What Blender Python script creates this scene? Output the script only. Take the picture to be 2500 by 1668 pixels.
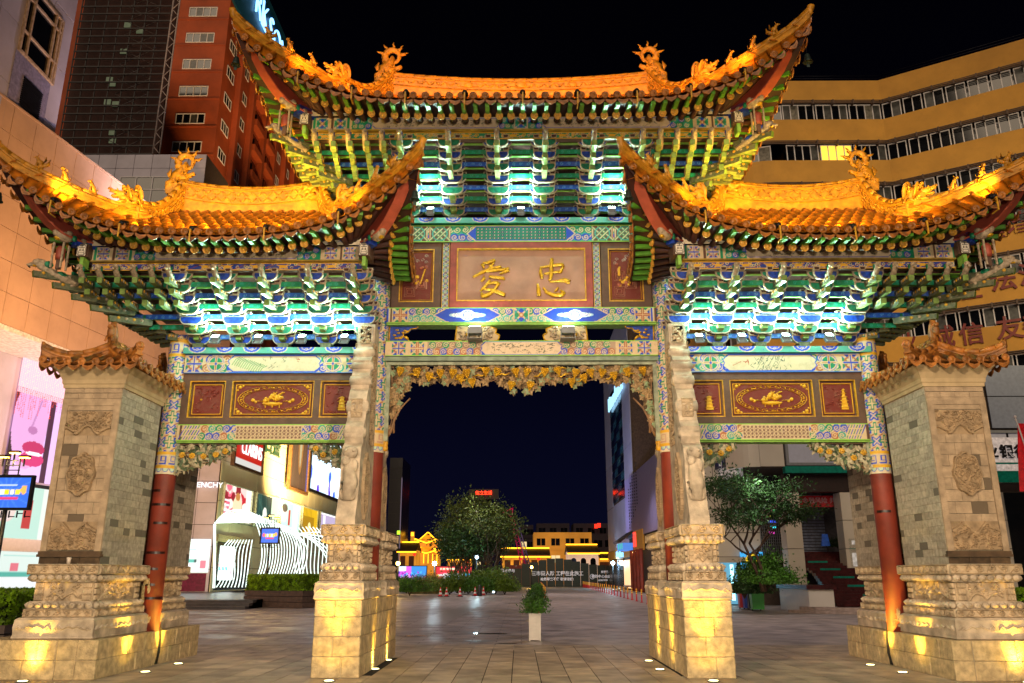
import bpy, math, random
import numpy as np
from mathutils import Vector, Matrix
rnd = random.Random(7)
PI = math.pi
sc = bpy.context.scene
C = sc.collection
for o in list(bpy.data.objects): bpy.data.objects.remove(o)

SUN_E = 1.25                     # glow of the street behind the camera
BRK_P, BRK_Q = 260, 75           # bracket floodlights
ROOF_P = 165                     # roof projectors
UP_P = 260                       # ground uplights
FRONT_P = 20000                  # fill spots added behind the camera
AMB2 = (1.0, .42, .06)
BG = 1.0
PLZ = .65

# ---------------------------------------------------------------- camera
CAMX, CAMY, CAMZ = -0.0536, -15.169, 1.5
F, PITCH, YAW = 1987.17, math.radians(16.064), math.radians(0.4825)
cam = bpy.data.cameras.new('camera')
camo = bpy.data.objects.new('camera', cam); C.objects.link(camo)
camo.location = (CAMX, CAMY, CAMZ); camo.rotation_euler = (PI/2 + PITCH, 0, YAW)
cam.sensor_width = 36; cam.lens = 36*F/2500; cam.clip_end = 3000; cam.clip_start = .05
sc.camera = camo
_M = camo.rotation_euler.to_matrix()
def at(px, py, X=None, Y=None, Z=None):
    """world point seen at pixel (px,py) of the 2500 px photograph on the plane X=, Y= or Z="""
    d = _M @ Vector(((px-1250)/F, -(py-834)/F, -1)); o = Vector((CAMX, CAMY, CAMZ))
    t = (X-o.x)/d.x if X is not None else (Y-o.y)/d.y if Y is not None else (Z-o.z)/d.z
    return o + d*t
# ---------------------------------------------------------------- world: night sky of a lit city
W = bpy.data.worlds.new('World'); sc.world = W; W.use_nodes = True
nt = W.node_tree; nt.nodes.clear()
wo = nt.nodes.new('ShaderNodeOutputWorld'); bg = nt.nodes.new('ShaderNodeBackground')
tc = nt.nodes.new('ShaderNodeTexCoord'); sx = nt.nodes.new('ShaderNodeSeparateXYZ'); cr = nt.nodes.new('ShaderNodeValToRGB')
nt.links.new(tc.outputs['Generated'], sx.inputs[0]); nt.links.new(sx.outputs['Z'], cr.inputs[0])
nt.links.new(cr.outputs[0], bg.inputs[0]); nt.links.new(bg.outputs[0], wo.inputs[0])
e = cr.color_ramp.elements
e[0].position = 0.0; e[0].color = (.0028, .0032, .014, 1)
e[1].position = .6; e[1].color = (.0004, .0004, .0012, 1)
x_ = e.new(.16); x_.color = (.0016, .0019, .0095, 1)
x_ = e.new(.33); x_.color = (.0006, .0006, .0028, 1)
bg.inputs[1].default_value = 1.0
# glow of the street behind the camera: one dim, warm, very soft sun
sl = bpy.data.lights.new('street_glow', 'SUN'); sl.energy = SUN_E if 'SUN_E' in globals() else .55; sl.angle = math.radians(40); sl.color = (1, .76, .52)
so = bpy.data.objects.new('street_glow', sl); C.objects.link(so)
so.rotation_euler = (math.radians(62), 0, math.radians(-8))
sc.view_settings.view_transform = 'Standard'; sc.view_settings.look = 'None'
sc.view_settings.exposure = 0; sc.view_settings.gamma = 1
sc.cycles.max_bounces = 5; sc.cycles.diffuse_bounces = 3; sc.cycles.glossy_bounces = 2
sc.cycles.transmission_bounces = 3; sc.cycles.transparent_max_bounces = 8
try: sc.cycles.use_light_tree = True
except Exception: pass

# ---------------------------------------------------------------- materials
MT = {}
def lin(c):
    if isinstance(c, str):
        c = c.lstrip('#'); c = [int(c[i:i+2], 16)/255 for i in (0, 2, 4)]
        return tuple((v/12.92 if v <= .04045 else ((v+.055)/1.055)**2.4) for v in c)
    return tuple(c)
def mat(name, col, rough=.6, metal=0, var=.25, vs=6., bump=.0, bs=40., rand=0., emit=0, spec=.5, col2=None, stain=0., dark=None):
    """procedural surface: base colour varied by noise, random tint per object, fine relief"""
    if name in MT: return MT[name]
    m = bpy.data.materials.new(name); m.use_nodes = True; MT[name] = m
    n = m.node_tree.nodes; l = m.node_tree.links; b = n['Principled BSDF']
    col = lin(col)
    b.inputs['Roughness'].default_value = rough; b.inputs['Metallic'].default_value = metal
    b.inputs['Specular IOR Level'].default_value = spec
    tcn = n.new('ShaderNodeTexCoord'); nz = n.new('ShaderNodeTexNoise')
    nz.inputs['Scale'].default_value = vs; nz.inputs['Detail'].default_value = 6
    geo = n.new('ShaderNodeNewGeometry')
    l.new(geo.outputs['Position'], nz.inputs['Vector'])
    mx = n.new('ShaderNodeMix'); mx.data_type = 'RGBA'
    c2 = lin(col2) if col2 else tuple(v*(1-var*1.6) for v in col)
    mx.inputs[6].default_value = (*c2, 1); mx.inputs[7].default_value = (*[min(1, v*(1+var*.5)) for v in col], 1)
    rp = n.new('ShaderNodeMapRange'); rp.inputs[1].default_value = .32; rp.inputs[2].default_value = .68
    l.new(nz.outputs['Fac'], rp.inputs[0]); l.new(rp.outputs[0], mx.inputs[0])
    out = mx.outputs[2]
    if rand:
        oi = n.new('ShaderNodeObjectInfo'); mr = n.new('ShaderNodeMapRange')
        mr.inputs[3].default_value = 1-rand; mr.inputs[4].default_value = 1+rand*.5
        l.new(oi.outputs['Random'], mr.inputs[0])
        mm = n.new('ShaderNodeVectorMath'); mm.operation = 'SCALE'
        l.new(out, mm.inputs[0]); l.new(mr.outputs[0], mm.inputs['Scale']); out = mm.outputs[0]
        if dark:
            gt = n.new('ShaderNodeMath'); gt.operation = 'GREATER_THAN'; gt.inputs[1].default_value = dark
            l.new(oi.outputs['Random'], gt.inputs[0])
            md = n.new('ShaderNodeMix'); md.data_type = 'RGBA'; l.new(gt.outputs[0], md.inputs[0]); l.new(out, md.inputs[6])
            md.inputs[7].default_value = (*[v*.3 for v in col], 1); out = md.outputs[2]
    if stain:
        n2 = n.new('ShaderNodeTexNoise'); n2.inputs['Scale'].default_value = 1.7; n2.inputs['Detail'].default_value = 9; n2.inputs['Roughness'].default_value = .7
        l.new(geo.outputs['Position'], n2.inputs['Vector'])
        r2 = n.new('ShaderNodeMapRange'); r2.inputs[1].default_value = .5; r2.inputs[2].default_value = .72; r2.inputs[4].default_value = stain
        l.new(n2.outputs['Fac'], r2.inputs[0])
        ms = n.new('ShaderNodeMix'); ms.data_type = 'RGBA'; l.new(r2.outputs[0], ms.inputs[0]); l.new(out, ms.inputs[6])
        ms.inputs[7].default_value = (*[v*.35 for v in col], 1); out = ms.outputs[2]
    l.new(out, b.inputs['Base Color'])
    if emit:
        l.new(out, b.inputs['Emission Color']); b.inputs['Emission Strength'].default_value = emit
    if bump:
        bn = n.new('ShaderNodeTexNoise'); bn.inputs['Scale'].default_value = bs; bn.inputs['Detail'].default_value = 5
        l.new(geo.outputs['Position'], bn.inputs['Vector'])
        bp = n.new('ShaderNodeBump'); bp.inputs['Strength'].default_value = bump; bp.inputs['Distance'].default_value = .02
        l.new(bn.outputs['Fac'], bp.inputs['Height']); l.new(bp.outputs[0], b.inputs['Normal'])
    return m
def paintmat(name, rough=.55, emit=0, dirt=.35, bump=.15, spec=.4):
    """surface whose pigment comes from the painted colour attribute of the mesh, weathered by noise"""
    if name in MT: return MT[name]
    m = bpy.data.materials.new(name); m.use_nodes = True; MT[name] = m
    n = m.node_tree.nodes; l = m.node_tree.links; b = n['Principled BSDF']
    a = n.new('ShaderNodeAttribute'); a.attribute_name = 'Col'
    out = a.outputs['Color']
    b.inputs['Roughness'].default_value = rough; b.inputs['Specular IOR Level'].default_value = spec
    if dirt:
        geo = n.new('ShaderNodeNewGeometry'); nz = n.new('ShaderNodeTexNoise'); nz.inputs['Scale'].default_value = 9; nz.inputs['Detail'].default_value = 8; nz.inputs['Roughness'].default_value = .7
        l.new(geo.outputs['Position'], nz.inputs['Vector'])
        rp = n.new('ShaderNodeMapRange'); rp.inputs[1].default_value = .5; rp.inputs[2].default_value = .75; rp.inputs[4].default_value = dirt
        l.new(nz.outputs['Fac'], rp.inputs[0])
        mx = n.new('ShaderNodeMix'); mx.data_type = 'RGBA'; l.new(rp.outputs[0], mx.inputs[0]); l.new(out, mx.inputs[6]); mx.inputs[7].default_value = (.22, .15, .10, 1)
        out = mx.outputs[2]
    if emit:
        b.inputs['Base Color'].default_value = (.02, .02, .02, 1)
        l.new(out, b.inputs['Emission Color']); b.inputs['Emission Strength'].default_value = emit
    else: l.new(out, b.inputs['Base Color'])
    return m
def emat(name, col, s):
    if name in MT: return MT[name]
    m = bpy.data.materials.new(name); m.use_nodes = True; MT[name] = m
    b = m.node_tree.nodes['Principled BSDF']; b.inputs['Base Color'].default_value = (0.02, .02, .02, 1)
    b.inputs['Emission Color'].default_value = (*lin(col), 1); b.inputs['Emission Strength'].default_value = s
    return m

# ---------------------------------------------------------------- mesh helpers
def reg(o, parent=None, **k):
    C.objects.link(o)
    if parent is not None: o.parent = parent
    for a, v in k.items():
        if v is not None: o[a] = v
    return o
def thing(name, label, cat, loc=(0, 0, 0), rotz=0, group=None):
    o = bpy.data.objects.new(name, None); o.location = loc; o.rotation_euler = (0, 0, rotz); o.empty_display_size = .2
    return reg(o, None, label=label, category=cat, group=group)
def tag(o, label, cat, group=None):
    o['label'] = label; o['category'] = cat
    if group: o['group'] = group
    return o
class MB:
    def __init__(s): s.v = []; s.f = []; s.m = []; s.cur = 0; s.sm = []
    def add(s, vs, fs, m=None, smooth=False):
        k = len(s.v); s.v += [tuple(p) for p in vs]; s.f += [tuple(i+k for i in f) for f in fs]
        s.m += [s.cur if m is None else m]*len(fs); s.sm += [smooth]*len(fs); return s
    def box(s, x0, y0, z0, x1, y1, z1, m=None, M=None, t=0):
        """box, t = taper (top shrinks by t on every side)"""
        vs = [(x0, y0, z0), (x1, y0, z0), (x1, y1, z0), (x0, y1, z0), (x0+t, y0+t, z1), (x1-t, y0+t, z1), (x1-t, y1-t, z1), (x0+t, y1-t, z1)]
        if M is not None: vs = [M @ Vector(v) for v in vs]
        return s.add(vs, [(3, 2, 1, 0), (4, 5, 6, 7), (0, 1, 5, 4), (1, 2, 6, 5), (2, 3, 7, 6), (3, 0, 4, 7)], m)
    def prism(s, poly, a, b, ax='y', m=None, M=None, smooth=False):
        """2D polygon extruded along an axis from a to b"""
        def P(p, t): return (p[0], t, p[1]) if ax == 'y' else (t, p[0], p[1]) if ax == 'x' else (p[0], p[1], t)
        n = len(poly); vs = [P(p, a) for p in poly]+[P(p, b) for p in poly]
        if M is not None: vs = [M @ Vector(v) for v in vs]
        k = len(s.v); s.v += [tuple(p) for p in vs]
        fs = [tuple(range(n))[::-1], tuple(range(n, 2*n))]
        sd = [(i, (i+1) % n, n+(i+1) % n, n+i) for i in range(n)]
        for f in fs: s.f.append(tuple(i+k for i in f)); s.m.append(s.cur if m is None else m); s.sm.append(False)
        for f in sd: s.f.append(tuple(i+k for i in f)); s.m.append(s.cur if m is None else m); s.sm.append(smooth)
        return s
    def tube(s, pts, r, n=8, m=None, cap=True, smooth=True):
        pts = [Vector(p) for p in pts]; rs = r if isinstance(r, (list, tuple)) else [r]*len(pts)
        vs = []; fs = []; up = Vector((0, 0, 1))
        for i, p in enumerate(pts):
            d = (pts[min(i+1, len(pts)-1)]-pts[max(i-1, 0)])
            if d.length < 1e-9: d = Vector((0, 0, 1))
            d.normalize()
            a = d.cross(up if abs(d.z) < .95 else Vector((0, 1, 0))); a.normalize(); b = a.cross(d)
            for k in range(n):
                t = 2*PI*k/n; vs.append(p+(a*math.cos(t)+b*math.sin(t))*rs[i])
        for i in range(len(pts)-1):
            for k in range(n): fs.append((i*n+k, (i+1)*n+k, (i+1)*n+(k+1) % n, i*n+(k+1) % n))
        if cap: fs.append(tuple(range(n))); fs.append(tuple(range((len(pts)-1)*n, len(pts)*n))[::-1])
        return s.add(vs, fs, m, smooth)
    def lathe(s, prof, n=16, c=(0, 0, 0), m=None, smooth=True, M=None):
        vs = []; fs = []
        for r, z in prof:
            for k in range(n): vs.append(Vector((c[0]+r*math.cos(2*PI*k/n), c[1]+r*math.sin(2*PI*k/n), c[2]+z)))
        if M is not None: vs = [M @ v for v in vs]
        for i in range(len(prof)-1):
            for k in range(n): fs.append((i*n+k, i*n+(k+1) % n, (i+1)*n+(k+1) % n, (i+1)*n+k))
        fs.append(tuple(range(n))[::-1]); fs.append(tuple(range((len(prof)-1)*n, len(prof)*n)))
        return s.add(vs, fs, m, smooth)
    def ball(s, c, r, nu=8, nv=6, m=None, M=None):
        rx, ry, rz = r if isinstance(r, (tuple, list)) else (r, r, r)
        vs = []; fs = []
        for j in range(nv+1):
            ph = -PI/2+PI*j/nv
            for i in range(nu):
                t = 2*PI*i/nu; vs.append(Vector((c[0]+rx*math.cos(ph)*math.cos(t), c[1]+ry*math.cos(ph)*math.sin(t), c[2]+rz*math.sin(ph))))
        if M is not None: vs = [M @ v for v in vs]
        for j in range(nv):
            for i in range(nu): fs.append((j*nu+i, j*nu+(i+1) % nu, (j+1)*nu+(i+1) % nu, (j+1)*nu+i))
        return s.add(vs, fs, m, True)
    def mesh(s, name, mats):
        me = bpy.data.meshes.new(name); me.from_pydata(s.v, [], s.f)
        for m in (mats if isinstance(mats, (list, tuple)) else [mats]): me.materials.append(m)
        me.polygons.foreach_set('material_index', s.m); me.polygons.foreach_set('use_smooth', s.sm)
        me.update(); return me
    def build(s, name, mats, parent=None, **k):
        return reg(bpy.data.objects.new(name, s.mesh(name, mats)), parent, **k)
def inst(me, name, parent, M, **k):
    o = bpy.data.objects.new(name, me); o.matrix_local = M if M is not None else Matrix()
    return reg(o, parent, **k)
def gridmesh(name, P, cols=None, m=None, smooth=False):
    """P: (ny,nx,3) points, cols: (ny,nx,3) colours per point"""
    ny, nx = P.shape[:2]; me = bpy.data.meshes.new(name)
    idx = np.arange(ny*nx).reshape(ny, nx)
    q = np.stack([idx[:-1, :-1], idx[:-1, 1:], idx[1:, 1:], idx[1:, :-1]], -1).reshape(-1, 4)
    me.vertices.add(ny*nx); me.vertices.foreach_set('co', P.reshape(-1).astype(np.float32))
    me.loops.add(q.size); me.loops.foreach_set('vertex_index', q.reshape(-1).astype(np.int32))
    me.polygons.add(len(q)); me.polygons.foreach_set('loop_start', np.arange(0, q.size, 4, dtype=np.int32))
    try: me.polygons.foreach_set('loop_total', np.full(len(q), 4, dtype=np.int32))
    except Exception: pass
    me.polygons.foreach_set('use_smooth', np.full(len(q), smooth))
    if cols is not None:
        a = me.color_attributes.new('Col', 'FLOAT_COLOR', 'POINT')
        cc = np.ones((ny*nx, 4), np.float32); cc[:, :3] = cols.reshape(-1, 3); a.data.foreach_set('color', cc.reshape(-1))
    if m: me.materials.append(m)
    me.update(calc_edges=True); return me
def vec(*a): return np.array(a, float)

class Cv:
    """a raster canvas in metres that a painted board or a carved panel is worked out on"""
    def __init__(s, w, h, cell, bg=(.5, .5, .5)):
        s.w, s.h, s.cell = w, h, cell; s.nx = max(2, int(round(w/cell))+1); s.ny = max(2, int(round(h/cell))+1)
        s.x = np.linspace(0, w, s.nx); s.y = np.linspace(0, h, s.ny)
        s.c = np.zeros((s.ny, s.nx, 3)); s.c[:] = lin(bg); s.H = np.zeros((s.ny, s.nx))
    def win(s, x0, y0, x1, y1):
        i0 = np.searchsorted(s.x, x0); i1 = np.searchsorted(s.x, x1, 'right'); j0 = np.searchsorted(s.y, y0); j1 = np.searchsorted(s.y, y1, 'right')
        return slice(j0, j1), slice(i0, i1), s.x[None, i0:i1], s.y[j0:j1, None]
    def put(s, js, is_, k, col, h):
        if col is not None: s.c[js, is_][k] = col if not isinstance(col, str) else lin(col)
        if h is not None: s.H[js, is_][k] = np.maximum(s.H[js, is_][k], h) if np.isscalar(h) else np.maximum(s.H[js, is_], h)[k]
    def rect(s, x0, y0, x1, y1, col, h=None):
        j, i, X, Y = s.win(min(x0, x1), min(y0, y1), max(x0, x1), max(y0, y1)); k = np.ones((Y.shape[0], X.shape[1]), bool); s.put(j, i, k, col, h); return s
    def disc(s, cx, cy, r, col, h=None, ry=None, dome=False):
        ry = ry or r; j, i, X, Y = s.win(cx-r, cy-ry, cx+r, cy+ry); d = ((X-cx)/r)**2+((Y-cy)/ry)**2
        hh = h*np.sqrt(np.clip(1-d, 0, 1)) if (dome and h is not None) else h
        s.put(j, i, d <= 1, col, hh); return s
    def ring(s, cx, cy, r, t, col, h=None, ry=None, a0=None, a1=None):
        ry = ry or r; j, i, X, Y = s.win(cx-r-t, cy-ry-t, cx+r+t, cy+ry+t); sc_ = (r+ry)/2
        d = abs(np.sqrt(((X-cx)/r)**2+((Y-cy)/ry)**2)-1)*sc_; k = d <= t/2
        if a0 is not None:
            a = np.arctan2(Y-cy, X-cx) % (2*PI); k &= ((a-a0) % (2*PI)) <= ((a1-a0) % (2*PI))
        s.put(j, i, k, col, h); return s
    def line(s, x0, y0, x1, y1, t, col, h=None, rnd_=False):
        j, i, X, Y = s.win(min(x0, x1)-t, min(y0, y1)-t, max(x0, x1)+t, max(y0, y1)+t)
        if not X.size or not Y.size: return s
        dx, dy = x1-x0, y1-y0; L = dx*dx+dy*dy+1e-12; u = np.clip(((X-x0)*dx+(Y-y0)*dy)/L, 0, 1)
        d = np.hypot(X-x0-u*dx, Y-y0-u*dy); hh = h*np.sqrt(np.clip(1-(2*d/t)**2, 0, 1)) if (rnd_ and h is not None) else h
        s.put(j, i, d <= t/2, col, hh); return s
    def path(s, pts, t, col, h=None, rnd_=False, close=False):
        pts = list(pts)+([pts[0]] if close else [])
        for a, b in zip(pts[:-1], pts[1:]): s.line(*a, *b, t, col, h, rnd_)
        return s
    def spiral(s, cx, cy, r, turns, t, col, h=None, a=0, d=1, rnd_=True):
        n = int(14*turns)+2; P = [(cx+r*(1-.85*k/n)*math.cos(a+d*2*PI*turns*k/n), cy+r*(1-.85*k/n)*math.sin(a+d*2*PI*turns*k/n)) for k in range(n+1)]
        return s.path(P, t, col, h, rnd_)
    def poly(s, pts, col, h=None):
        xs = [p[0] for p in pts]; ys = [p[1] for p in pts]; j, i, X, Y = s.win(min(xs), min(ys), max(xs), max(ys))
        if not X.size or not Y.size: return s
        k = np.zeros((Y.shape[0], X.shape[1]), bool)
        for (xa, ya), (xb, yb) in zip(pts, pts[1:]+pts[:1]):
            if ya == yb: continue
            k ^= ((Y > ya) != (Y > yb)) & (X < (xb-xa)*(Y-ya)/(yb-ya)+xa)
        s.put(j, i, k, col, h); return s
    def mesh(s, name, o, U, V, m, relief=0, smooth=False, fn=None):
        o, U, V = vec(*o), vec(*U), vec(*V); N = np.cross(U, V); N /= np.linalg.norm(N)
        P = o+s.x[None, :, None]*U+s.y[:, None, None]*V+(s.H[:, :, None]*relief)*N
        if fn: P = fn(P)
        return gridmesh(name, P, s.c, m, smooth)
    def obj(s, name, parent, o, U=(1, 0, 0), V=(0, 0, 1), m=None, relief=0, smooth=False, fn=None, **k):
        me = s.mesh(name, o, U, V, m or paintmat('painted_wood'), relief, smooth, fn)
        return reg(bpy.data.objects.new(name, me), parent, **k)
def text_mesh(txt, size, depth, name='lettering', align='CENTER', bold=0.0, shear=0):
    cu = bpy.data.curves.new(name, 'FONT'); cu.body = txt; cu.size = size; cu.extrude = depth/2; cu.align_x = align; cu.align_y = 'CENTER'; cu.resolution_u = 3
    cu.offset = bold; cu.shear = shear
    o = bpy.data.objects.new(name, cu); C.objects.link(o); dg = bpy.context.evaluated_depsgraph_get()
    me = bpy.data.meshes.new_from_object(o.evaluated_get(dg)); bpy.data.objects.remove(o); return me
def lettering(txt, size, loc, m, parent, rotz=0, depth=.02, name='lettering', align='CENTER', bold=0, sx=1, shear=0, pitch=0, **k):
    me = text_mesh(txt, size, depth, name, align, bold, shear); me.materials.clear(); me.materials.append(m)
    M = Matrix.Translation(loc) @ Matrix.Rotation(rotz, 4, 'Z') @ Matrix.Rotation(PI/2+pitch, 4, 'X') @ Matrix.Diagonal((sx, 1, 1, 1))
    return inst(me, name, parent, M, **k)
def spot(loc, target, power, col, size=1.6, blend=.6, r=.03, name='lamp', parent=None):
    L = bpy.data.lights.new(name, 'SPOT'); L.energy = power; L.color = col; L.spot_size = size; L.spot_blend = blend; L.shadow_soft_size = r
    o = bpy.data.objects.new(name, L); o.location = loc; d = Vector(target)-Vector(loc); o.rotation_euler = d.to_track_quat('-Z', 'Y').to_euler()
    C.objects.link(o); return o
def point(loc, power, col, r=.1, name='lamp'):
    L = bpy.data.lights.new(name, 'POINT'); L.energy = power; L.color = col; L.shadow_soft_size = r
    o = bpy.data.objects.new(name, L); o.location = loc; C.objects.link(o); return o
def area(loc, target, power, col, sx_, sy_, name='lamp'):
    L = bpy.data.lights.new(name, 'AREA'); L.energy = power; L.color = col; L.shape = 'RECTANGLE'; L.size = sx_; L.size_y = sy_
    o = bpy.data.objects.new(name, L); o.location = loc; d = Vector(target)-Vector(loc); o.rotation_euler = d.to_track_quat('-Z', 'Y').to_euler()
    C.objects.link(o); return o
def interp(t, xs, ys):
    return float(np.interp(t, xs, ys))
def smooth_table(xs, ys):
    """monotone-ish smooth interpolation of a table"""
    xs = np.array(xs, float); ys = np.array(ys, float); m = np.gradient(ys, xs)
    def f(t):
        t = min(max(t, xs[0]), xs[-1]); i = min(max(int(np.searchsorted(xs, t))-1, 0), len(xs)-2)
        h = xs[i+1]-xs[i]; u = (t-xs[i])/h
        return float((2*u**3-3*u*u+1)*ys[i]+(u**3-2*u*u+u)*h*m[i]+(-2*u**3+3*u*u)*ys[i+1]+(u**3-u*u)*h*m[i+1])
    return f
def frameM(p, d, up=Vector((0, 0, 1)), s=(1, 1, 1)):
    """matrix at p with local Y along d, Z near up"""
    d = Vector(d).normalized(); x = d.cross(up); x.normalize(); z = x.cross(d)
    M = Matrix(((x.x, d.x, z.x, p[0]), (x.y, d.y, z.y, p[1]), (x.z, d.z, z.z, p[2]), (0, 0, 0, 1)))
    return M @ Matrix.Diagonal((*s, 1))
# ================================================================ PIGMENTS
BLU, GRN, CRM, RED, GLD, BRN, LGR, DKB = '#1a46c0', '#08825a', '#cdb48e', '#a8402a', '#d9a320', '#5d3c30', '#8ec848', '#122a5c'
TEAL, RUST, PINK = '#2f9a8c', '#a8623c', '#b98a78'
m_stone = mat('pale_carved_stone', '#cbb8a0', .75, var=.28, vs=5, bump=.5, bs=55, stain=.45)
m_block = mat('rough_limestone_block', '#ccb488', .8, var=.25, vs=9, bump=1.0, bs=38, rand=.12, stain=.35)
m_brick = mat('grey_brick', '#bdb09c', .85, var=.2, vs=14, bump=.5, bs=80, rand=.26, dark=.91)
m_facing = mat('buff_stone_facing', '#b49c80', .8, var=.2, vs=8, bump=.4, bs=60, rand=.10, stain=.25, dark=.93)
m_mortar = mat('pale_mortar', '#a39880', .9, var=.15)
m_cream = mat('cream_plaster', '#c2a982', .7, var=.15, vs=4, bump=.1)
m_tile = mat('glazed_yellow_tile', '#c47018', .34, var=.35, vs=7, bump=.15, bs=60, rand=.10, stain=.4)
m_ridge = mat('glazed_ridge_tile', '#d49024', .42, var=.28, vs=9, bump=.3, bs=50, rand=.12, stain=.3)
m_capt = mat('unglazed_cap_tile', '#b4702c', .5, var=.4, vs=8, bump=.3, bs=60, rand=.25, stain=.4)
m_red = mat('red_lacquer_wood', '#84301f', .62, var=.22, vs=3, bump=.1, bs=20, stain=.35)
m_dred = mat('dark_red_soffit_board', '#3f150c', .7, var=.4, vs=4, stain=.5)
m_brown = mat('brown_wood_frame', '#5f4334', .6, var=.2, vs=6, bump=.15, bs=40)
m_maroon = mat('maroon_panel', '#6a231a', .6, var=.2, vs=6, bump=.1)
m_gold = mat('gilded_carving', '#d8a51c', .35, metal=.35, var=.3, vs=20)
m_goldp = mat('gold_paint', '#d39c22', .5, var=.25, vs=14)
m_cream2 = mat('cream_outline_paint', '#b39e84', .6, var=.3, vs=20, stain=.3)
m_blue = mat('blue_paint', '#133fae', .55, var=.4, vs=16, stain=.3)
m_green = mat('green_paint', '#047c56', .55, var=.35, vs=16, stain=.3)
m_lgreen = mat('light_green_paint', '#86b848', .5, var=.2, vs=12)  # beam and joist undersides: the light striking them is put into this green
m_dbrown = mat('dark_brown_board', '#4a251b', .7, var=.4, vs=8)
m_olive = mat('olive_dark_paint', '#33402a', .6, var=.5, vs=18, col2='#6e6a4c')
m_rafter = mat('green_rafter_paint', '#5c9a26', .5, var=.25, vs=6)
m_eave = mat('eave_tile_glaze', '#a8641c', .42, var=.4, vs=14, rand=.2, stain=.5)  # darker copy of the tile glaze, toned down against the front light
m_disc = mat('gilded_rafter_end', '#dfa23c', .45, var=.25, vs=30)
m_iron = mat('black_iron', '#1b1c22', .5, metal=.6, var=.2)
m_bell = mat('weathered_bronze', '#3c4a46', .5, metal=.7, var=.3)
m_grey = mat('grey_painted_steel', '#777a80', .5, var=.1)
m_lens = emat('floodlight_glass', '#d8fff4', 40)
m_warm = emat('warm_lamp_glass', '#ffdc9a', 9)
m_paint = paintmat('painted_wood')
m_wornpaint = paintmat('worn_painted_wood', dirt=.5)
m_relief = mat('pale_relief_stone', '#c2ab8c', .75, var=.3, vs=6, stain=.3)
m_relief2 = mat('buff_relief_stone', '#a88e6e', .8, var=.25, vs=7, stain=.3)

# ================================================================ PAINTED MOTIFS
def mo_square(cv, x, y, w, h, k=0):
    a, b = (BLU, GRN) if k % 2 == 0 else (GRN, BLU)
    cv.rect(x, y, x+w, y+h, a); cx, cy = x+w/2, y+h/2; t = min(w, h)
    for s in (-1, 1):
        cv.poly([(cx, cy), (cx+s*w*.46, cy-h*.3), (cx+s*w*.46, cy+h*.3)], b)
    cv.line(x, y, x+w, y+h, t*.12, CRM).line(x, y+h, x+w, y, t*.12, CRM)
    if k < 2:
        cv.ring(cx, cy, t*.30, t*.09, CRM if k else RUST)
        cv.line(cx-t*.42, cy, cx+t*.42, cy, t*.17, RUST if k else CRM).line(cx, cy-t*.42, cx, cy+t*.42, t*.17, RUST if k else CRM)
        cv.line(cx-t*.38, cy, cx+t*.38, cy, t*.06, CRM if k else BLU).line(cx, cy-t*.38, cx, cy+t*.38, t*.06, CRM if k else BLU)
    else:
        for s in (-1, 1):
            for r in (-1, 1): cv.line(cx+s*t*.1, cy+r*t*.42, cx+s*t*.42, cy+r*t*.1, t*.1, TEAL)
        cv.disc(cx, cy, t*.16, RUST); cv.disc(cx, cy, t*.09, CRM)
    cv.path([(x+t*.03, y+t*.03), (x+w-t*.03, y+t*.03), (x+w-t*.03, y+h-t*.03), (x+t*.03, y+h-t*.03)], t*.07, CRM, close=True)
def mo_round(cv, cx, cy, r, k=0):
    cv.disc(cx, cy, r*1.05, CRM); cv.disc(cx, cy, r*.95, BLU if k % 2 == 0 else GRN)
    for i in range(4):
        a = PI/2*i; cv.disc(cx+r*.5*math.cos(a+PI/4), cy+r*.5*math.sin(a+PI/4), r*.3, GRN if k % 2 == 0 else BLU)
        cv.line(cx, cy, cx+r*.85*math.cos(a), cy+r*.85*math.sin(a), r*.26, CRM); cv.line(cx, cy, cx+r*.8*math.cos(a), cy+r*.8*math.sin(a), r*.1, RUST)
    cv.ring(cx, cy, r*.82, r*.14, CRM); cv.disc(cx, cy, r*.15, BLU)
def mo_scroll(cv, x0, y0, x1, y1, seed=0, base=CRM, cols=(BLU, GRN, RUST, BLU, TEAL), h=None):
    R = random.Random(seed); cv.rect(x0, y0, x1, y1, base, None)
    t = (y1-y0); n = max(1, int((x1-x0)/(t*.42)))
    for i in range(n):
        for q in (0, 1):
            r = t*.23; cx = x0+(i+.5)*(x1-x0)/n+(.1*t if q else -.05*t); cy = y0+t*(.27+.46*q)
            if cx-r*.5 < x0 or cx+r*.5 > x1: continue
            col = cols[(i*2+q+seed) % len(cols)]; cv.disc(cx, cy, r*1.02, col)
            cv.spiral(cx, cy, r*.82, 1.4, t*.055, CRM, h, a=R.random()*6, d=1 if (i+q) % 2 else -1)
def mo_bands(cv, x0, x1, h, seed=0):
    cols = [BLU, CRM, BRN, CRM, GRN, CRM, BLU, CRM, RUST, CRM]; n = max(2, int((x1-x0)/.035))
    for i in range(n): cv.rect(x0+(x1-x0)*i/n, 0, x0+(x1-x0)*(i+1)/n, h, cols[(i+seed) % len(cols)])
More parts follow.
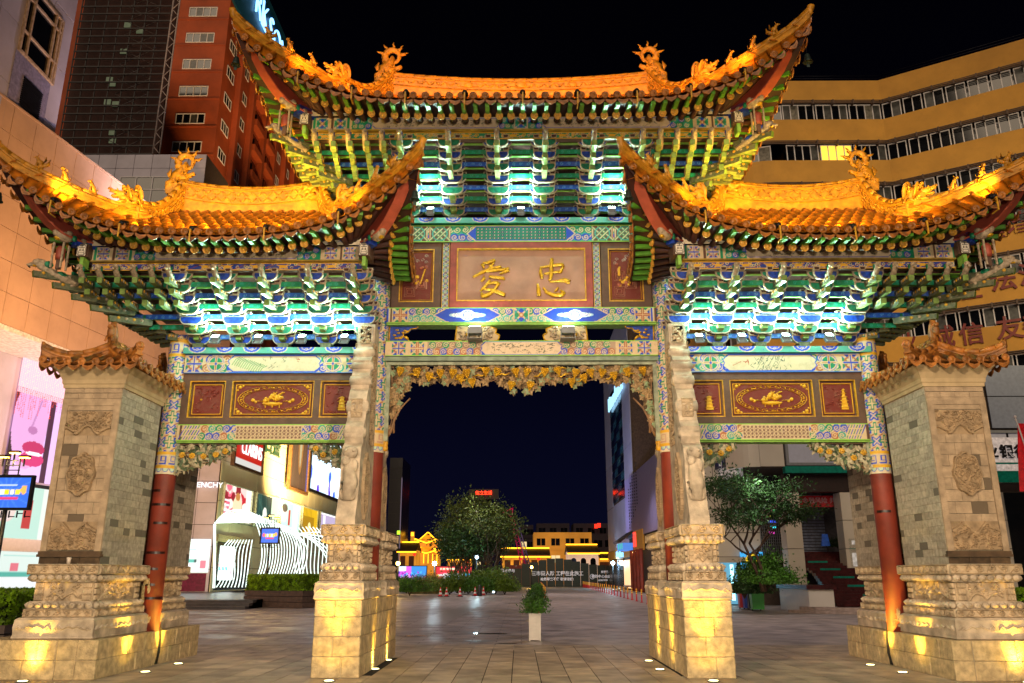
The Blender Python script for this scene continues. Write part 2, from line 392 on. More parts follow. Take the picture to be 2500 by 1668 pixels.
def mo_cartouche(cv, x0, x1, h, scene=0, seed=1, ground='#cbbc9c'):
    R = random.Random(seed); y0, y1 = h*.08, h*.92; c = h*.28
    P = [(x0+c, y0), (x1-c, y0), (x1, h*.35), (x1-c*.3, h*.5), (x1, h*.65), (x1-c, y1), (x0+c, y1), (x0, h*.65), (x0+c*.3, h*.5), (x0, h*.35)]
    cv.poly(P, ground); cv.path(P, h*.05, BLU, close=True)
    w = x1-x0
    if scene == 0:      # bamboo and birds
        for i in range(5):
            bx = x0+w*(.35+.05*i); cv.line(bx, y0+.01, bx+h*.5, y1-.01, h*.018, '#4d6a5a')
            for q in range(9):
                px, py = bx+h*.5*R.random()+R.uniform(-.4, .4)*h, y0+R.uniform(.1, .75)*h; a = R.uniform(-2.6, -.5); cv.line(px, py, px+h*.14*math.cos(a), py+h*.14*math.sin(a), h*.026, '#23453c')
        for q in range(5): cv.line(x0+w*R.uniform(.1, .3), h*R.uniform(.35, .75), x0+w*R.uniform(.1, .3), h*R.uniform(.35, .75), h*.03, '#b0553a')
    elif scene == 1:    # banana leaf
        for i in range(14):
            t = i/14; px, py = x0+w*(.08+.32*t), h*(.75-.5*t); cv.line(px, py, px-h*.16, py-h*.30, h*.04, '#5f9a5a'); cv.line(px, py, px+h*.22, py+h*.1, h*.04, '#4f8a58')
        for q in range(16): px, py = x0+w*R.uniform(.35, .62), h*R.uniform(.15, .9); cv.line(px, py, px+h*R.uniform(-.14, .14), py-h*.08, h*.024, '#27433c')
        for q in range(4): px, py = x0+w*R.uniform(.68, .82), h*R.uniform(.45, .8); cv.line(px, py, px+h*.1, py-h*.05, h*.03, '#a5532c')
    else:               # pine branches in ink
        for q in range(int(w/h*16)):
            px, py = x0+w*(.12+.76*R.random()), h*R.uniform(.2, .8); a = R.uniform(-.7, .7)
            cv.line(px, py, px+h*.22*math.cos(a), py+h*.22*math.sin(a), h*.02, '#5a5348')
            if q % 3 == 0: cv.disc(px, py, h*.05, '#6d6c56')
def mo_lattice(cv, x0, y0, x1, y1, g=BLU, l=CRM, d=RUST, s=.07):
    cv.rect(x0, y0, x1, y1, g); n = int((x1-x0)/s)+1; mrow = int((y1-y0)/s)+1
    for i in range(n):
        for j in range(mrow):
            cx, cy = x0+(i+.5)*(x1-x0)/n, y0+(j+.5)*(y1-y0)/mrow; r = s*.42
            cv.ring(cx, cy, r, s*.16, l); cv.disc(cx, cy, s*.14, d)
            cv.line(cx-s*.5, cy, cx-s*.36, cy, s*.12, l).line(cx+s*.36, cy, cx+s*.5, cy, s*.12, l)
def edge(cv, col=GLD, t=.012):
    cv.rect(0, 0, cv.w, t, col); cv.rect(0, cv.h-t, cv.w, cv.h, col)

def beam_cross(w, h, scene, seed):      # the board over the side panels
    cv = Cv(w, h, .011, GRN); s = h
    mo_square(cv, 0, 0, s, h, 0); mo_square(cv, w-s, 0, s, h, 0)
    mo_scroll(cv, s, 0, w-s, h, seed)
    mo_round(cv, s+h*.62, h*.5, h*.46, 0); mo_round(cv, w-s-h*.62, h*.5, h*.46, 0)
    mo_cartouche(cv, s+h*1.25, w-s-h*1.25, h, scene, seed); edge(cv, '#3c6fb4'); return cv
def beam_low(w, h, seed):
    cv = Cv(w, h, .011, CRM); s = h
    mo_bands(cv, 0, s*.3, h, 1); mo_bands(cv, w-s*.3, w, h, 1)
    for x in (s*.3, w-s*1.35):
        cv.rect(x, 0, x+s*1.05, h, CRM)
        for q in range(-3, 4): cv.line(x+s*.5+q*s*.16-s*.2, h*.1, x+s*.5+q*s*.16+s*.2, h*.9, s*.06, (GRN, BLU)[q % 2])
        cv.line(x, h*.3, x+s, h*.3, s*.06, CRM).line(x, h*.7, x+s, h*.7, s*.06, CRM)
    mo_scroll(cv, s*1.35, 0, w-s*1.35, h, seed)
    P = [(w*.5-h*2.4, h*.5), (w*.5-h*2.0, h*.9), (w*.5+h*2.0, h*.9), (w*.5+h*2.4, h*.5), (w*.5+h*2.0, h*.1), (w*.5-h*2.0, h*.1)]
    mo_lattice(cv, w*.5-h*2.0, h*.1, w*.5+h*2.0, h*.9, '#8a6a58', CRM, BRN, .075); cv.path(P, h*.08, CRM, close=True); edge(cv, LGR); return cv
def beam_main_low(w, h):
    cv = Cv(w, h, .011, CRM); s = h
    for i, x in enumerate((s*.35, s*1.55, w-s*2.55, w-s*1.35)):
        mo_square(cv, x, 0, s, h, 0 if i in (0, 3) else 1)
    mo_scroll(cv, s*2.7, 0, w-s*2.7, h, 3, '#a88e78', (GRN, RUST, '#8a6a58', BLU))
    mo_cartouche(cv, w*.5-s*2.6, w*.5+s*2.6, h, 2, 5, '#cdb497'); edge(cv, LGR); return cv
def beam_cloud(w, h):
    cv = Cv(w, h, .011, GRN); s = h
    mo_scroll(cv, s*1.3, 0, w-s*1.3, h, 6, CRM, (TEAL, GRN, '#4aa59a', BLU))
    for x in (s*.35, w-s*1.35): mo_square(cv, x, 0, s, h, 1)
    mo_bands(cv, 0, s*.35, h); mo_bands(cv, w-s*.35, w, h)
    for cx in (w*.3, w*.7):
        P = [(cx-s*2.1, h*.5), (cx-s*1.3, h*.95), (cx-s*.5, h), (cx+s*.5, h), (cx+s*1.3, h*.95), (cx+s*2.1, h*.5), (cx+s*1.3, h*.05), (cx+s*.5, 0), (cx-s*.5, 0), (cx-s*1.3, h*.05)]
        cv.poly(P, '#1243b8'); cv.path(P, h*.06, CRM, close=True)
        for r, c in ((1.15, '#9cc6e0'), (1.0, '#e8ecdc')): cv.disc(cx, h*.5, s*r, c, ry=h*.16*r)
        cv.disc(cx, h*.5, s*.45, '#dfe8dc', ry=h*.34); cv.ring(cx, h*.5, s*.25, s*.06, BLU); cv.spiral(cx-s*.7, h*.5, s*.16, 1.2, h*.04, BLU); cv.spiral(cx+s*.7, h*.5, s*.16, 1.2, h*.04, BLU)
    mo_square(cv, w*.5-s*.5, 0, s, h, 2); edge(cv, LGR); return cv
def beam_lattice(w, h):
    cv = Cv(w, h, .011, GRN); s = h
    mo_scroll(cv, 0, 0, w, h, 2, TEAL, (BLU, GRN))
    for k in range(2):
        for x in (s*(1.0+k*1.25), w-s*(2.0+k*1.25)):
            cv.rect(x-s*.1, 0, x+s*1.1, h, RUST); cv.rect(x-s*.05, 0, x+s*1.05, h, CRM); cv.rect(x, h*.06, x+s, h*.94, BRN)
            for q in (-1, 1):
                for d in (-.17, .17): cv.line(x+s*(.1+d), h*(.5-q*.4), x+s*(.9+d), h*(.5+q*.4), s*.13, GRN); cv.line(x+s*(.1+d), h*(.5-q*.4), x+s*(.9+d), h*(.5+q*.4), s*.05, CRM)
            cv.ring(x+s*.5, h*.5, s*.4, s*.07, TEAL)
        mo_bands(cv, 0, s*.8, h, 2); mo_bands(cv, w-s*.8, w, h, 2)
    x0, x1 = w*.5-s*2.5, w*.5+s*2.5
    P = [(x0-s*.5, h*.5), (x0, h*.95), (x1, h*.95), (x1+s*.5, h*.5), (x1, h*.05), (x0, h*.05)]
    cv.poly(P, BLU); mo_lattice(cv, x0, h*.14, x1, h*.86, DKB, GRN, CRM, .085); cv.path(P, h*.06, CRM, close=True); edge(cv, LGR); return cv
def beam_purlin(w, h, seed, style):
    cv = Cv(w, h, .012, CRM); s = h
    q1 = w*.31
    for side in (0, 1):
        X = (lambda x: x) if side == 0 else (lambda x: w-x)
        for i in range(2):
            a, b = X(s*(.35+1.35*i)), X(s*(1.35+1.35*i)); mo_square(cv, min(a, b), 0, s, h, 2 if style else 0)
        a, b = sorted((X(0), X(s*.35))); mo_bands(cv, a, b, h, 3)
        a, b = sorted((X(s*1.35), X(s*1.7))); mo_bands(cv, a, b, h, 1)
        a, b = sorted((X(s*2.7), X(s*3.1))); mo_bands(cv, a, b, h, 4)
        a, b = sorted((X(s*3.1), X(s*4.6))); mo_scroll(cv, a, 0, b, h, seed+side, GRN, (GRN, BLU, TEAL))
    if style:
        mo_cartouche(cv, s*4.6, w*.5-s*1.6, h, 2, seed, '#cbb394'); mo_cartouche(cv, w*.5+s*1.6, w-s*4.6, h, 2, seed+9, '#cbb394')
        mo_scroll(cv, w*.5-s*1.6, 0, w*.5+s*1.6, h, 4, GRN, (GRN, BLU, TEAL)); mo_square(cv, w*.5-s*.5, 0, s, h, 2)
    else: mo_cartouche(cv, s*4.5, w-s*4.5, h, 2, seed, '#cdb79a')
    return cv
def beam_frieze(w, h, seed, gold=False):
    R = random.Random(seed); cv = Cv(w, h, .012, GRN if gold else '#1b3a94'); n = int(w/.09)
    for i in range(n*2):
        cx, cy = R.uniform(0, w), R.uniform(.1, .9)*h
        cv.ring(cx, cy, .022, .012, CRM if not gold else '#b9a98c'); cv.disc(cx, cy, .01, GRN if not gold else RUST)
    for i in range(int(w/.45)):
        cx = (i+.5)*.45+R.uniform(-.05, .05); cv.disc(cx, h*.5, .06, GLD, h=None, ry=h*.22); cv.line(cx-.1, h*.7, cx+.02, h*.45, .02, GLD).line(cx+.1, h*.7, cx, h*.45, .02, GLD).line(cx-.06, h*.25, cx, h*.5, .02, GLD).line(cx+.09, h*.3, cx, h*.5, .018, GLD)
        if gold: cv.spiral(cx+.2, h*.5, h*.3, 1.2, .016, GLD)
        else: cv.line(cx+.14, h*.2, cx+.32, h*.75, .012, '#8a3a28')
    edge(cv, GLD, .014); return cv
def plate_paint(w, h):
    cv = Cv(w, h, .012, '#4f9a88'); n = int(w/.5)
    for i in range(n):
        cx = (i+.5)*w/n
        cv.disc(cx, h, .17, CRM, ry=h*.95); cv.disc(cx, h, .15, BLU, ry=h*.82); cv.ring(cx, h, .09, .014, CRM, ry=h*.45); cv.spiral(cx, h*.6, h*.28, 1.2, .01, CRM)
        for q in range(5): cv.disc(cx-.24+q*.03, h*(.3+.15*(q % 3)), .006, BLU)
    return cv

# ================================================================ THE MEMORIAL ARCHWAY
arch = thing('memorial_archway', 'painted three bay memorial archway with yellow tiled upturned roofs over the plaza', 'archway')
CM, CS = 2.79, 6.62      # column centres
def board(name, cv, x0, z0, yf, depth, m=m_brown, paint=None, back=True, parent=None, **k):
    """a beam: wooden body with a painted face towards -Y (and a painted copy towards +Y)"""
    b = MB(); w, h = cv.w, cv.h
    b.box(x0, yf+.004, z0, x0+w, yf+depth-.004, z0+h, 0)
    o = b.build(name, m, parent or arch, **k)
    cv.obj('painted_face', o, (x0, yf, z0), m=paint or m_paint)
    if back:
        me = o.children[0].data; inst(me, 'painted_face', o, Matrix.Translation((2*x0+w, 2*yf+depth, 0)) @ Matrix.Rotation(PI, 4, 'Z'))
    return o
# --- columns
def column(x, r, z0, z1, main):
    b = MB(); b.tube([(x, 0, z0), (x, 0, (z0+z1)/2), (x, 0, z1)], [r*1.04, r*1.01, r], 28)
    o = b.build('column', m_red, arch)
    zs = 3.3 if not main else 3.7
    circ = 2*PI*(r+.012); H = z1-zs; cv = Cv(circ, H, .014, CRM); R = random.Random(int(x*10))
    n = 4
    for j in range(int(H/.235)+1):
        for i in range(n*2):
            cx, cy = (i+.5)*circ/n/2, j*.235+.12; k = (i+j) % 2
            if k: cv.line(cx-.06, cy-.06, cx+.06, cy+.06, .062, BLU).line(cx-.06, cy+.06, cx+.06, cy-.06, .062, BLU); cv.line(cx-.05, cy-.05, cx+.05, cy+.05, .02, CRM).line(cx-.05, cy+.05, cx+.05, cy-.05, .02, CRM)
            else: cv.line(cx-.08, cy, cx+.08, cy, .07, GRN).line(cx, cy-.09, cx, cy+.09, .07, GRN); cv.line(cx-.07, cy, cx+.07, cy, .026, CRM).line(cx, cy-.08, cx, cy+.08, .026, CRM)
            cv.line(cx+.06, cy+.1, cx+.12, cy+.13, .022, RUST)
    def band(z, t, c): cv.rect(0, z-zs, circ, z-zs+t, c)
    band(zs, .10, '#d8c4a4')
    for i in range(10): cv.disc((i+.5)*circ/10, .09, circ/22, '#b8d0b8'); cv.ring((i+.5)*circ/10, .09, circ/26, .012, BLU)
    band(zs+.1, .06, GLD); band(zs+.16, .2, CRM); band(zs+.36, .05, GLD)
    for i in range(7): cv.path([((i+.15)*circ/7, .19), ((i+.8)*circ/7, .19), ((i+.8)*circ/7, .32), ((i+.3)*circ/7, .32), ((i+.3)*circ/7, .24), ((i+.6)*circ/7, .24)], .022, BLU if not main else PINK)
    zt = z1-.42
    band(zt, .06, GLD); band(zt+.06, .22, CRM); band(zt+.28, .07, GLD)
    for i in range(7): cv.path([((i+.15)*circ/7, zt-zs+.09), ((i+.8)*circ/7, zt-zs+.09), ((i+.8)*circ/7, zt-zs+.24), ((i+.3)*circ/7, zt-zs+.24), ((i+.3)*circ/7, zt-zs+.14), ((i+.6)*circ/7, zt-zs+.14)], .024, BLU)
    rr = r+.012
    def fn(P):
        a = P[..., 0]/rr-PI; Q = P.copy(); Q[..., 0] = x+rr*np.sin(a)*1.0; Q[..., 1] = -rr*np.cos(a); Q[..., 2] = P[..., 2]+zs; return Q
    cv.obj('painted_collar', o, (0, 0, 0), m=m_wornpaint, fn=fn, smooth=True)
    return o
for s in (-1, 1):
    column(s*CS, .185, .56, 5.95, False); column(s*CM, .2, .5, 9.2 if False else 8.4, True)
# torn plaster and bare patches low on the side columns
def patch(x, side):
    R = random.Random(3 if side < 0 else 5); b = MB(); r = .196
    spots = [(-.25, 1.18, .13, .30), (-.1, 1.42, .13, .07), (.05, 1.30, .06, .1), (-.35, .78, .2, .12), (.1, .75, .15, .1)] if side < 0 else [(-.1, .72, .28, .10), (-.2, .86, .08, .12), (.25, .66, .12, .08)]
    for a0, z0, wa, hz in spots:
        n = 18; ctr = None; vs = []
        for i in range(n):
            t = 2*PI*i/n; q = R.uniform(.55, 1.1); a = a0*2+wa*3*q*math.cos(t)*.9; z = z0+hz*q*math.sin(t)
            vs.append((x+r*math.sin(a), -r*math.cos(a), z))
        a = a0*2; vs.append((x+r*math.sin(a)*1.01, -r*math.cos(a)*1.01, z0))
        b.add(vs, [(n, i, (i+1) % n) for i in range(n)])
    b.build('bare_plaster_patch', mat('bare_plaster', '#c9b07c', .9, var=.4, vs=30, bump=.4), arch)
patch(-CS, -1); patch(CS, 1)
for s, zz in ((-1, (3.0, 2.75, 2.42, 1.62, 1.35, 1.12, .92, 1.9)), (1, (2.62,))):
    for k, z in enumerate(zz):
        a0 = -1.2+.5*(k % 3); a1 = a0+(1.9 if k % 2 else 1.3); b = MB(); P_ = [(s*CS+.1955*math.sin(a0+(a1-a0)*i/8), -.1955*math.cos(a0+(a1-a0)*i/8)) for i in range(9)]
        b.add([(x, y, z+q*.022) for x, y in P_ for q in (-1, 1)], [(2*i, 2*i+2, 2*i+3, 2*i+1) for i in range(8)]); b.build('worn_strap', mat('dark_worn_strap', '#34120e', .35, var=.6, vs=14), arch)

# --- main bay beams
xm = CM-.18
cvc = beam_main_low(2*xm, .30); board('lower_beam', cvc, -xm, 5.54, -.16, .32, paint=m_wornpaint)
cvc = beam_cloud(2*xm, .31); board('cloud_painted_beam', cvc, -xm, 6.20, -.17, .34)
cvc = beam_lattice(2*xm, .36); board('lattice_painted_beam', cvc, -xm, 7.88, -.17, .34)
b = MB(); b.box(-xm-.1, -.24, 8.262, xm+.1, .24, 8.375); cap = b.build('bracket_plate', m_green, arch)
plate_paint(2*xm+.2, .113).obj('painted_face', cap, (-xm-.1, -.245, 8.262))
# strip of steel and light green under beams
b = MB(); b.box(-xm, -.13, 5.455, xm, .13, 5.535); b.build('lintel_strip', mat('weathered_green_strip', '#7d8f7a', .5, var=.3), arch)
b = MB(); b.box(-xm, -.15, 6.165, xm, .15, 6.197); b.build('beam_soffit', m_lgreen, arch)
# corner boards and free brackets in the gap above the lower beam
def leaf_board(name, poly, z0, m, flip, painted):
    b = MB(); P = [(flip*x, z+z0) for x, z in poly]; b.prism(P if flip > 0 else P[::-1], -.04, .04, 'y')
    o = b.build(name, m, arch)
    e_ = MB()
    for (x0, y0), (x1, y1) in zip(P, P[1:]+P[:1]): e_.tube([(x0, -.045, y0), (x1, -.045, y1)], .014, 5)
    e_.build('gold_edge', m_gold, o)
    f = MB(); R = random.Random(4)
    for i in range(16):
        a = R.random(); px = flip*(abs(poly[0][0])-.08-.3*a*(1 if painted else 0)) if painted else flip*(poly[0][0]+R.uniform(.1, .9)*(poly[2][0]-poly[0][0])); pz = z0+R.uniform(.06, .26)
        f.ball((px, -.05, pz), (.035, .012, .02), 6, 4, M=Matrix.Rotation(0, 4, 'Y'))
    f.build('carved_flower', m_gold if painted else m_cream2, o)
cor = [(2.56, 0), (2.56, .34), (2.0, .34), (2.03, .28), (2.15, .27), (2.2, .2), (2.3, .18), (2.28, .1), (2.2, .06), (2.16, 0)]
for s in (-1, 1): leaf_board('corner_board', cor, 5.845, m_blue, s, True)
bl = [(.45, .02), (.42, .12), (.5, .16), (.48, .25), (.62, .3), (1.25, .33), (1.28, .02), (1.1, 0), (.6, -.02)]
for s in (-1, 1):
    b = MB(); P = [(s*x, z+5.86) for x, z in bl]; b.prism(P, -.05, .05, 'y'); o = b.build('openwork_bracket', m_cream, arch)
    R = random.Random(9); f = MB()
    for i in range(46):
        px, pz = s*R.uniform(.52, 1.2), 5.87+R.uniform(.02, .28); M = Matrix.Translation((px, -.065, pz)) @ Matrix.Rotation(R.uniform(0, 6), 4, 'Y')
        f.ball((0, 0, 0), (.055, .03, .022), 6, 4, M=M)
    f.build('carved_leaf', m_cream2, o)
    g = MB()
    for i in range(4):
        px, pz = s*R.uniform(.6, 1.1), 5.9+R.uniform(.05, .22); g.ball((px, -.1, pz), (.04, .03, .04), 7, 5)
    for (x0, y0), (x1, y1) in zip(P, P[1:]+P[:1]): g.tube([(x0, -.055, y0), (x1, -.055, y1)], .016, 5)
    g.build('gold_edge', m_gold, o)

# --- plaque and side panels of the main bay
ZP0, ZP1 = 6.51, 7.88
def frame(b, x0, z0, x1, z1, t, y, d, m=None):
    b.box(x0, y, z0, x1, y+d, z0+t, m); b.box(x0, y, z1-t, x1, y+d, z1, m); b.box(x0, y, z0+t, x0+t, y+d, z1-t, m); b.box(x1-t, y, z0+t, x1, y+d, z1-t, m)
b = MB(); b.box(-xm, -.04, ZP0, xm, .12, ZP1); b.build('backing_board', m_brown, arch)
pq = MB(); pq.box(-1.26, -.10, ZP0+.10, 1.26, -.045, ZP1-.10); plaque = pq.build('name_plaque', mat('weathered_rose_board', '#a9806c', .6, var=.18, vs=2.5, bump=.12, bs=14, stain=.12), arch)
b = MB(); frame(b, -1.40, ZP0+.002, 1.40, ZP1-.002, .13, -.16, .115); b.build('plaque_frame', mat('red_frame', '#99443a', .55, var=.2, vs=6), plaque)
b = MB(); frame(b, -1.27, ZP0+.132, 1.27, ZP1-.132, .022, -.175, .07); b.build('gold_bead', m_goldp, plaque)
# raised brush characters (read right to left)
def strokes(name, S, cx, cz, sc_, par):
    b = MB()
    for st in S:
        pts = [(cx+sc_*p[0], cz+sc_*p[1]) for p in st]; rr = [sc_*p[2]*1.7 for p in st]
        n = 8; vs = []; fs = []
        # dense resample
        P = []
        for i in range(len(pts)-1):
            for q in range(5): t = q/5; P.append((pts[i][0]*(1-t)+pts[i+1][0]*t, pts[i][1]*(1-t)+pts[i+1][1]*t, rr[i]*(1-t)+rr[i+1]*t))
        P.append((*pts[-1], rr[-1]))
        b.tube([(p[0], -.118, p[1]) for p in P], [p[2] for p in P], 8)
    return b.build(name, m_gold, par)
ai = [[(-.55, .98, .03), (-.3, 1.0, .05), (-.02, 1.1, .06), (.03, 1.05, .02)],
      [(-.62, .93, .03), (-.52, .85, .05), (-.5, .68, .02)], [(-.22, .88, .04), (-.05, .68, .05), (-.1, .58, .02)], [(-.02, .98, .03), (-.18, .8, .04), (-.3, .62, .03)],
      [(-1.0, .28, .03), (-.6, .5, .05), (-.1, .72, .05), (.3, .78, .05), (.28, .7, .02)], [(.58, .72, .06), (.66, .62, .06), (.4, .5, .04), (.25, .42, .02)], [(-.6, .55, .03), (-.2, .6, .05), (.55, .66, .05)],
      [(-.62, .05, .03), (-.48, .2, .05), (-.5, .34, .02)], [(-.25, .3, .04), (.05, .26, .05), (.42, .22, .05), (.48, .12, .02)],
      [(-.2, .12, .04), (-.35, -.1, .05), (-.65, -.42, .03)], [(-.28, -.05, .03), (.0, .0, .05), (.22, -.02, .05), (.0, -.38, .05), (-.3, -.62, .06), (-.52, -.68, .07), (-.6, -.5, .03)], [(-.55, -.3, .03), (-.1, -.36, .05), (.3, -.52, .07), (.5, -.62, .06), (.42, -.5, .02)]]
zh = [[(.02, 1.15, .05), (.0, .8, .06), (-.02, .4, .06), (-.06, .15, .05), (-.15, .05, .02)],
      [(-.5, .74, .03), (-.52, .45, .05), (-.46, .2, .06), (-.4, .15, .02)], [(-.5, .7, .03), (-.2, .76, .04), (.2, .82, .05), (.5, .84, .06), (.56, .74, .04), (.42, .48, .05), (.3, .42, .02)], [(-.36, .38, .03), (0, .44, .04), (.36, .5, .04)],
      [(-.1, -.02, .03), (.3, .02, .04), (.6, .06, .07), (.82, -.02, .07), (.7, -.1, .02)],
      [(-.66, -.12, .03), (-.62, -.4, .06), (-.6, -.72, .06)], [(-.4, -.3, .03), (-.25, -.52, .05), (.05, -.68, .06), (.42, -.68, .07), (.56, -.58, .06), (.4, -.42, .02)], [(.3, -.3, .03), (.22, -.42, .04), (.12, -.5, .02)]]
strokes('character', ai, -.53, 7.04, .42, plaque); strokes('character', zh, .60, 7.06, .42, plaque)
for s in (-1, 1):
    cv = Cv(.14, ZP1-ZP0, .009, '#7fa6a8'); n = 12
    for i in range(n):
        cy = (i+.5)*cv.h/n
        cv.line(.02, cy-.04, .12, cy+.04, .022, BLU).line(.02, cy+.04, .12, cy-.04, .022, GRN); cv.ring(.07, cy, .04, .012, CRM); cv.disc(.07, cy, .016, RUST)
    cv.rect(0, 0, .012, cv.h, GLD); cv.rect(.128, 0, .14, cv.h, GLD)
    cv.obj('patterned_strip', arch, ((-1.56 if s < 0 else 1.42), -.11, ZP0))
    # carved treasure panels
    x0, x1 = (1.62, 2.50) if s > 0 else (-2.50, -1.62)
    b = MB(); frame(b, x0-.04, ZP0+.002, x1+.04, ZP1-.002, .16, -.12, .078); b.build('panel_frame', m_brown, arch)
    cv = Cv(x1-x0-.24, ZP1-ZP0-.30, .010, '#6c241a'); W_, H_ = cv.w, cv.h; R = random.Random(20+s)
    cv.path([(.03, .03), (W_-.03, .03), (W_-.03, H_-.03), (.03, H_-.03)], .018, GLD, .02, close=True)
    for k in range(3):
        cx, cy = W_*(.3+.35*(k % 2)), .2+.16*k
        for q in range(3): cv.path([(cx-.1+q*.03, cy-.1+q*.03), (cx+.1-q*.03, cy-.1+q*.03), (cx+.1-q*.03, cy+.1-q*.03), (cx-.1+q*.03, cy+.1-q*.03)], .014, '#b97a64', .018, close=True)
    for k in range(16):
        cx, cy = R.uniform(.1, W_-.1), R.uniform(.3, .75)*H_; cv.disc(cx, cy, R.uniform(.02, .04), GLD if k % 2 else '#a65a46', .03, dome=True)
    for k in range(10): cx, cy = R.uniform(.1, W_-.1), R.uniform(.72, .92)*H_; cv.spiral(cx, cy, .035, 1.2, .012, '#b9a79a', .015)
    cv.line(W_*.62, H_*.35, W_*.75, H_*.62, .03, GLD, .03).line(W_*.3, H_*.5, W_*.3, H_*.62, .05, GLD, .03)
    cv.obj('treasure_carving', arch, (x0+.12, -.085, ZP0+.15), relief=1.0)
    b = MB(); frame(b, x0+.10, ZP0+.13, x1-.10, ZP1-.13, .022, -.125, .05); b.build('gold_bead', m_goldp, arch)

# --- grape vine fretwork hanging in the main bay
b = MB(); zt = 5.45
b.box(-xm, -.06, zt-.06, xm, .06, zt-.004)
for s in (-1, 1): b.box(s*2.56-.05, -.06, 3.92, s*2.56+.05, .06, zt-.062)
fret = b.build('vine_frame', mat('pale_green_frame', '#9aa088', .6, var=.3, vs=8), arch)
for s in (-1, 1):
    b = MB(); b.lathe([(.03, -.12), (.055, -.1), (.06, -.05), (.045, -.02), (.06, .02), (.055, .06)], 10, (s*2.56, 0, 3.86)); b.build('frame_drop', m_goldp, fret)
mL = MB()   # vine leaf: five lobes with thickness
P = []
for i in range(10):
    a = PI/2+2*PI*i/10; r = (.088 if i % 2 == 0 else .052); P.append((r*math.cos(a), r*math.sin(a)))
mL.add([(p[0], .004, p[1]) for p in P]+[(0, -.022, 0)]+[(p[0]*.95, .02, p[1]*.95) for p in P], [(10, (i+1) % 10, i) for i in range(10)]+[(i, (i+1) % 10, 11+(i+1) % 10, 11+i) for i in range(10)]+[tuple(range(11, 21))])
leaf_me = [mL.mesh('vine_leaf', mat('carved_leaf_bronze', '#a88a62', .6, var=.4, vs=25, stain=.4)), mL.mesh('vine_leaf', mat('carved_leaf_green', '#6f9070', .6, var=.5, vs=25, col2='#8a704e'))]
gM = MB(); Rg = random.Random(1)
for j in range(6):
    for i in range(5-abs(j-1) if j else 4):
        w_ = (5-abs(j-1) if j else 4); gM.ball(((i-(w_-1)/2)*.026, -.02+.012*Rg.random(), -.025*j), .0155, 5, 4)
grape_me = gM.mesh('grape_cluster', m_gold)
fishM = MB(); fishM.tube([(-.12, 0, .02), (-.05, -.01, -.015), (.03, -.01, .015), (.12, 0, -.01)], [.006, .016, .018, .006], 6); tend_me = fishM.mesh('gilded_squirrel', m_gold)
def fret_depth(x):
    a = abs(x)
    if a > 2.12: return 1.15-(2.5-a)*1.6+0*.4 if a > 2.2 else .62
    return .30+.17*math.exp(-(a/.62)**4)+.10*math.cos(a*7.0)*.5+(.08 if 1.0 < a < 1.5 else 0)
R = random.Random(11); nl = 0
while nl < 290:
    x = R.uniform(-2.5, 2.5) if nl % 4 else R.choice((-1, 1))*R.uniform(2.15, 2.5); d = R.random() if abs(x) < 2.15 else R.random()**.8
    if abs(x) > 2.15 and R.random() < .0: continue
    dep = fret_depth(x) if abs(x) < 2.1 else (.48+max(0, abs(x)-2.22)*2.9)
    z = zt-.08-dep*d; sc_ = R.uniform(.75, 1.15)
    inst(leaf_me[1 if R.random() < .3 else 0], 'vine_leaf', fret, Matrix.Translation((x, R.uniform(-.04, .04), z)) @ Matrix.Rotation(R.uniform(-.5, .5), 4, 'Z') @ Matrix.Rotation(PI+R.uniform(-.9, .9), 4, 'Y') @ Matrix.Diagonal((sc_, 1.3, sc_, 1))); nl += 1
bk_ = MB()
for _ in range(420):
    x = R.uniform(-2.5, 2.5) if _ % 3 else R.choice((-1, 1))*R.uniform(2.15, 2.5); dep = fret_depth(x) if abs(x) < 2.1 else (.48+max(0, abs(x)-2.22)*2.9); M = Matrix.Translation((x, R.uniform(.02, .06), zt-.06-dep*R.random()*.92)) @ Matrix.Rotation(PI+R.uniform(-2, 2), 4, 'Y') @ Matrix.Scale(.8, 4); bk_.add([M @ Vector(v) for v in mL.v], mL.f, 0)
bk_.build('fret_back', mat('dark_carved_leaf', '#6e5638', .7, var=.5, vs=20), fret, kind='stuff')
gx = [.12, .45, .68, 1.05, 1.17, 1.3, 1.55, 1.75, 2.0, 2.3, .95, .18]; gz = [.1, .1, .08, .12, .22, .12, .12, .18, .1, .08, .30, .36]
for s in (-1, 1):
    for x, z in zip(gx, gz): inst(grape_me, 'grape_cluster', fret, Matrix.Translation((s*x, -.08, zt-.05-z)) @ Matrix.Rotation(R.uniform(-.3, .3), 4, 'Y') @ Matrix.Scale(1.25, 4))
    for x, z in ((.35, .2), (.8, .22), (1.15, .3), (1.7, .26), (2.05, .2), (.75, .08)): inst(tend_me, 'gilded_squirrel', fret, Matrix.Translation((s*x, -.08, zt-.06-z)) @ Matrix.Rotation(R.uniform(-.5, .5), 4, 'Y') @ Matrix.Diagonal((s, 1, 1, 1)))
b = MB()
for s in (-1, 1):
    for k in range(4):
        pts = []
        for i in range(9): t = i/8; pts.append((s*(2.50-.03*k-.10*t*k/4+.03*math.sin(7*t+k*2)), .02*math.sin(k), 4.08+1.25*t))
        b.tube(pts, [.02]+[.012]*7+[.01], 5)
    for k in range(3):
        pts = [(s*(2.45-i*.17), .02, zt-.16-.08*k-.05*math.sin(i*1.7+k)) for i in range(15)]; b.tube(pts, .012, 5)
    b.tube([(s*2.52, 0, 4.02), (s*2.46, 0, 4.12), (s*2.40, 0, 4.35), (s*2.3, 0, 4.55), (s*2.12, 0, 4.75)], [.03, .03, .025, .02, .012], 6)
b.build('vine_stem', mat('carved_stem', '#8a6444', .6, var=.3), fret)

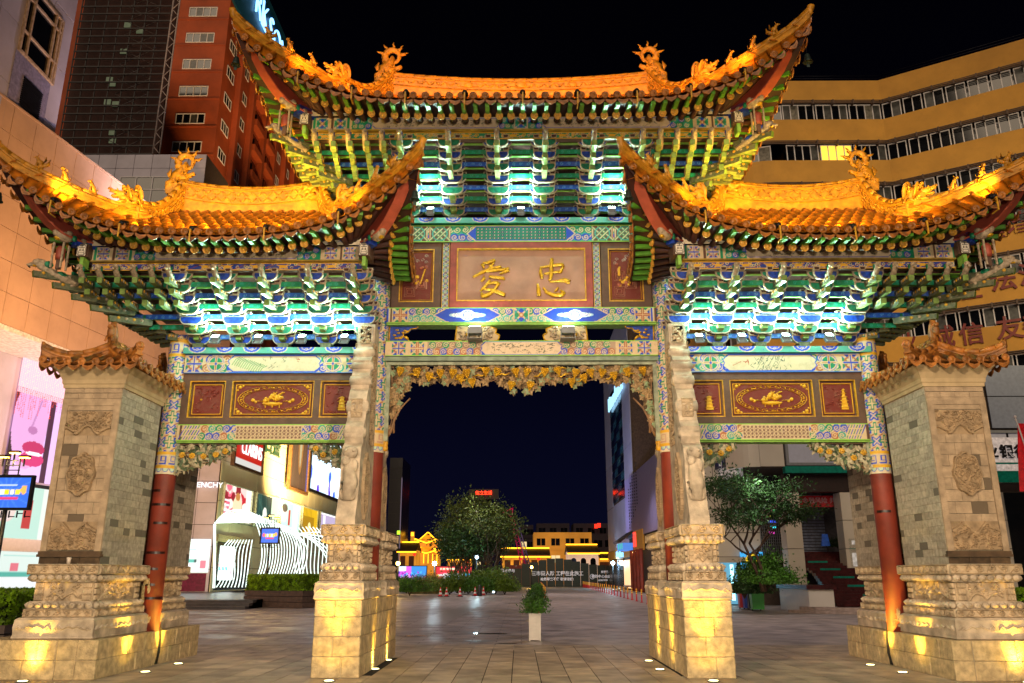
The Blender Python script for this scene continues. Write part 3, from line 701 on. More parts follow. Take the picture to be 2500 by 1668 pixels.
# --- side bays
xs0, xs1 = 3.02, 6.44
def fruit_panel(W_, H_, kind):
    cv = Cv(W_, H_, .0085, '#6c241a')
    cv.path([(.02, .02), (W_-.02, .02), (W_-.02, H_-.02), (.02, H_-.02)], .014, GLD, .02, close=True)
    R = random.Random(30+kind); cx, cy = W_/2, H_/2
    if kind == 0:
        cv.ring(cx, cy, W_*.45, .012, GLD, .02, ry=H_*.42); cv.ring(cx, cy, W_*.385, .012, GLD, .02, ry=H_*.33)
        for i in range(40): a = 2*PI*i/40; cv.disc(cx+W_*.418*math.cos(a), cy+H_*.375*math.sin(a), .013, GLD, .018, dome=True)
        for i in range(24): a = 2*PI*i/24; cv.line(cx+W_*.40*math.cos(a), cy+H_*.36*math.sin(a), cx+W_*.43*math.cos(a+.1), cy+H_*.39*math.sin(a+.1), .012, GLD, .015)
        for sx_ in (-1, 1):
            for sy_ in (-1, 1): cv.disc(cx+sx_*W_*.44, cy+sy_*H_*.39, .035, GLD, .03, dome=True); cv.disc(cx+sx_*W_*.40, cy+sy_*H_*.43, .02, GLD, .02, dome=True); cv.disc(cx+sx_*W_*.465, cy+sy_*H_*.30, .02, GLD, .02, dome=True)
        cv.disc(cx, cy-H_*.14, W_*.13, GLD, .04, ry=H_*.06, dome=True); cv.rect(cx-W_*.13, cy-H_*.15, cx+W_*.13, cy-H_*.10, GLD, .035)
        for s_ in (-1, 0, 1): cv.line(cx+s_*W_*.09, cy-H_*.2, cx+s_*W_*.09, cy-H_*.25, .02, GLD, .02)
        for i in range(14): cv.disc(cx+R.uniform(-.12, .12)*W_, cy+R.uniform(-.05, .12)*H_, R.uniform(.02, .045), GLD, .045, dome=True)
        for i in range(5): cv.line(cx+R.uniform(-.1, .1)*W_, cy, cx+R.uniform(-.16, .16)*W_, cy+H_*.22, .022, GLD, .03, True)
        for s_ in (-1, 1): cv.line(cx+s_*W_*.14, cy-H_*.06, cx+s_*W_*.25, cy-H_*.03, .012, GLD, .02); cv.disc(cx+s_*W_*.26, cy-H_*.02, .035, GLD, .03, dome=True); cv.disc(cx+s_*W_*.22, cy-H_*.08, .028, GLD, .03, dome=True)
    elif kind == 1:     # pine and rocks
        for i in range(26): x, y = R.uniform(.08, W_-.08), R.uniform(.1, .9)*H_; cv.line(x, y, x+R.uniform(-.07, .07), y+R.uniform(-.03, .03), .014, '#8a3c2e', .018, True)
        for i in range(12): cv.spiral(R.uniform(.1, W_-.1), R.uniform(.5, .9)*H_, .03, 1.1, .01, '#7d3528', .015)
        cv.disc(W_*.3, H_*.5, .02, GLD, .02, dome=True)
    else:               # pavilion or pagoda
        for i in range(22): x, y = R.uniform(.08, W_-.08), R.uniform(.1, .9)*H_; cv.line(x, y, x+R.uniform(-.07, .07), y+R.uniform(-.03, .03), .014, '#8a3c2e', .018, True)
        px = W_*(.62 if kind == 2 else .7); n = 4 if kind == 2 else 6
        for i in range(n):
            y = H_*(.14+.11*i); w_ = W_*(.2-.028*i)
            cv.rect(px-w_*.6, y, px+w_*.6, y+H_*.07, GLD, .02); cv.poly([(px-w_, y+H_*.07), (px+w_, y+H_*.07), (px, y+H_*.13)], GLD, .028)
    return cv
def relief_leafspray(x0, x1, z1, side, parent):
    """corner bracket of carved leaves and flowers under the side beam"""
    R = random.Random(int(abs(x0)*50)); w = x1-x0
    b = MB(); lv = MB(); fl = MB(); st = MB()
    def dep(t): return .24*(1-t)**1.3+.28*(1-t**5)
    for i in range(260):
        t = R.random(); x = x0+w*t if side < 0 else x1-w*t; d = dep(t)*R.random()**.8; z = z1-.03-d
        M = Matrix.Translation((x, R.uniform(-.1, .06), z)) @ Matrix.Rotation(R.uniform(0, 6.28), 4, 'Y') @ Matrix.Rotation(R.uniform(-.5, .5), 4, 'X') @ Matrix.Scale(R.uniform(.9, 1.3), 4)
        lv.add([M @ Vector(p) for p in ((-.07, 0, 0), (-.02, -.012, .028), (.05, 0, .018), (.085, .004, 0), (.05, 0, -.018), (-.02, -.012, -.028), (0, .02, 0))], [(0, 1, 6), (1, 2, 6), (2, 3, 6), (3, 4, 6), (4, 5, 6), (5, 0, 6), (0, 5, 4, 3, 2, 1)], i % 2)
    for i in range(5):
        t = (.12, .3, .5, .72, .88)[i]; x = x0+w*t if side < 0 else x1-w*t; z = z1-.06-dep(t)*R.uniform(.25, .7)
        for k in range(7): a = k*.9; fl.ball((x+.035*math.cos(a), -.10, z+.035*math.sin(a)), (.03, .018, .024), 6, 4)
        fl.ball((x, -.12, z), .022, 6, 4)
    for i in range(6):
        pts = [((x0+w*t if side < 0 else x1-w*t), -.03, z1-.05-dep(t)*(.3+.11*i)+.02*math.sin(9*t+i)) for t in [q/8 for q in range(9)]]; st.tube(pts, .012, 5)
    b.box(min(x0, x1), -.07, z1-.028, max(x0, x1), .07, z1-.003)
    o = b.build('leaf_bracket', m_brown, parent)
    lv.build('carved_leaf', [mat('olive_carved_leaf', '#5c6c4c', .6, var=.4, vs=20), mat('cream_carved_leaf', '#b3a788', .6, var=.3, vs=20)], o); fl.build('carved_rose', m_goldp, o); st.build('carved_stem', mat('carved_stem', '#8a6444'), o)
for s in (-1, 1):
    L = lambda a, b_: (a, b_) if s > 0 else (-b_, -a)
    x0, x1 = L(xs0-.02, xs1)
    w = x1-x0
    board('lower_beam', beam_low(w, .31, 7+s), x0, 3.915, -.15, .30)
    b = MB(); b.box(x0, -.13, 3.882, x1, .13, 3.911); b.build('beam_soffit', m_lgreen, arch)
    board('cartouche_painted_beam', beam_cross(w, .37, 0 if s > 0 else 1, 3+s), x0, 5.21, -.15, .30)
    b = MB(); b.box(x0-.02, -.22, 5.582, x1+.2, .22, 5.70); cap = b.build('bracket_plate', m_green, arch)
    plate_paint(w+.22 if s > 0 else w+.22, .118).obj('painted_face', cap, (x0-.02, -.225, 5.582))
    # carved panel zone
    b = MB(); b.box(x0, -.03, 4.228, x1, .10, 5.207); pn = b.build('panel_board', m_brown, arch)
    b = MB(); frame(b, x0, 4.23, x1, 5.205, .13, -.115, .084)
    wd = w-.26; xa = x0+.13
    p1, p2 = xa+wd*.235, xa+wd*.765
    b.box(p1-.06, -.112, 4.361, p1+.06, -.032, 5.074); b.box(p2-.06, -.112, 4.361, p2+.06, -.032, 5.074); b.build('panel_frame', m_brown, pn)
    for (a, c, kind) in ((xa, p1-.06, 1 if s < 0 else 2), (p1+.06, p2-.06, 0), (p2+.06, x1-.13, 2 if s < 0 else 3)):
        b = MB(); frame(b, a, 4.362, c, 5.073, .018, -.105, .06); b.build('gold_bead', m_goldp, pn)
        fruit_panel(c-a-.1, 5.073-4.362-.1, kind).obj('carved_panel', pn, (a+.05, -.05, 4.412), relief=1.0)
    relief_leafspray(*( (x0, x0+.95) if s > 0 else (x1-.95, x1) ), 3.88, -1 if s > 0 else 1, arch)
    relief_leafspray(*( (x1-1.05, x1) if s > 0 else (x0, x0+1.05) ), 3.88, 1 if s > 0 else -1, arch)
    b = MB(); xx = x1-.02 if s > 0 else x0+.02; b.box(xx-.03, -.08, 3.36, xx+.03, .08, 3.88); b.build('bracket_post', mat('pale_green_frame', '#8b9478'), arch)

# ---------------------------------------------------------------- bracket sets
def arm_mesh(w, h, d, panel, rim=.019):
    half = [(w*.55, 0), (w*.78, h*.14), (w*.92, h*.38), (w, h*.62), (w, h)]
    P = [(-x, z) for x, z in half[::-1]]+half
    q = [(x*(1-rim/w*1.1), h*.5+(z-h*.5)*(1-2*rim/h)) for x, z in P]
    n = len(P); b = MB(); vs = [(x, -d/2, z) for x, z in P]+[(x, -d/2, z) for x, z in q]+[(x, -d/2+.006, z) for x, z in q]+[(x, d/2, z) for x, z in P]
    fs = [(i, (i+1) % n, n+(i+1) % n, n+i) for i in range(n)]; b.add(vs, fs, 0)
    b.add(vs, [(n+i, n+(i+1) % n, 2*n+(i+1) % n, 2*n+i) for i in range(n)], 0)
    b.add(vs, [tuple(range(2*n, 3*n))], 1)
    b.add(vs, [((i+1) % n, i, 3*n+i, 3*n+(i+1) % n) for i in range(n)], 0)  # underside cream as well: light caught from below put into the colour
    b.add(vs, [tuple(range(3*n, 4*n))[::-1]], 1)
    return b.mesh('bracket_arm', [m_cream2, panel])
def block_mesh(w, h):
    b = MB(); P = [(-w*.36, 0), (w*.36, 0), (w*.5, h*.45), (w*.5, h), (-w*.5, h), (-w*.5, h*.45)]
    q = [(x*.72, h*.5+(z-h*.5)*.66) for x, z in P]; d = w*.9; n = 6
    vs = [(x, -d/2, z) for x, z in P]+[(x, -d/2-.001, z) for x, z in q]+[(x, d/2, z) for x, z in P]
    b.add(vs, [(i, (i+1) % n, n+(i+1) % n, n+i) for i in range(n)], 0); b.add(vs, [tuple(range(n, 2*n))], 1)
    b.add(vs, [((i+1) % n, i, 2*n+i, 2*n+(i+1) % n) for i in range(n)], 0); b.add(vs, [tuple(range(2*n, 3*n))[::-1]], 0)
    return b.mesh('bearing_block', [m_cream2, m_dbrown])
arm_f = [arm_mesh(.215, .165, .055, m_blue), arm_mesh(.215, .165, .055, m_green)]
arm_r = [arm_mesh(.275, .145, .05, m_blue), arm_mesh(.275, .145, .05, m_green)]
blk = block_mesh(.115, .075); blk_c = block_mesh(.14, .08)
def slant_mesh(L, hd, ht, head=False):
    """slanting arm: tapers to its beak end, light green underneath, painted cheeks"""
    b = MB(); w = .045
    P = [(0, 0), (0, .13), (-L*.96, hd+.13+ht), (-L, hd+.10), (-L*.97, hd)]   # (y,z)
    vs = [(-w, y, z) for y, z in P]+[(w, y, z) for y, z in P]; n = 5
    b.add(vs, [(0, 4, 3, 2, 1)], 1); b.add(vs, [(5, 6, 7, 8, 9)], 1)
    b.add(vs, [(0, 5, 9, 4)], 0); b.add(vs, [(4, 9, 8, 3)], 2); b.add(vs, [(3, 8, 7, 2)], 2); b.add(vs, [(2, 7, 6, 1)], 2)
    for s in (-1, 1):   # scroll relief on the cheeks
        for k in range(4):
            y = -L*(.25+.18*k); z = hd*(.25+.18*k)+.075
            b.ball((s*(w+.002), y, z), (.012, .035, .028), 6, 4, 3 if k % 2 else 4)
    return b.mesh('slanting_arm', [mat('arm_green_paint', '#94a458', .5, var=.3, vs=12, stain=.3), m_olive, mat('arm_end_paint', '#6f8a3a', .5, var=.3, vs=12), m_goldp, m_cream2])
def head_mesh(pal):
    """carved elephant or dragon head that ends the top arm"""
    b = MB(); b.tube([(0, .05, -.10), (0, -.12, -.03), (0, -.26, .05), (0, -.33, .10)], [.05, .055, .05, .03], 8, 0)
    b.ball((0, -.28, .10), (.05, .07, .06), 8, 6, 0); b.tube([(0, -.33, .07), (0, -.38, .03), (0, -.36, .0)], [.03, .022, .01], 6, 0)
    b.ball((0, -.335, .045), (.024, .035, .018), 6, 4, 1)
    for s in (-1, 1):
        b.ball((s*.045, -.22, .09), (.012, .045, .05), 6, 4, 2); b.ball((s*.04, -.1, .0), (.014, .05, .035), 6, 4, 2); b.ball((s*.045, -.3, .11), .012, 5, 4, 0)
    return b.mesh('carved_head', [m_cream2, m_gold, pal])
sl_me = slant_mesh(.52, -.05, -.03); hd_g = head_mesh(m_green); hd_b = head_mesh(m_blue)
sl_small = slant_mesh(.26, .03, -.02)
def bracket_field(xsets, zb, K, dz, dy, xL, xR, extra, hd, name='bracket_set', parity=0):
    """sets of arms stepping out tier by tier; joists tie them"""
    for si, x in enumerate(xsets):
        t = bpy.data.objects.new(name, None); t.location = (x, 0, 0); reg(t, arch)
        b = MB(); b.box(-.09, -.16, zb-.02, .09, .10, zb+.10, t=-.02); b.build('base_block', m_olive, t)
        for side in (-1,):
            for k in range(K):
                y = side*(.12+dy*k); z = zb+.08+dz*k
                inst(arm_f[(k+parity) % 2], 'bracket_arm', t, Matrix.Translation((0, y, z)))
                inst(arm_r[(k+parity+1) % 2], 'bracket_arm', t, Matrix.Translation((0, y+dy*.5, z+dz*.45)))
                for s in (-1, 1):
                    inst(blk, 'bearing_block', t, Matrix.Translation((s*.165, y-.012, z+.155)))
                    if k < K: inst(blk, 'bearing_block', t, Matrix.Translation((s*.225, y+dy*.5-.012, z+dz*.45+.137)))
                if k in (0, 1): inst(sl_small, 'slanting_arm', t, Matrix.Translation((0, y+.06, z+.03)) @ Matrix.Diagonal((1.15, .9, 1.0, 1)))
            for k in range(3):
                kk = K-4+k; y = side*(.12+dy*kk); z = zb+.08+dz*kk
                inst(sl_me, 'slanting_arm', t, Matrix.Translation((0, y-.0, z+.06)))
            inst(hd, 'carved_head', t, Matrix.Translation((0, side*(.12+dy*(K-1))-.02, zb+.08+dz*(K-1)+.06)))
    # extra arms near the corners
    for x in extra:
        t = bpy.data.objects.new('corner_bracket_set', None); t.location = (x, 0, 0); reg(t, arch)
        s_ = 1 if x > (xL+xR)/2 else -1
        base = xR if s_ > 0 else xL
        over = abs(x-base)/(.12+dy*(K-1)); k0 = max(0, int(math.ceil(over*(K-1)))-1)
        for k in range(3):
            kk = K-4+k
            if kk < k0-1: continue
            inst(sl_me, 'slanting_arm', t, Matrix.Translation((0, -(.12+dy*kk), zb+.08+dz*kk+.06)) @ Matrix.Rotation(-s_*.14, 4, 'Z'))
        inst(hd, 'carved_head', t, Matrix.Translation((0, -(.12+dy*(K-1))-.02, zb+.08+dz*(K-1)+.06)) @ Matrix.Rotation(-s_*.1, 4, 'Z'))
def joists(xc0, xc1, zb, K, dz, dy, open0, open1, wrap0, wrap1):
    """continuous tie joists of each tier, with painted boards between; wrapN = does the tier turn the corner there"""
    jm = MB()
    for k in range(K):
        y = -(.12+dy*k)+dy*.5+.055; z = zb+.08+dz*k; e = .12+dy*k
        a = xc0-(e if wrap0 else 0); c = xc1+(e if wrap1 else 0)
        jm.box(a, y-.025, z+.15, c, y+.035, z+.165, 0); jm.box(a, y-.02, z+.166, c, y+.03, z+.215, 2)
    jm.build('tie_joist', [m_lgreen, m_green, m_dbrown], arch)
    for k in range(1, K):
        y = -(.12+dy*k)+dy*.75+.06; z = zb+.06+dz*k; e = .12+dy*k
        a = xc0-(e if wrap0 else 0); c = xc1+(e if wrap1 else 0); h = .095
        cv = Cv(c-a, h, .014, (GRN, '#1d4fae')[k % 2]); n = int((c-a)/.13)
        for i in range(n): cv.spiral((i+.5)*(c-a)/n, h*.5, h*.36, 1.1, .012, (TEAL, '#5b8fd0')[k % 2], a=i*1.3, d=1 if i % 2 else -1)
        me = cv.mesh('scroll_board', (a, y, z), (1, 0, 0), (0, 0, 1), m_paint); o = reg(bpy.data.objects.new('scroll_board', me), arch)
def corner_stack(xc, s, zb, K, dz, dy, hd, side_only=False):
    """the corner: diagonal arms, heads and the arms of the side face that turns back"""
    t = bpy.data.objects.new('corner_bracket', None); t.location = (xc, 0, 0); reg(t, arch)
    ang = s*(PI/4)
    for k in range(K):
        e = .12+dy*k; z = zb+.08+dz*k
        Md = Matrix.Translation((s*(e-.1), -(e-.1), z)) @ Matrix.Rotation(ang, 4, 'Z')
        if k >= K-5 and not side_only: inst(slant_d, 'slanting_arm', t, Md)
        # side arms: step out in X, seen edge-on
        for q in range(5):
            yy = -.1+.30*q-.12
            inst(sl_me if k > 1 else sl_small, 'slanting_arm', t, Matrix.Translation((s*(e-.06), yy, z+.05)) @ Matrix.Rotation(s*PI/2, 4, 'Z') @ Matrix.Diagonal((1, .8, 1, 1)))
        yy = -e+.3
        while yy < -.2:
            inst(sl_me if k > 1 else sl_small, 'slanting_arm', t, Matrix.Translation((s*(e-.06), yy, z+.05)) @ Matrix.Rotation(s*PI/2, 4, 'Z') @ Matrix.Diagonal((1, .8, 1, 1))); yy += .3
        jb = MB(); jb.box(min(s*(e-.02), s*(e+.03)), -e, z+.12, max(s*(e-.02), s*(e+.03)), 1.0, z+.19, 0); jb.build('tie_joist', m_olive if k % 2 else m_green, t)
    if not side_only:
        e = .12+dy*(K-1); z = zb+.08+dz*(K-1)
        inst(hd, 'carved_head', t, Matrix.Translation((s*(e), -e, z+.08)) @ Matrix.Rotation(ang, 4, 'Z') @ Matrix.Diagonal((1.3, 1.9, 1.3, 1)))
slant_d = slant_mesh(.78, -.06, -.03)
K, dz, dy = 7, .130, .235
for s in (-1, 1):
    xset = [s*v for v in (2.96, 3.76, 4.58, 5.41, 6.22)]
    ex = [s*v for v in (6.55, 6.86, 7.17, 7.48, 7.80)]
    bracket_field(xset, 5.70, K, dz, dy, *( (CM, CS-.12) if s > 0 else (-CS+.12, -CM)), ex, hd_g, parity=0)
    if s > 0: joists(CM+.1, CS-.1, 5.70, K, dz, dy, 0, 0, False, True)
    else: joists(-CS+.1, -CM-.1, 5.70, K, dz, dy, 0, 0, True, False)
    corner_stack(s*(CS-.1), s, 5.70, K, dz, dy, hd_g)
bracket_field([-2.25, -1.35, -.45, .45, 1.35, 2.25], 8.375, K, dz*.98, dy, -CM, CM, [s*v for s in (-1, 1) for v in (2.6, 2.91, 3.22, 3.53, 3.84)], hd_b, parity=1)
joists(-CM+.2, CM-.2, 8.375, K, dz*.98, dy, 0, 0, True, True)
for s in (-1, 1): corner_stack(s*(CM-.2), s, 8.375, K, dz*.98, dy, hd_b)
# ================================================================ ROOFS
fz = smooth_table([0, 1.28, 1.76, 2.19, 2.67, 3.04, 3.35, 3.62, 3.8], [0, .07, .16, .28, .49, .72, .95, 1.26, 1.5])
fy = smooth_table([0, 1.3, 2.2, 2.67, 3.04, 3.35, 3.62, 3.8], [2.45, 2.46, 2.53, 2.60, 2.69, 2.79, 2.88, 2.94])
hz = smooth_table([1.70, 2.0, 2.33, 2.71, 3.04, 3.3, 3.65], [1.03, .96, .97, 1.06, 1.17, 1.27, 1.53])
hy = smooth_table([1.70, 2.0, 2.33, 2.71, 3.04, 3.3, 3.65], [1.15, 1.55, 1.98, 2.30, 2.52, 2.70, 2.92])
def tile_seg(L, r):
    b = MB(); n = 7; vs = []; 
    for y, q in ((0, r*.92), (-L*.93, r), (-L*.93, r*1.05), (-L, r*1.05)):
        for k in range(n): a = PI*k/(n-1); vs.append((q*math.cos(a), y, q*math.sin(a)))
    fs = [(j*n+i, j*n+i+1, (j+1)*n+i+1, (j+1)*n+i) for j in range(3) for i in range(n-1)]+[tuple(range(3*n, 4*n))]
    b.add(vs, fs, 0, True); return b
tseg = tile_seg(.30, .062).mesh('roof_tile', m_tile)
def disc_mesh(r, m, thick=.03):
    b = MB(); M = Matrix.Rotation(PI/2, 4, 'X')
    b.lathe([(r*.96, -thick), (r, 0), (r*.98, .008), (r*.84, .010), (r*.80, .002), (r*.42, .002), (r*.38, .010), (r*.12, .012), (0.001, .014)], 16, M=M); return b.mesh('eave_disc', m)
disc_me = disc_mesh(.069, m_eave); rdisc_me = disc_mesh(.070, m_disc)
b = MB(); P = [(-.105, .035), (-.098, -.012), (-.08, -.045), (-.055, -.062), (-.03, -.082), (0, -.098), (.03, -.082), (.055, -.062), (.08, -.045), (.098, -.012), (.105, .035), (.06, -.005), (0, -.02), (-.06, -.005)]
n_ = len(P); vs = [(x, -.012, z) for x, z in P]+[(x, .012, z) for x, z in P]
b.add(vs, [(i, i+1, 13 if i < 1 else 13, ) for i in range(0)], 0)
quads = [(0, 1, 13), (1, 2, 3, 13), (3, 4, 5, 12), (3, 12, 13), (5, 6, 7, 12), (7, 8, 9, 11), (7, 11, 12), (9, 10, 11)]
b.add(vs, [q for q in quads]+[tuple(i+n_ for i in q[::-1]) for q in quads]+[(i, n_+i, n_+(i+1) % n_, (i+1) % n_) for i in range(n_)], 0)
for k in range(5): b.ball((-.05+.025*k, -.014, -.035-.012*(2-abs(k-2))), (.011, .006, .009), 5, 4)
drip_me = b.mesh('drip_tile', m_eave)
b = MB(); b.tube([(0, 0, 0), (0, -1, 0)], .056, 10); raf_me = b.mesh('round_rafter', m_dred)
b = MB(); b.box(-.036, -1, -.036, .036, 0, .036); fly_me = b.mesh('flying_rafter', m_rafter)

def ridge_sweep(par, name, pts, h, w, mats=m_ridge, relief=True, cap=.062):
    """ridge of stacked tiles: body, mouldings, round cap in joints, shell relief on both cheeks"""
    b = MB(); P = [Vector(p) for p in pts]; n = len(P)
    tan = [(P[min(i+1, n-1)]-P[max(i-1, 0)]).normalized() for i in range(n)]
    sd = [Vector((t.y, -t.x, 0)).normalized() for t in tan]
    prof = [(w*.62, 0), (w*.62, .025), (w*.42, .04), (w*.42, h-.08), (w*.56, h-.07), (w*.58, h-.045), (w*.42, h-.02), (w*.3, h)]
    sec = [(x, z) for x, z in prof]+[(-x, z) for x, z in prof[::-1]]; m = len(sec)
    vs = [tuple(P[i]+sd[i]*x+Vector((0, 0, z))) for i in range(n) for x, z in sec]
    fs = [(i*m+j, i*m+(j+1) % m, (i+1)*m+(j+1) % m, (i+1)*m+j) for i in range(n-1) for j in range(m)]+[tuple(range(m))[::-1], tuple(range((n-1)*m, n*m))]
    b.add(vs, fs, 0)
    o = b.build(name, mats, par)
    # cap tiles
    L = 0; cum = [0]
    for i in range(n-1): L += (P[i+1]-P[i]).length; cum.append(L)
    def pos(s):
        s = min(max(s, 0), L); i = min(max(int(np.searchsorted(cum, s))-1, 0), n-2); u = (s-cum[i])/max(1e-6, cum[i+1]-cum[i]); return P[i].lerp(P[i+1], u), tan[i].lerp(tan[i+1], u).normalized(), sd[i].lerp(sd[i+1], u).normalized()
    c = MB(); k = 0; st = .24
    while k*st < L-.02:
        a, _, _ = pos(k*st); e, _, _ = pos(min(L, (k+1)*st-.006)); up = Vector((0, 0, h+.01))
        c.tube([a+up, e+up], [cap*.94, cap*1.04], 8); k += 1
    c.build('ridge_cap_tile', mats, par)
    if relief:
        r = MB(); k = 0; st = .105; hh = h-.12
        rows = max(1, int(round(hh/.11)))
        while (k+.5)*st < L:
            p, t, s_ = pos((k+.5)*st)
            for j in range(rows):
                z = .04+hh*(j+.5)/rows; q = 1 if (k+j) % 2 else -1
                for sgn in (-1, 1):
                    c_ = p+s_*sgn*(w*.42+.004)+Vector((0, 0, z))
                    Mx = Matrix(((t.x, s_.x*sgn, 0, c_.x), (t.y, s_.y*sgn, 0, c_.y), (t.z, 0, 1, c_.z), (0, 0, 0, 1))) @ Matrix.Rotation(q*PI/4, 4, 'Y')
                    r.ball((0, 0, 0), (.066, .032, .024), 6, 4, M=Mx)
            k += 1
        r.build('shell_relief', mats, par)
    return o
def beast_mesh():
    b = MB()
    b.box(-.09, -.10, -.02, .09, .14, .10, t=.01)
    b.tube([(0, .06, .05), (0, .03, .15), (0, -.06, .24)], [.085, .09, .08], 10)
    b.ball((0, -.07, .25), (.085, .11, .085), 10, 8)
    b.tube([(0, -.12, .27), (0, -.22, .285), (0, -.27, .30)], [.055, .045, .05], 8); b.ball((0, -.285, .32), (.035, .03, .03), 6, 5)
    b.tube([(0, -.1, .2), (0, -.19, .175), (0, -.24, .19)], [.045, .035, .02], 8)
    for s in (-1, 1):
        b.ball((s*.05, -.15, .315), .026, 6, 5); b.tube([(s*.05, -.06, .32), (s*.07, .0, .38), (s*.06, -.02, .44)], [.018, .014, .005], 5)
        b.ball((s*.085, -.04, .26), (.012, .05, .045), 6, 5); b.tube([(s*.07, .02, .1), (s*.085, -.08, .07), (s*.08, -.13, .04)], [.045, .035, .02], 6)
        for k in range(3): b.ball((s*.09, .02+.04*k, .16-.03*k), (.02, .03, .03), 6, 4)
    # fan mane
    M = Matrix.Translation((0, .08, .33)) @ Matrix.Rotation(.35, 4, 'X')
    b.ball((0, 0, 0), (.11, .035, .18), 12, 8, M=M)
    for k in range(5): a = -.8+.4*k; b.tube([M @ Vector((.03*math.sin(a), -.035, -.03)), M @ Vector((.09*math.sin(a), -.03, .13*math.cos(a)))], .009, 4)
    return b.mesh('dragon_head_beast', m_ridge)
def small_mesh(kind):
    b = MB(); b.box(-.03, -.05, -.03, .03, .07, .02)
    b.tube([(0, .05, .0), (0, .03, .08), (0, -.01, .15), (0, -.02, .19)], [.045, .042, .032, .025], 8)
    for s in (-1, 1): b.tube([(s*.02, -.02, .1), (s*.022, -.04, .0)], [.016, .013], 5)
    if kind == 0: b.ball((0, -.045, .2), (.026, .045, .026), 7, 5); b.tube([(0, .05, .02), (0, .1, .06), (0, .09, .12)], [.015, .012, .005], 5)
    elif kind == 1:
        b.ball((0, -.03, .22), (.03, .04, .035), 7, 5)
        for k in range(5): b.tube([(0, .02+.005*k, .2-.035*k), (0, .07, .21-.035*k)], [.012, .003], 4)
        b.tube([(0, .05, .02), (0, .11, .03), (0, .12, .09)], [.02, .014, .005], 5)
    else:
        b.ball((0, -.045, .19), (.022, .03, .025), 7, 5); b.tube([(0, -.06, .19), (0, -.1, .18)], [.012, .003], 4)
        b.tube([(0, .06, .05), (0, .15, .11), (0, .17, .21)], [.04, .035, .008], 6); b.tube([(0, .05, .08), (0, .1, .17), (0, .1, .25)], [.03, .02, .005], 6)
        for s in (-1, 1): b.ball((s*.045, .02, .1), (.012, .06, .045), 6, 4)
    for s in (-1, 1): b.tube([(s*.012, -.02, .22), (s*.018, -.01, .26)], [.01, .003], 4)
    return b.mesh('ridge_figure', m_ridge)
def finial_mesh():
    """curled dragon tail ring with flame spikes over a scaled neck, biting the ridge end; local +X points to the roof centre"""
    b = MB(); R = .165; cz = .54
    pts = [(R*math.cos(a)*.95, 0, cz+R*math.sin(a)) for a in [(-2.0-k*.35) for k in range(17)]]
    b.tube([(p[0], p[1], p[2]) for p in pts], [.09-.0036*k for k in range(17)], 9)
    for k in range(5):
        a = 2.75-.62*k; x, z = math.cos(a), math.sin(a)
        b.tube([(x*(R+.03), 0, cz+z*(R+.03)), (x*(R+.12)+.015, 0, cz+z*(R+.10)), (x*(R+.14)-.01, 0, cz+z*(R+.14)), (x*(R+.20), 0, cz+z*(R+.20))], [.04, .026, .02, .006], 6)
    b.tube([(-.26, 0, -.12), (-.24, 0, .05), (-.16, 0, .22), (-.05, 0, .34), (.02, 0, .45), (.0, 0, .55)], [.10, .13, .13, .11, .08, .03], 10)
    for i in range(5):
        for j in range(3):
            for s in (-1, 1): b.ball((-.2+.04*i+.02*j, s*.10, .02+.08*i-.03*j), (.035, .03, .03), 6, 4)
    b.ball((-.02, 0, .18), (.13, .11, .10), 9, 7); b.tube([(.05, 0, .22), (.16, 0, .26), (.21, 0, .3)], [.06, .05, .04], 8); b.tube([(.03, 0, .10), (.14, 0, .08), (.2, 0, .11)], [.05, .04, .02], 8)
    for s in (-1, 1):
        b.ball((.06, s*.08, .25), .03, 6, 5); b.ball((-.08, s*.11, .2), (.06, .02, .05), 6, 4)
        for k in range(4): b.tube([(-.1-.03*k, s*.08, .1), (-.22-.03*k, s*.13, .12-.06*k)], [.02, .006], 5)
    for k in range(5): b.tube([(-.3, .0, .2), (-.36+.02*k, 0, .30+.025*k)], [.022, .012], 5)   # fan fin
    b.box(-.30, -.11, -.2, .02, .11, .02)
    return b.mesh('dragon_tail_finial', m_ridge)
beast_me, fig_me, fin_me = beast_mesh(), [small_mesh(k) for k in range(3)], finial_mesh()
bell_pos = []

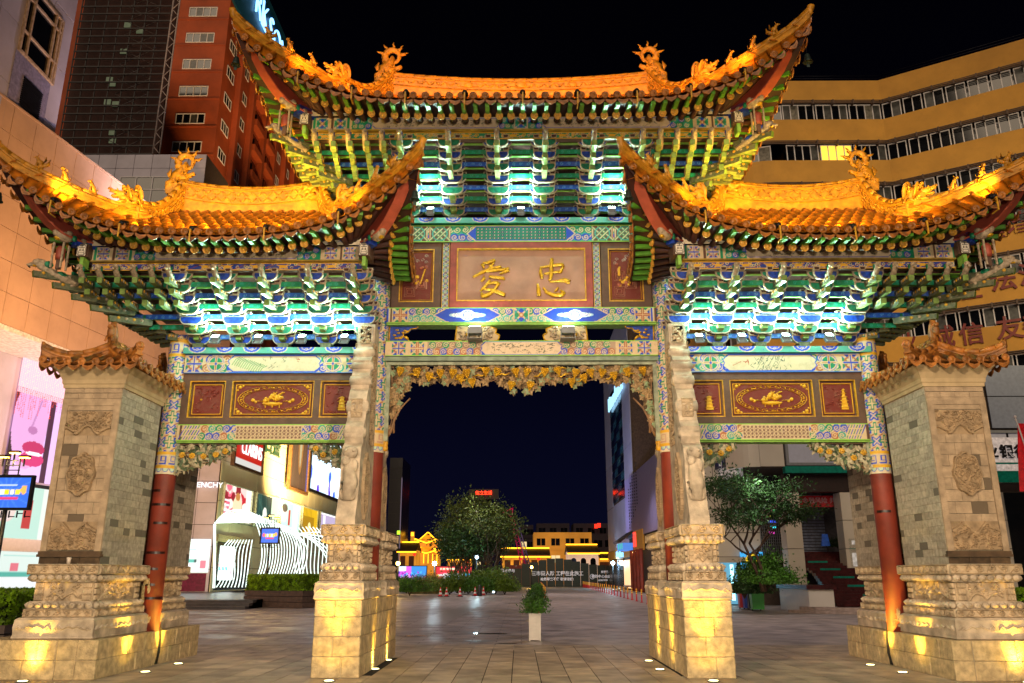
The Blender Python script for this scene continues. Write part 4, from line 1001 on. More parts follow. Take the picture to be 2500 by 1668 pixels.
def roof(cx, W, zs, ridge, notch, name, zr, detail):
    """cx centre, W extra half width, zs eave height, ridge (uL,uR) ends in local u, notch = side (-1/0/1) cut by the taller bay"""
    root = bpy.data.objects.new(name, None); root.location = (cx, 0, 0); reg(root, arch)
    zw, zb, zt = zs+1.56, zs+1.68, zr    # foot of plain wall, foot of lattice, top
    def E(u):
        a = abs(u)-W; a = max(a, 0); return Vector((u, -fy(a), zs+fz(a)))
    def HP(u):
        a = min(max(abs(u)-W, 1.70), 3.65); return Vector((u, -hy(a), zs+hz(a)))
    UT = W+3.65
    def T(u):
        return Vector((u, 0, zw)) if abs(u) <= W+1.70 else HP(u)-Vector((0, 0, .18))
    def row(u, n):
        e_, t_ = E(u), T(u); out = []
        for i in range(n+1):
            t = i/n; p = t_.lerp(e_, t)
            p.z = e_.z+(t_.z-e_.z)*(1-t)**1.01; out.append(p)
        return out
    # slopes ------------------------------------------------------------
    us = np.concatenate([np.linspace(-UT+.05, -W-1.72, 14), np.linspace(-W-1.68, W+1.68, 30), np.linspace(W+1.72, UT-.05, 14)])
    for sy in (1, -1):
        P = np.array([[[p.x, p.y*sy, p.z-.02] for p in row(u, 10)] for u in us]).transpose(1, 0, 2)
        reg(bpy.data.objects.new('roof_slope', gridmesh('roof_slope', P if sy > 0 else P[:, ::-1], None, m_tile, True)), root)
    def SE(y, s):    # side eave
        d = 2.92-abs(y); a = max(3.65-d, 0); return Vector((s*(UT-(2.92-fy(a))-.0), y, zs+fz(a)))
    def ST(y, s):
        if abs(y) <= 1.15: return Vector((s*(W+1.70), y, zs+.85))
        lo, hi = 1.70, 3.65
        for _ in range(24):
            md = (lo+hi)/2
            if hy(md) < abs(y): lo = md
            else: hi = md
        return Vector((s*(W+lo), y, zs+hz(lo)-.18))
    ys = np.linspace(-2.9, 2.9, 40)
    for s in (-1, 1):
        P = []
        for y in ys:
            e_, t_ = SE(y, s), ST(y, s); P.append([[*(t_.lerp(e_, i/6))] for i in range(7)])
        P = np.array(P).transpose(1, 0, 2); P[..., 2] -= .02
        reg(bpy.data.objects.new('roof_slope', gridmesh('roof_slope', P, None, m_tile, True)), root)
        b = MB(); b.prism([(-1.15, zs+.8), (0, zb), (1.15, zs+.8)], s*(W+1.62), s*(W+1.68), 'x'); b.build('gable_board', m_red, root)
    # tile rows --------------------------------------------------------
    n = int((UT-.10)/.213); st = MB(); cnt = 0
    for i in range(-n, n+1):
        u = i*.213
        L = row(u, 24); lens = [0]
        for a, c in zip(L[:-1], L[1:]): lens.append(lens[-1]+(c-a).length)
        tot = lens[-1]; k = 0
        def pt(s):
            s = min(max(s, 0), tot); j = min(max(int(np.searchsorted(lens, s))-1, 0), len(L)-2); return L[j].lerp(L[j+1], (s-lens[j])/max(1e-6, lens[j+1]-lens[j]))
        while tot-k*.44 > .05:
            e_ = pt(tot-k*.44); a_ = pt(tot-(k+1)*.44); d = e_-a_; ln = d.length
            M = frameM(a_+Vector((0, 0, -.005)), d) @ Matrix.Diagonal((1, -ln/.30*1.02, 1, 1))
            # tile_seg runs along -Y
            if detail and k >= 1 and cnt < 295 and abs(u) < W+1.9: inst(tseg, 'roof_tile', root, M); cnt += 1
            else: st.add([M @ Vector(v) for v in TS.v], TS.f, 0, True)
            k += 1
        if not detail or True:
            M0 = Matrix.Diagonal((1, -1, 1, 1))
            for k in range(0, int(tot/.58)+1):
                e_ = pt(tot-k*.58); a_ = pt(tot-(k+1)*.58); d = e_-a_; ln = max(.05, d.length); M = M0 @ frameM(a_, d) @ Matrix.Diagonal((1, -ln/.30, 1, 1)); st.add([M @ Vector(v) for v in TS.v], TS.f, 0, True)
        e_ = E(u); tg = (E(u+.05)-E(u-.05)).normalized()
        rz = math.atan2(tg.y, tg.x)
        M = Matrix.Translation(e_+Vector((0, -.045, .022))) @ Matrix.Rotation(rz, 4, 'Z'); inst(disc_me, 'eave_disc', root, M)
        um = u+.1065
        if abs(um) < UT-.05:
            p = E(um); inst(drip_me, 'drip_tile', root, Matrix.Translation(p+Vector((0, -.01, -.055))) @ Matrix.Rotation(rz, 4, 'Z') @ Matrix.Rotation(-math.atan2(tg.z, math.hypot(tg.x, tg.y)), 4, 'Y'))
            M = Matrix.Rotation(PI, 4, 'Z') @ Matrix.Translation(p+Vector((0, -.01, -.055))) @ Matrix.Rotation(rz, 4, 'Z'); st.add([M @ v.co for v in drip_me.vertices], [tuple(q.vertices) for q in drip_me.polygons], 0)
    for s in (-1, 1):
        m = int(2.8/.213)
        for i in range(-m, m+1):
            y = i*.213
            if notch == s and abs(y) < .25: continue
            e_, t_ = SE(y, s), ST(y, s); d = e_-t_; k = 0
            while d.length-k*.29 > .05:
                a_ = e_-d.normalized()*(k+1)*.29; M = frameM(a_, d) @ Matrix.Diagonal((1, -1, 1, 1)); st.add([M @ Vector(v) for v in TS.v], TS.f, 0, True); k += 1
            M = Matrix.Translation(e_+Vector((s*.045, 0, .022))) @ Matrix.Rotation(s*PI/2, 4, 'Z'); inst(disc_me, 'eave_disc', root, M)
            y2 = y+.1065
            if not (notch == s and abs(y2) < .25): inst(drip_me, 'drip_tile', root, Matrix.Translation(SE(y2, s)+Vector((s*.01, 0, -.055))) @ Matrix.Rotation(s*PI/2, 4, 'Z'))
    st.build('tile_rows', m_tile, root, kind='stuff')
    # soffit, fascia ---------------------------------------------------
    XP, YP, ZP = W+2.42, 1.62, zs+.16
    uu = np.linspace(-UT+.12, UT-.12, 44)
    for sy in (1, -1):
        P = np.array([[[max(-XP, min(XP, u)), -1.3*sy, ZP+.05], [E(u).x, (E(u).y+.02)*sy, E(u).z-.045]] for u in uu]).transpose(1, 0, 2)
        reg(bpy.data.objects.new('soffit', gridmesh('soffit', P, None, m_dred)), root)
        b = MB(); b.tube([(E(u).x, (E(u).y+.03)*sy, E(u).z-.06) for u in uu], .022, 4); b.build('eave_batten', m_dred, root)
    yy = np.linspace(-2.8, 2.8, 30)
    for s in (-1, 1):
        P = np.array([[[s*(XP-.3), max(-YP, min(YP, y)), ZP+.05], [SE(y, s).x-s*.02, y, SE(y, s).z-.045]] for y in yy]).transpose(1, 0, 2)
        reg(bpy.data.objects.new('soffit', gridmesh('soffit', P, None, m_dred)), root)
    # rafters ----------------------------------------------------------
    def rafter(e_, s0, nrm):
        d = e_-s0; h_ = Vector((d.x, d.y, 0)); ln = h_.length; h_.normalize()
        c = e_-h_*.36; c.z = e_.z-.165+.02
        dd = c-s0; inst(raf_me, 'round_rafter', root, frameM(s0, dd) @ Matrix.Diagonal((1, -dd.length, 1, 1)))
        inst(rdisc_me, 'rafter_end', root, frameM(c+dd.normalized()*.002, dd) @ Matrix.Rotation(PI, 4, 'Z'))
        a = e_-h_*(.62 if ln > 1 else .5); a.z = c.z+.105-.02; f_ = e_-h_*.05; f_.z = e_.z-.095; dd = f_-a
        inst(fly_me, 'flying_rafter', root, frameM(a, dd) @ Matrix.Diagonal((1, -dd.length, 1, 1)))
    n = int((UT-.45)/.212)
    for i in range(-n, n+1):
        u = (i)*.212+.03; e_ = E(u)
        if abs(u) > W+3.2: continue
        lim = XP-.25
        s0 = Vector((max(-lim, min(lim, u)), -1.3, ZP+.0)); rafter(e_, s0, None)
    for s in (-1, 1):
        m = int(2.45/.212)
        for i in range(-m, m+1):
            y = i*.212+.05
            if notch == s and (abs(y) < .3): continue
            if y > .3 and notch != s: continue
            e_ = SE(y, s); s0 = Vector((s*(XP-.55), max(-YP+.4, min(YP-.4, y)), ZP)); rafter(e_, s0, None)
    # corner fins, blue corner beams, heads, lanterns ---------------------
    for s in (-1, 1):
        for sy in (-1, 1):
            dr = Vector((s*1.0, sy*1.12, 0)); L0 = dr.length; dr.normalize()
            M = Matrix(((dr.x, -dr.y, 0, s*(W+2.30)), (dr.y, dr.x, 0, sy*1.45), (0, 0, 1, 0), (0, 0, 0, 1)))
            low = [(0, .20), (.45, .12), (.75, .17), (1.02, .33), (1.28, .56), (1.50, .85), (1.60, 1.05)]; top = [(1.66, 1.20), (1.45, 1.04), (1.2, .86), (.9, .68), (.5, .46), (0, .40)]
            b = MB(); b.prism([(x, zs+z) for x, z in low+top], -.085, .085, 'y', 0, M); o = b.build('corner_fin', m_red, root)
            b = MB(); b.add([M @ Vector((x, q, zs+z-.004)) for x, z in low for q in (-.10, .10)]+[M @ Vector((x, q, zs+z+.03)) for x, z in low for q in (-.10, .10)],
                            [(2*i, 2*i+1, 2*i+3, 2*i+2) for i in range(6)]+[(2*i+14, 2*i, 2*i+2, 2*i+16) for i in range(6)]+[(2*i+1, 2*i+15, 2*i+17, 2*i+3) for i in range(6)], 0); b.build('fin_edge', mat('pink_red_edge', '#b8563e', .5, var=.15), o)
            b = MB(); M = M @ Matrix.Translation((.20, 0, .05)); b.box(-.9, -.085, zs+.0, .34, .085, zs+.19, 0, M)
            b.ball((.50, 0, zs+.13), (.17, .10, .11), 9, 7, 1, M); b.ball((.64, 0, zs+.16), (.06, .07, .07), 7, 5, 1, M); b.ball((.60, 0, zs+.06), (.07, .05, .035), 7, 5, 2, M)
            for q in (-1, 1): b.ball((.45, q*.08, zs+.17), (.06, .04, .05), 7, 5, 1, M); b.ball((.36, q*.09, zs+.1), (.05, .03, .06), 6, 5, 3, M); b.ball((.2, q*.09, zs+.1), (.06, .015, .045), 6, 5, 1, M); b.ball((.12, q*.09, zs+.06), (.05, .012, .02), 6, 5, 3, M)
            b.build('corner_beam_head', [m_blue, m_cream2, m_gold, m_green], root)
            if sy < 0 and notch != s:
                lx, ly = s*(W+2.82), -1.92
                b = MB(); b.lathe([(.07, -.20), (.085, -.14), (.085, .0), (.05, .05)], 6, (lx, ly, zs-.05), 0); b.box(lx-.035, ly-.035, zs-.42, lx+.035, ly+.035, zs-.25, 1)
                for qx in (-1, 1):
                    for qy in (-1, 1): b.box(lx+qx*.085-.014, ly+qy*.085-.014, zs-.42, lx+qx*.085+.014, ly+qy*.085+.014, zs+.05, 2)
                b.build('corner_lantern_bracket', [mat('lantern_red', '#a34a36', .5, var=.3), m_brown, m_cream2], root)
            # crossing purlin end with a long life emblem
            if sy < 0:
                ex, ez = s*(W+2.50), zs-.03
                b = MB(); b.box(ex-.10, -1.80, zs-.14, ex+.10, -1.4, zs+.10); b.box(ex-.032, -1.80, zs-.32, ex+.032, -1.6, zs-.142, 1); b.build('purlin_end', [m_brown, m_lgreen], root)
                cv = Cv(.155, .215, .0045, '#e8dccb'); 
                for q in range(6): cv.line(.03+.01*(q % 2), .028+.032*q, .125-.01*(q % 2), .028+.032*q, .011, '#231a18')
                cv.line(.078, .15, .078, .2, .011, '#231a18'); cv.line(.03, .03, .03, .08, .011, '#231a18').line(.125, .03, .125, .08, .011, '#231a18').line(.05, .1, .05, .13, .011, '#231a18').line(.105, .1, .105, .13, .011, '#231a18')
                cv.path([(.008, .04), (.008, .175), (.03, .207), (.125, .207), (.147, .175), (.147, .04), (.125, .008), (.03, .008)], .011, '#231a18', close=True)
                b = MB(); b.prism([(ex+x, ez+z) for x, z in ((-.085, -.07), (-.085, .07), (-.055, .115), (.055, .115), (.085, .07), (.085, -.07), (.055, -.115), (-.055, -.115))], -1.845, -1.802, 'y'); o = b.build('emblem_plate', m_brown, root)
                cv.obj('long_life_emblem', o, (ex-.0775, -1.848, ez-.1075), m=m_paint)
                # painted wedge board between purlin and rafters
                cv = Cv(.95, .30, .012, '#d8c8ac'); cv.spiral(.62, .12, .09, 1.3, .02, BLU).spiral(.38, .09, .06, 1.2, .018, BLU).spiral(.8, .17, .07, 1.2, .02, GRN); cv.disc(.68, .17, .05, '#4a3028')
                for q in range(12): cv.line(.2+.06*q, .05+.012*q, .25+.06*q, .09+.014*q, .018, (GRN, BLU)[q % 2])
                def fn(P, s=s):
                    Q = P.copy(); a = P[..., 0]; f = np.clip(a/.95, 0.02, 1); Q[..., 2] = zs+.11+(P[..., 2])*f; Q[..., 0] = s*(W+1.50+a); return Q
                cv.obj('painted_wedge', root, (0, -1.70, 0), m=m_wornpaint, fn=fn)
            pe = E(s*(UT-.15)); 
            if sy < 0: bell_pos.append((cx+pe.x, pe.y+.05, pe.z-.2))
    # eave purlin and frieze ------------------------------------------
    st_ = 1 if W else 0
    for yy_, back in ((-1.65, False),):
        cv = beam_purlin(2*(W+2.42), .25, 3+int(cx), st_); b = MB(); b.box(-(W+2.42), -1.645, zs-.15, W+2.42, -1.42, zs+.10); o = b.build('eave_purlin', m_brown, root)
        cv.obj('painted_face', o, (-(W+2.42), -1.65, zs-.15), m=m_wornpaint)
        b = MB(); b.box(-(W+2.42), -1.66, zs-.175, W+2.42, -1.40, zs-.153); b.build('gold_fillet', mat('dull_gold_fillet', '#a8892e', .5, var=.3), o)
        cv = beam_frieze(2*(W+2.42), .14, 5+int(cx), bool(W)); b = MB(); b.box(-(W+2.42), -1.575, zs-.32, W+2.42, -1.45, zs-.178); o = b.build('frieze_board', m_brown, root)
        cv.obj('painted_face', o, (-(W+2.42), -1.58, zs-.32))
        b = MB(); b.box(-(W+2.42), 1.42, zs-.32, W+2.42, 1.65, zs+.10); b.build('eave_purlin', m_brown, root)
    for s in (-1, 1):
        if notch == s: continue
        b = MB(); b.box(min(s*(W+2.42), s*(W+2.2)), -1.4, zs-.32, max(s*(W+2.42), s*(W+2.2)), 1.4, zs+.10); b.build('eave_purlin', m_brown, root)
    b = MB(); b.box(-(W+2.3), -1.4, zs+.11, W+2.3, 1.4, zs+.14); b.build('ceiling_board', m_dbrown, root)
    # main ridge -------------------------------------------------------
    uL, uR = ridge; cxr = (uL+uR)/2; hw = (uR-uL)/2
    def rz(u): return ((u-cxr)/hw)**2*.17
    pts = [(uL+(uR-uL)*i/20, 0, zb+rz(uL+(uR-uL)*i/20)) for i in range(21)]
    b = MB()
    for a, c in zip(pts[:-1], pts[1:]): b.add([(a[0], y, z) for y in (-.09, .09) for z in (zw-.05, a[2]+.01)]+[(c[0], y, z) for y in (-.09, .09) for z in (zw-.05, c[2]+.01)], [(0, 4, 5, 1), (2, 3, 7, 6), (1, 5, 7, 3)])
    b.build('ridge_wall', m_ridge, root)
    ridge_sweep(root, 'main_ridge', pts, zt-zb, .20)
    b = MB(); b.box(-.2, -.11, zb+.1, .2, -.085, zt-.1); b.ball((0, -.11, (zb+zt)/2), (.13, .03, .08), 9, 6); b.box(-.2, .085, zb+.1, .2, .11, zt-.1)
    if W:
        for q in (-1.1, 1.1): b.box(q-.17, -.11, zb+.10, q+.17, -.085, zt-.08); b.ball((q, -.11, (zb+zt)/2), (.1, .03, .07), 9, 6)
        b.build('ridge_plaque', m_ridge, root)
    # descending ridges, hips, beasts -----------------------------------
    for s in (-1, 1):
        ue = uR if s > 0 else uL; z0 = zb+rz(ue)
        inst(fin_me, 'dragon_tail_finial', root, Matrix.Translation((ue+s*.02, 0, zt-.08+rz(ue))) @ Matrix.Diagonal((-s, 1, 1, 1))) if notch != s else inst(beast_me, 'ridge_beast', root, Matrix.Translation((ue-s*.1, -.1, zb+.1)) @ Matrix.Rotation(-s*PI/2, 4, 'Z') @ Matrix.Scale(1.0, 4))
        for sy in (-1, 1):
            xe = s*(W+1.92)
            P = []
            for i in range(11):
                t = i/10; x = ue*(1-t)+xe*t; y = 1.30*t*sy; z = (z0-.02)*(1-t)+(zs+.70)*t-.36*math.sin(PI*t)*(1-.3*t); P.append((x, y, z))
            ridge_sweep(root, 'descending_ridge', P, .46, .18)
            if sy < 0 or True:
                b = MB(); x, y, z = P[-1]; b.box(x-.12, y-.12 if sy < 0 else y-.06, z-.10, x+.12, y+.06 if sy < 0 else y+.12, z+.30); b.build('ridge_end_block', m_ridge, root)
                inst(beast_me, 'ridge_beast', root, Matrix.Translation((x+s*.02, y+sy*.06, z+.30)) @ Matrix.Rotation((s*.35 if sy < 0 else PI-s*.35), 4, 'Z'))
            a0 = 1.74
            P = []
            for i in range(15):
                a = a0+(3.60-a0)*i/14; P.append((s*(W+a), sy*hy(a), zs+hz(a)-.23))
            ridge_sweep(root, 'hip_ridge', P, .20, .13, relief=False, cap=.055)
            # horn at the tip
            px, py, pz = P[-1]; hd_ = Vector((s*.55, sy*.45, .95)).normalized()
            hp = [(P[-2][0], P[-2][1], P[-2][2]+.17), (px, py, pz+.17), (px+s*.015, py+sy*.01, pz+.22), (px+s*.02, py+sy*.015, pz+.27)]
            b = MB(); b.tube(hp, [.075, .068, .06, .066], 9); b.build('ridge_horn', m_ridge, root)
            def hip_at(a): return (s*(W+a), sy*hy(a), zs+hz(a)-.0)
            rr = math.atan2(-s*1.0, 1.0) if sy < 0 else 0
            face = s*.9 if sy < 0 else PI-s*.9
            p = hip_at(2.02); inst(beast_me, 'ridge_beast', root, Matrix.Translation((p[0], p[1], p[2]-.03)) @ Matrix.Rotation(face, 4, 'Z') @ Matrix.Scale(.92, 4))
            for k, a in enumerate((2.38, 2.74, 3.08)):
                p = hip_at(a); inst(fig_me[k], 'ridge_figure', root, Matrix.Translation((p[0], p[1], p[2]+.02)) @ Matrix.Rotation(face, 4, 'Z') @ Matrix.Scale(1.0, 4))
    return root
TS = tile_seg(.30, .062)
roof(-5.28, 0, 7.07, (-1.66, 1.20), 1, 'left_roof' if False else 'side_roof', 9.12, True)
roof(5.28, 0, 7.07, (-1.20, 1.66), -1, 'side_roof', 9.12, True)
roof(0, 1.52, 9.68, (-2.75, 2.75), 0, 'main_roof', 11.64, False)

# ---------------------------------------------------------------- central stone posts with drum stones
def petals(par, x0, y0, x1, y1, z, h, up, n_per=.125, mats=None):
    """a row of lotus petals round a rectangular course"""
    b = MB(); 
    def side(p, q, nx_, ny_):
        L = math.dist(p, q); n = max(2, int(round(L/n_per)))
        for i in range(n):
            t = (i+.5)/n; x = p[0]+(q[0]-p[0])*t; y = p[1]+(q[1]-p[1])*t; w = L/n*.47
            rx, ry = (w, .045) if abs(ny_) else (.045, w)
            b.ball((x+nx_*.012, y+ny_*.012, z+h*.5), (rx, ry, h*.52), 8, 6); b.ball((x+nx_*.05, y+ny_*.05, z+h*(.42 if up else .58)), (rx*.5, ry*.5 if abs(nx_) else ry*.5, h*.22), 6, 4)
    side((x0, y0), (x1, y0), 0, -1); side((x1, y0), (x1, y1), 1, 0); side((x1, y1), (x0, y1), 0, 1); side((x0, y1), (x0, y0), -1, 0)
    b.build('lotus_petal_course', mats or m_stone, par)
def carve(cv, kind, R):
    W_, H_ = cv.w, cv.h; c = cv.c[0, 0].copy()
    if kind == 'scroll':
        n = max(2, int(round(W_/(H_*1.25))))
        for i in range(n):
            cx = (i+.5)*W_/n; cv.spiral(cx, H_*.5, H_*.34, 1.5, H_*.12, None, 1, a=(0 if i % 2 else PI), d=1 if i % 2 else -1); cv.line(cx-W_/n*.5, H_*.2 if i % 2 else H_*.8, cx, H_*(.85 if i % 2 else .15), H_*.07, None, .8, True)
        cv.path([(.008, .008), (W_-.008, .008), (W_-.008, H_-.008), (.008, H_-.008)], .014, None, .8, close=True)
    elif kind == 'cloud':
        n = max(1, int(round(W_/.62)))
        for i in range(n):
            L = W_/n; x = i*L; m = H_*.42
            cv.path([(x+.05*L, m), (x+.12*L, m+.2*H_), (x+.22*L, m), (x+.3*L, m+.02), (x+.38*L, m+.2*H_), (x+.5*L, m+.02), (x+.62*L, m+.2*H_), (x+.7*L, m+.02), (x+.78*L, m), (x+.88*L, m+.2*H_), (x+.95*L, m)], .022, None, 1, True)
            cv.spiral(x+.14*L, m+.06*H_, H_*.14, 1.1, .016, None, .9); cv.spiral(x+.86*L, m+.06*H_, H_*.14, 1.1, .016, None, .9, d=-1)
    elif kind == 'panel':
        e_ = min(.16, W_*.18)
        for a in (0, W_-e_):
            for j in range(3):
                y = H_*(.04+.32*j); cv.rect(a+.01, y, a+e_-.01, y+H_*.28, None, .8)
                for q in range(4): cv.line(a+.02+q*e_*.23, y+.01, a+.02+q*e_*.23, y+H_*.26, .012, None, 1, True)
        cx = W_/2; iw = W_-2*e_-.04
        for i in range(int(iw/.055)*3):
            x, y = cx+R.uniform(-.5, .5)*iw, R.uniform(.08, .92)*H_; a = R.uniform(0, 6); cv.path([(x, y), (x+.03*math.cos(a), y+.03*math.sin(a)), (x+.05*math.cos(a+.7), y+.05*math.sin(a+.7))], .02, None, R.uniform(.5, 1), True)
        for s in (-1, 1):
            cv.path([(cx, H_*.12), (cx+s*.05, H_*.3), (cx+s*iw*.28, H_*.45), (cx+s*iw*.42, H_*.25)], .035, None, 1.1, True); cv.spiral(cx+s*iw*.3, H_*.68, H_*.14, 1.2, .024, None, 1.0)
    elif kind == 'dense':
        for i in range(int(W_*H_/.0016)):
            x, y = R.uniform(.01, W_-.01), R.uniform(.01, H_-.01)
            if i % 5 == 0: cv.spiral(x, y, R.uniform(.02, .035), 1.2, .013, None, R.uniform(.6, 1))
            else: a = R.uniform(0, 6); cv.line(x, y, x+.035*math.cos(a), y+.035*math.sin(a), .018, None, R.uniform(.4, 1), True)
    elif kind == 'oval':
        cx, cy = W_/2, H_/2
        j, i, X, Y = cv.win(0, 0, W_, H_)
        ang = np.arctan2((Y-cy)/H_, (X-cx)/W_); rr = np.hypot((X-cx)/(W_*.47), (Y-cy)/(H_*.48)); lim = 1+.05*np.cos(8*ang)
        tmp = Cv(W_, H_, cv.cell); carve(tmp, 'dense', R); ins = rr < lim*.9
        cv.H = np.where(ins, .35+.65*tmp.H, np.where(rr < lim, .9, -.4))
    elif kind in ('capU', 'capD'):
        tmp = Cv(W_, H_, cv.cell); carve(tmp, 'dense', R); X = np.linspace(0, 1, cv.nx)[None, :]; Y = np.linspace(0, 1, cv.ny)[:, None]
        edge_ = .30+.22*np.cos((X-.5)*4*PI)*np.where(abs(X-.5) < .27, 1, .5)+.0*Y
        if kind == 'capU': ins = Y > edge_*.8
        else: ins = Y < 1-edge_*.8
        border = abs(Y-(edge_*.8 if kind == 'capU' else 1-edge_*.8)) < .05
        cv.H = np.where(ins, .3+.7*tmp.H, 0); cv.H = np.where(border, .8, cv.H)
RC = random.Random(77)
def reliefpanel(par, kind, x0, y0, x1, y1, z0, z1, depth=.03, cell=.0095, m=None, name='carved_relief'):
    """relief panel on the vertical face from (x0,y0) to (x1,y1), normal to the right of that direction"""
    L = math.dist((x0, y0), (x1, y1)); cv = Cv(L, z1-z0, cell); carve(cv, kind, RC)
    ux, uy = (x1-x0)/L, (y1-y0)/L
    return cv.obj(name, par, (x0, y0, z0), (ux, uy, 0), (0, 0, 1), m or m_relief, relief=depth)
def rect_faces(par, kind, X0, Y0, X1, Y1, z0, z1, sides='fr', **k):
    o_ = .003
    if 'f' in sides: reliefpanel(par, kind, X0, Y0-o_, X1, Y0-o_, z0, z1, **k)
    if 'r' in sides: reliefpanel(par, kind, X1+o_, Y0, X1+o_, Y1, z0, z1, **k)
    if 'l' in sides: reliefpanel(par, kind, X0-o_, Y1, X0-o_, Y0, z0, z1, **k)
    if 'b' in sides: reliefpanel(par, kind, X1, Y1+o_, X0, Y1+o_, z0, z1, **k)
def bevel_box(b, x0, y0, z0, x1, y1, z1, r=.03, m=0):
    """block with chamfered vertical and top edges"""
    P = [(x0+r, y0), (x1-r, y0), (x1, y0+r), (x1, y1-r), (x1-r, y1), (x0+r, y1), (x0, y1-r), (x0, y0+r)]
    cx, cy = (x0+x1)/2, (y0+y1)/2
    def ring(z, q): return [(x+(q if x < cx else -q), y+(q if y < cy else -q), z) for x, y in P]
    vs = ring(z0, r*.4)+ring(z0+r*.5, 0)+ring(z1-r*.5, 0)+ring(z1, r*.5); fs = [tuple(range(8))[::-1], tuple(range(24, 32))]
    for j in range(3): fs += [(j*8+i, j*8+(i+1) % 8, (j+1)*8+(i+1) % 8, (j+1)*8+i) for i in range(8)]
    b.add(vs, fs, m)
def pedestal(par, X0, Y0, X1, Y1, zb, Z, sides, sc_=1.0, per=.125):
    """stepped carved stone pedestal; Z = list of course heights"""
    z1, z2, z3, z4, z5, z6, z7 = Z
    p = bpy.data.objects.new('pedestal', None); reg(p, par)
    b = MB()
    n = 6
    # cloud band flares out downwards like a low table edge
    prof = [(.02, zb), (.05, zb+.02), (.035, zb+.08), (.045, zb+(z1-zb)*.55), (.035, z1-.03), (0, z1)]
    vs = []
    for o, z in prof: vs += [(X0-o, Y0-o, z), (X1+o, Y0-o, z), (X1+o, Y1+o, z), (X0-o, Y1+o, z)]
    b.add(vs, [(j*4+i, j*4+(i+1) % 4, (j+1)*4+(i+1) % 4, (j+1)*4+i) for j in range(5) for i in range(4)]+[(20, 21, 22, 23)])
    b.build('cloud_band', m_stone, p)
    if 'f' in sides: reliefpanel(p, 'cloud', X0-.03, Y0-.048, X1+.03, Y0-.048, zb+.05, z1-.03, depth=.02, m=m_stone)
    if 'r' in sides: reliefpanel(p, 'cloud', X1+.048, Y0-.03, X1+.048, Y1+.03, zb+.05, z1-.03, depth=.02, m=m_stone)
    if 'l' in sides: reliefpanel(p, 'cloud', X0-.048, Y1+.03, X0-.048, Y0-.03, zb+.05, z1-.03, depth=.02, m=m_stone)
    i1 = .035; b = MB(); b.box(X0+i1, Y0+i1, z1-.01, X1-i1, Y1-i1, z2); b.build('scroll_band', m_stone, p); rect_faces(p, 'scroll', X0+i1, Y0+i1, X1-i1, Y1-i1, z1+.005, z2-.003, sides)
    i2 = .06; b = MB(); b.box(X0+i2+.02, Y0+i2+.02, z2-.01, X1-i2-.02, Y1-i2-.02, z3+.01); b.build('petal_core', m_stone, p); petals(p, X0+i2, Y0+i2, X1-i2, Y1-i2, z2, z3-z2, False, per)
    i3 = .12; b = MB(); b.box(X0+i3, Y0+i3, z3, X1-i3, Y1-i3, z4); b.build('waist_block', m_stone, p); rect_faces(p, 'panel', X0+i3, Y0+i3, X1-i3, Y1-i3, z3+.01, z4-.01, sides, depth=.035)
    i4 = .05; b = MB(); b.box(X0+i4+.02, Y0+i4+.02, z4-.01, X1-i4-.02, Y1-i4-.02, z5+.01); b.build('petal_core', m_stone, p); petals(p, X0+i4, Y0+i4, X1-i4, Y1-i4, z4, z5-z4, True, per)
    i5 = .015; b = MB(); b.box(X0+i5, Y0+i5, z5, X1-i5, Y1-i5, z6); b.build('cap_slab', m_stone, p); rect_faces(p, 'scroll', X0+i5, Y0+i5, X1-i5, Y1-i5, z5+.004, z6-.006, sides)
    return p
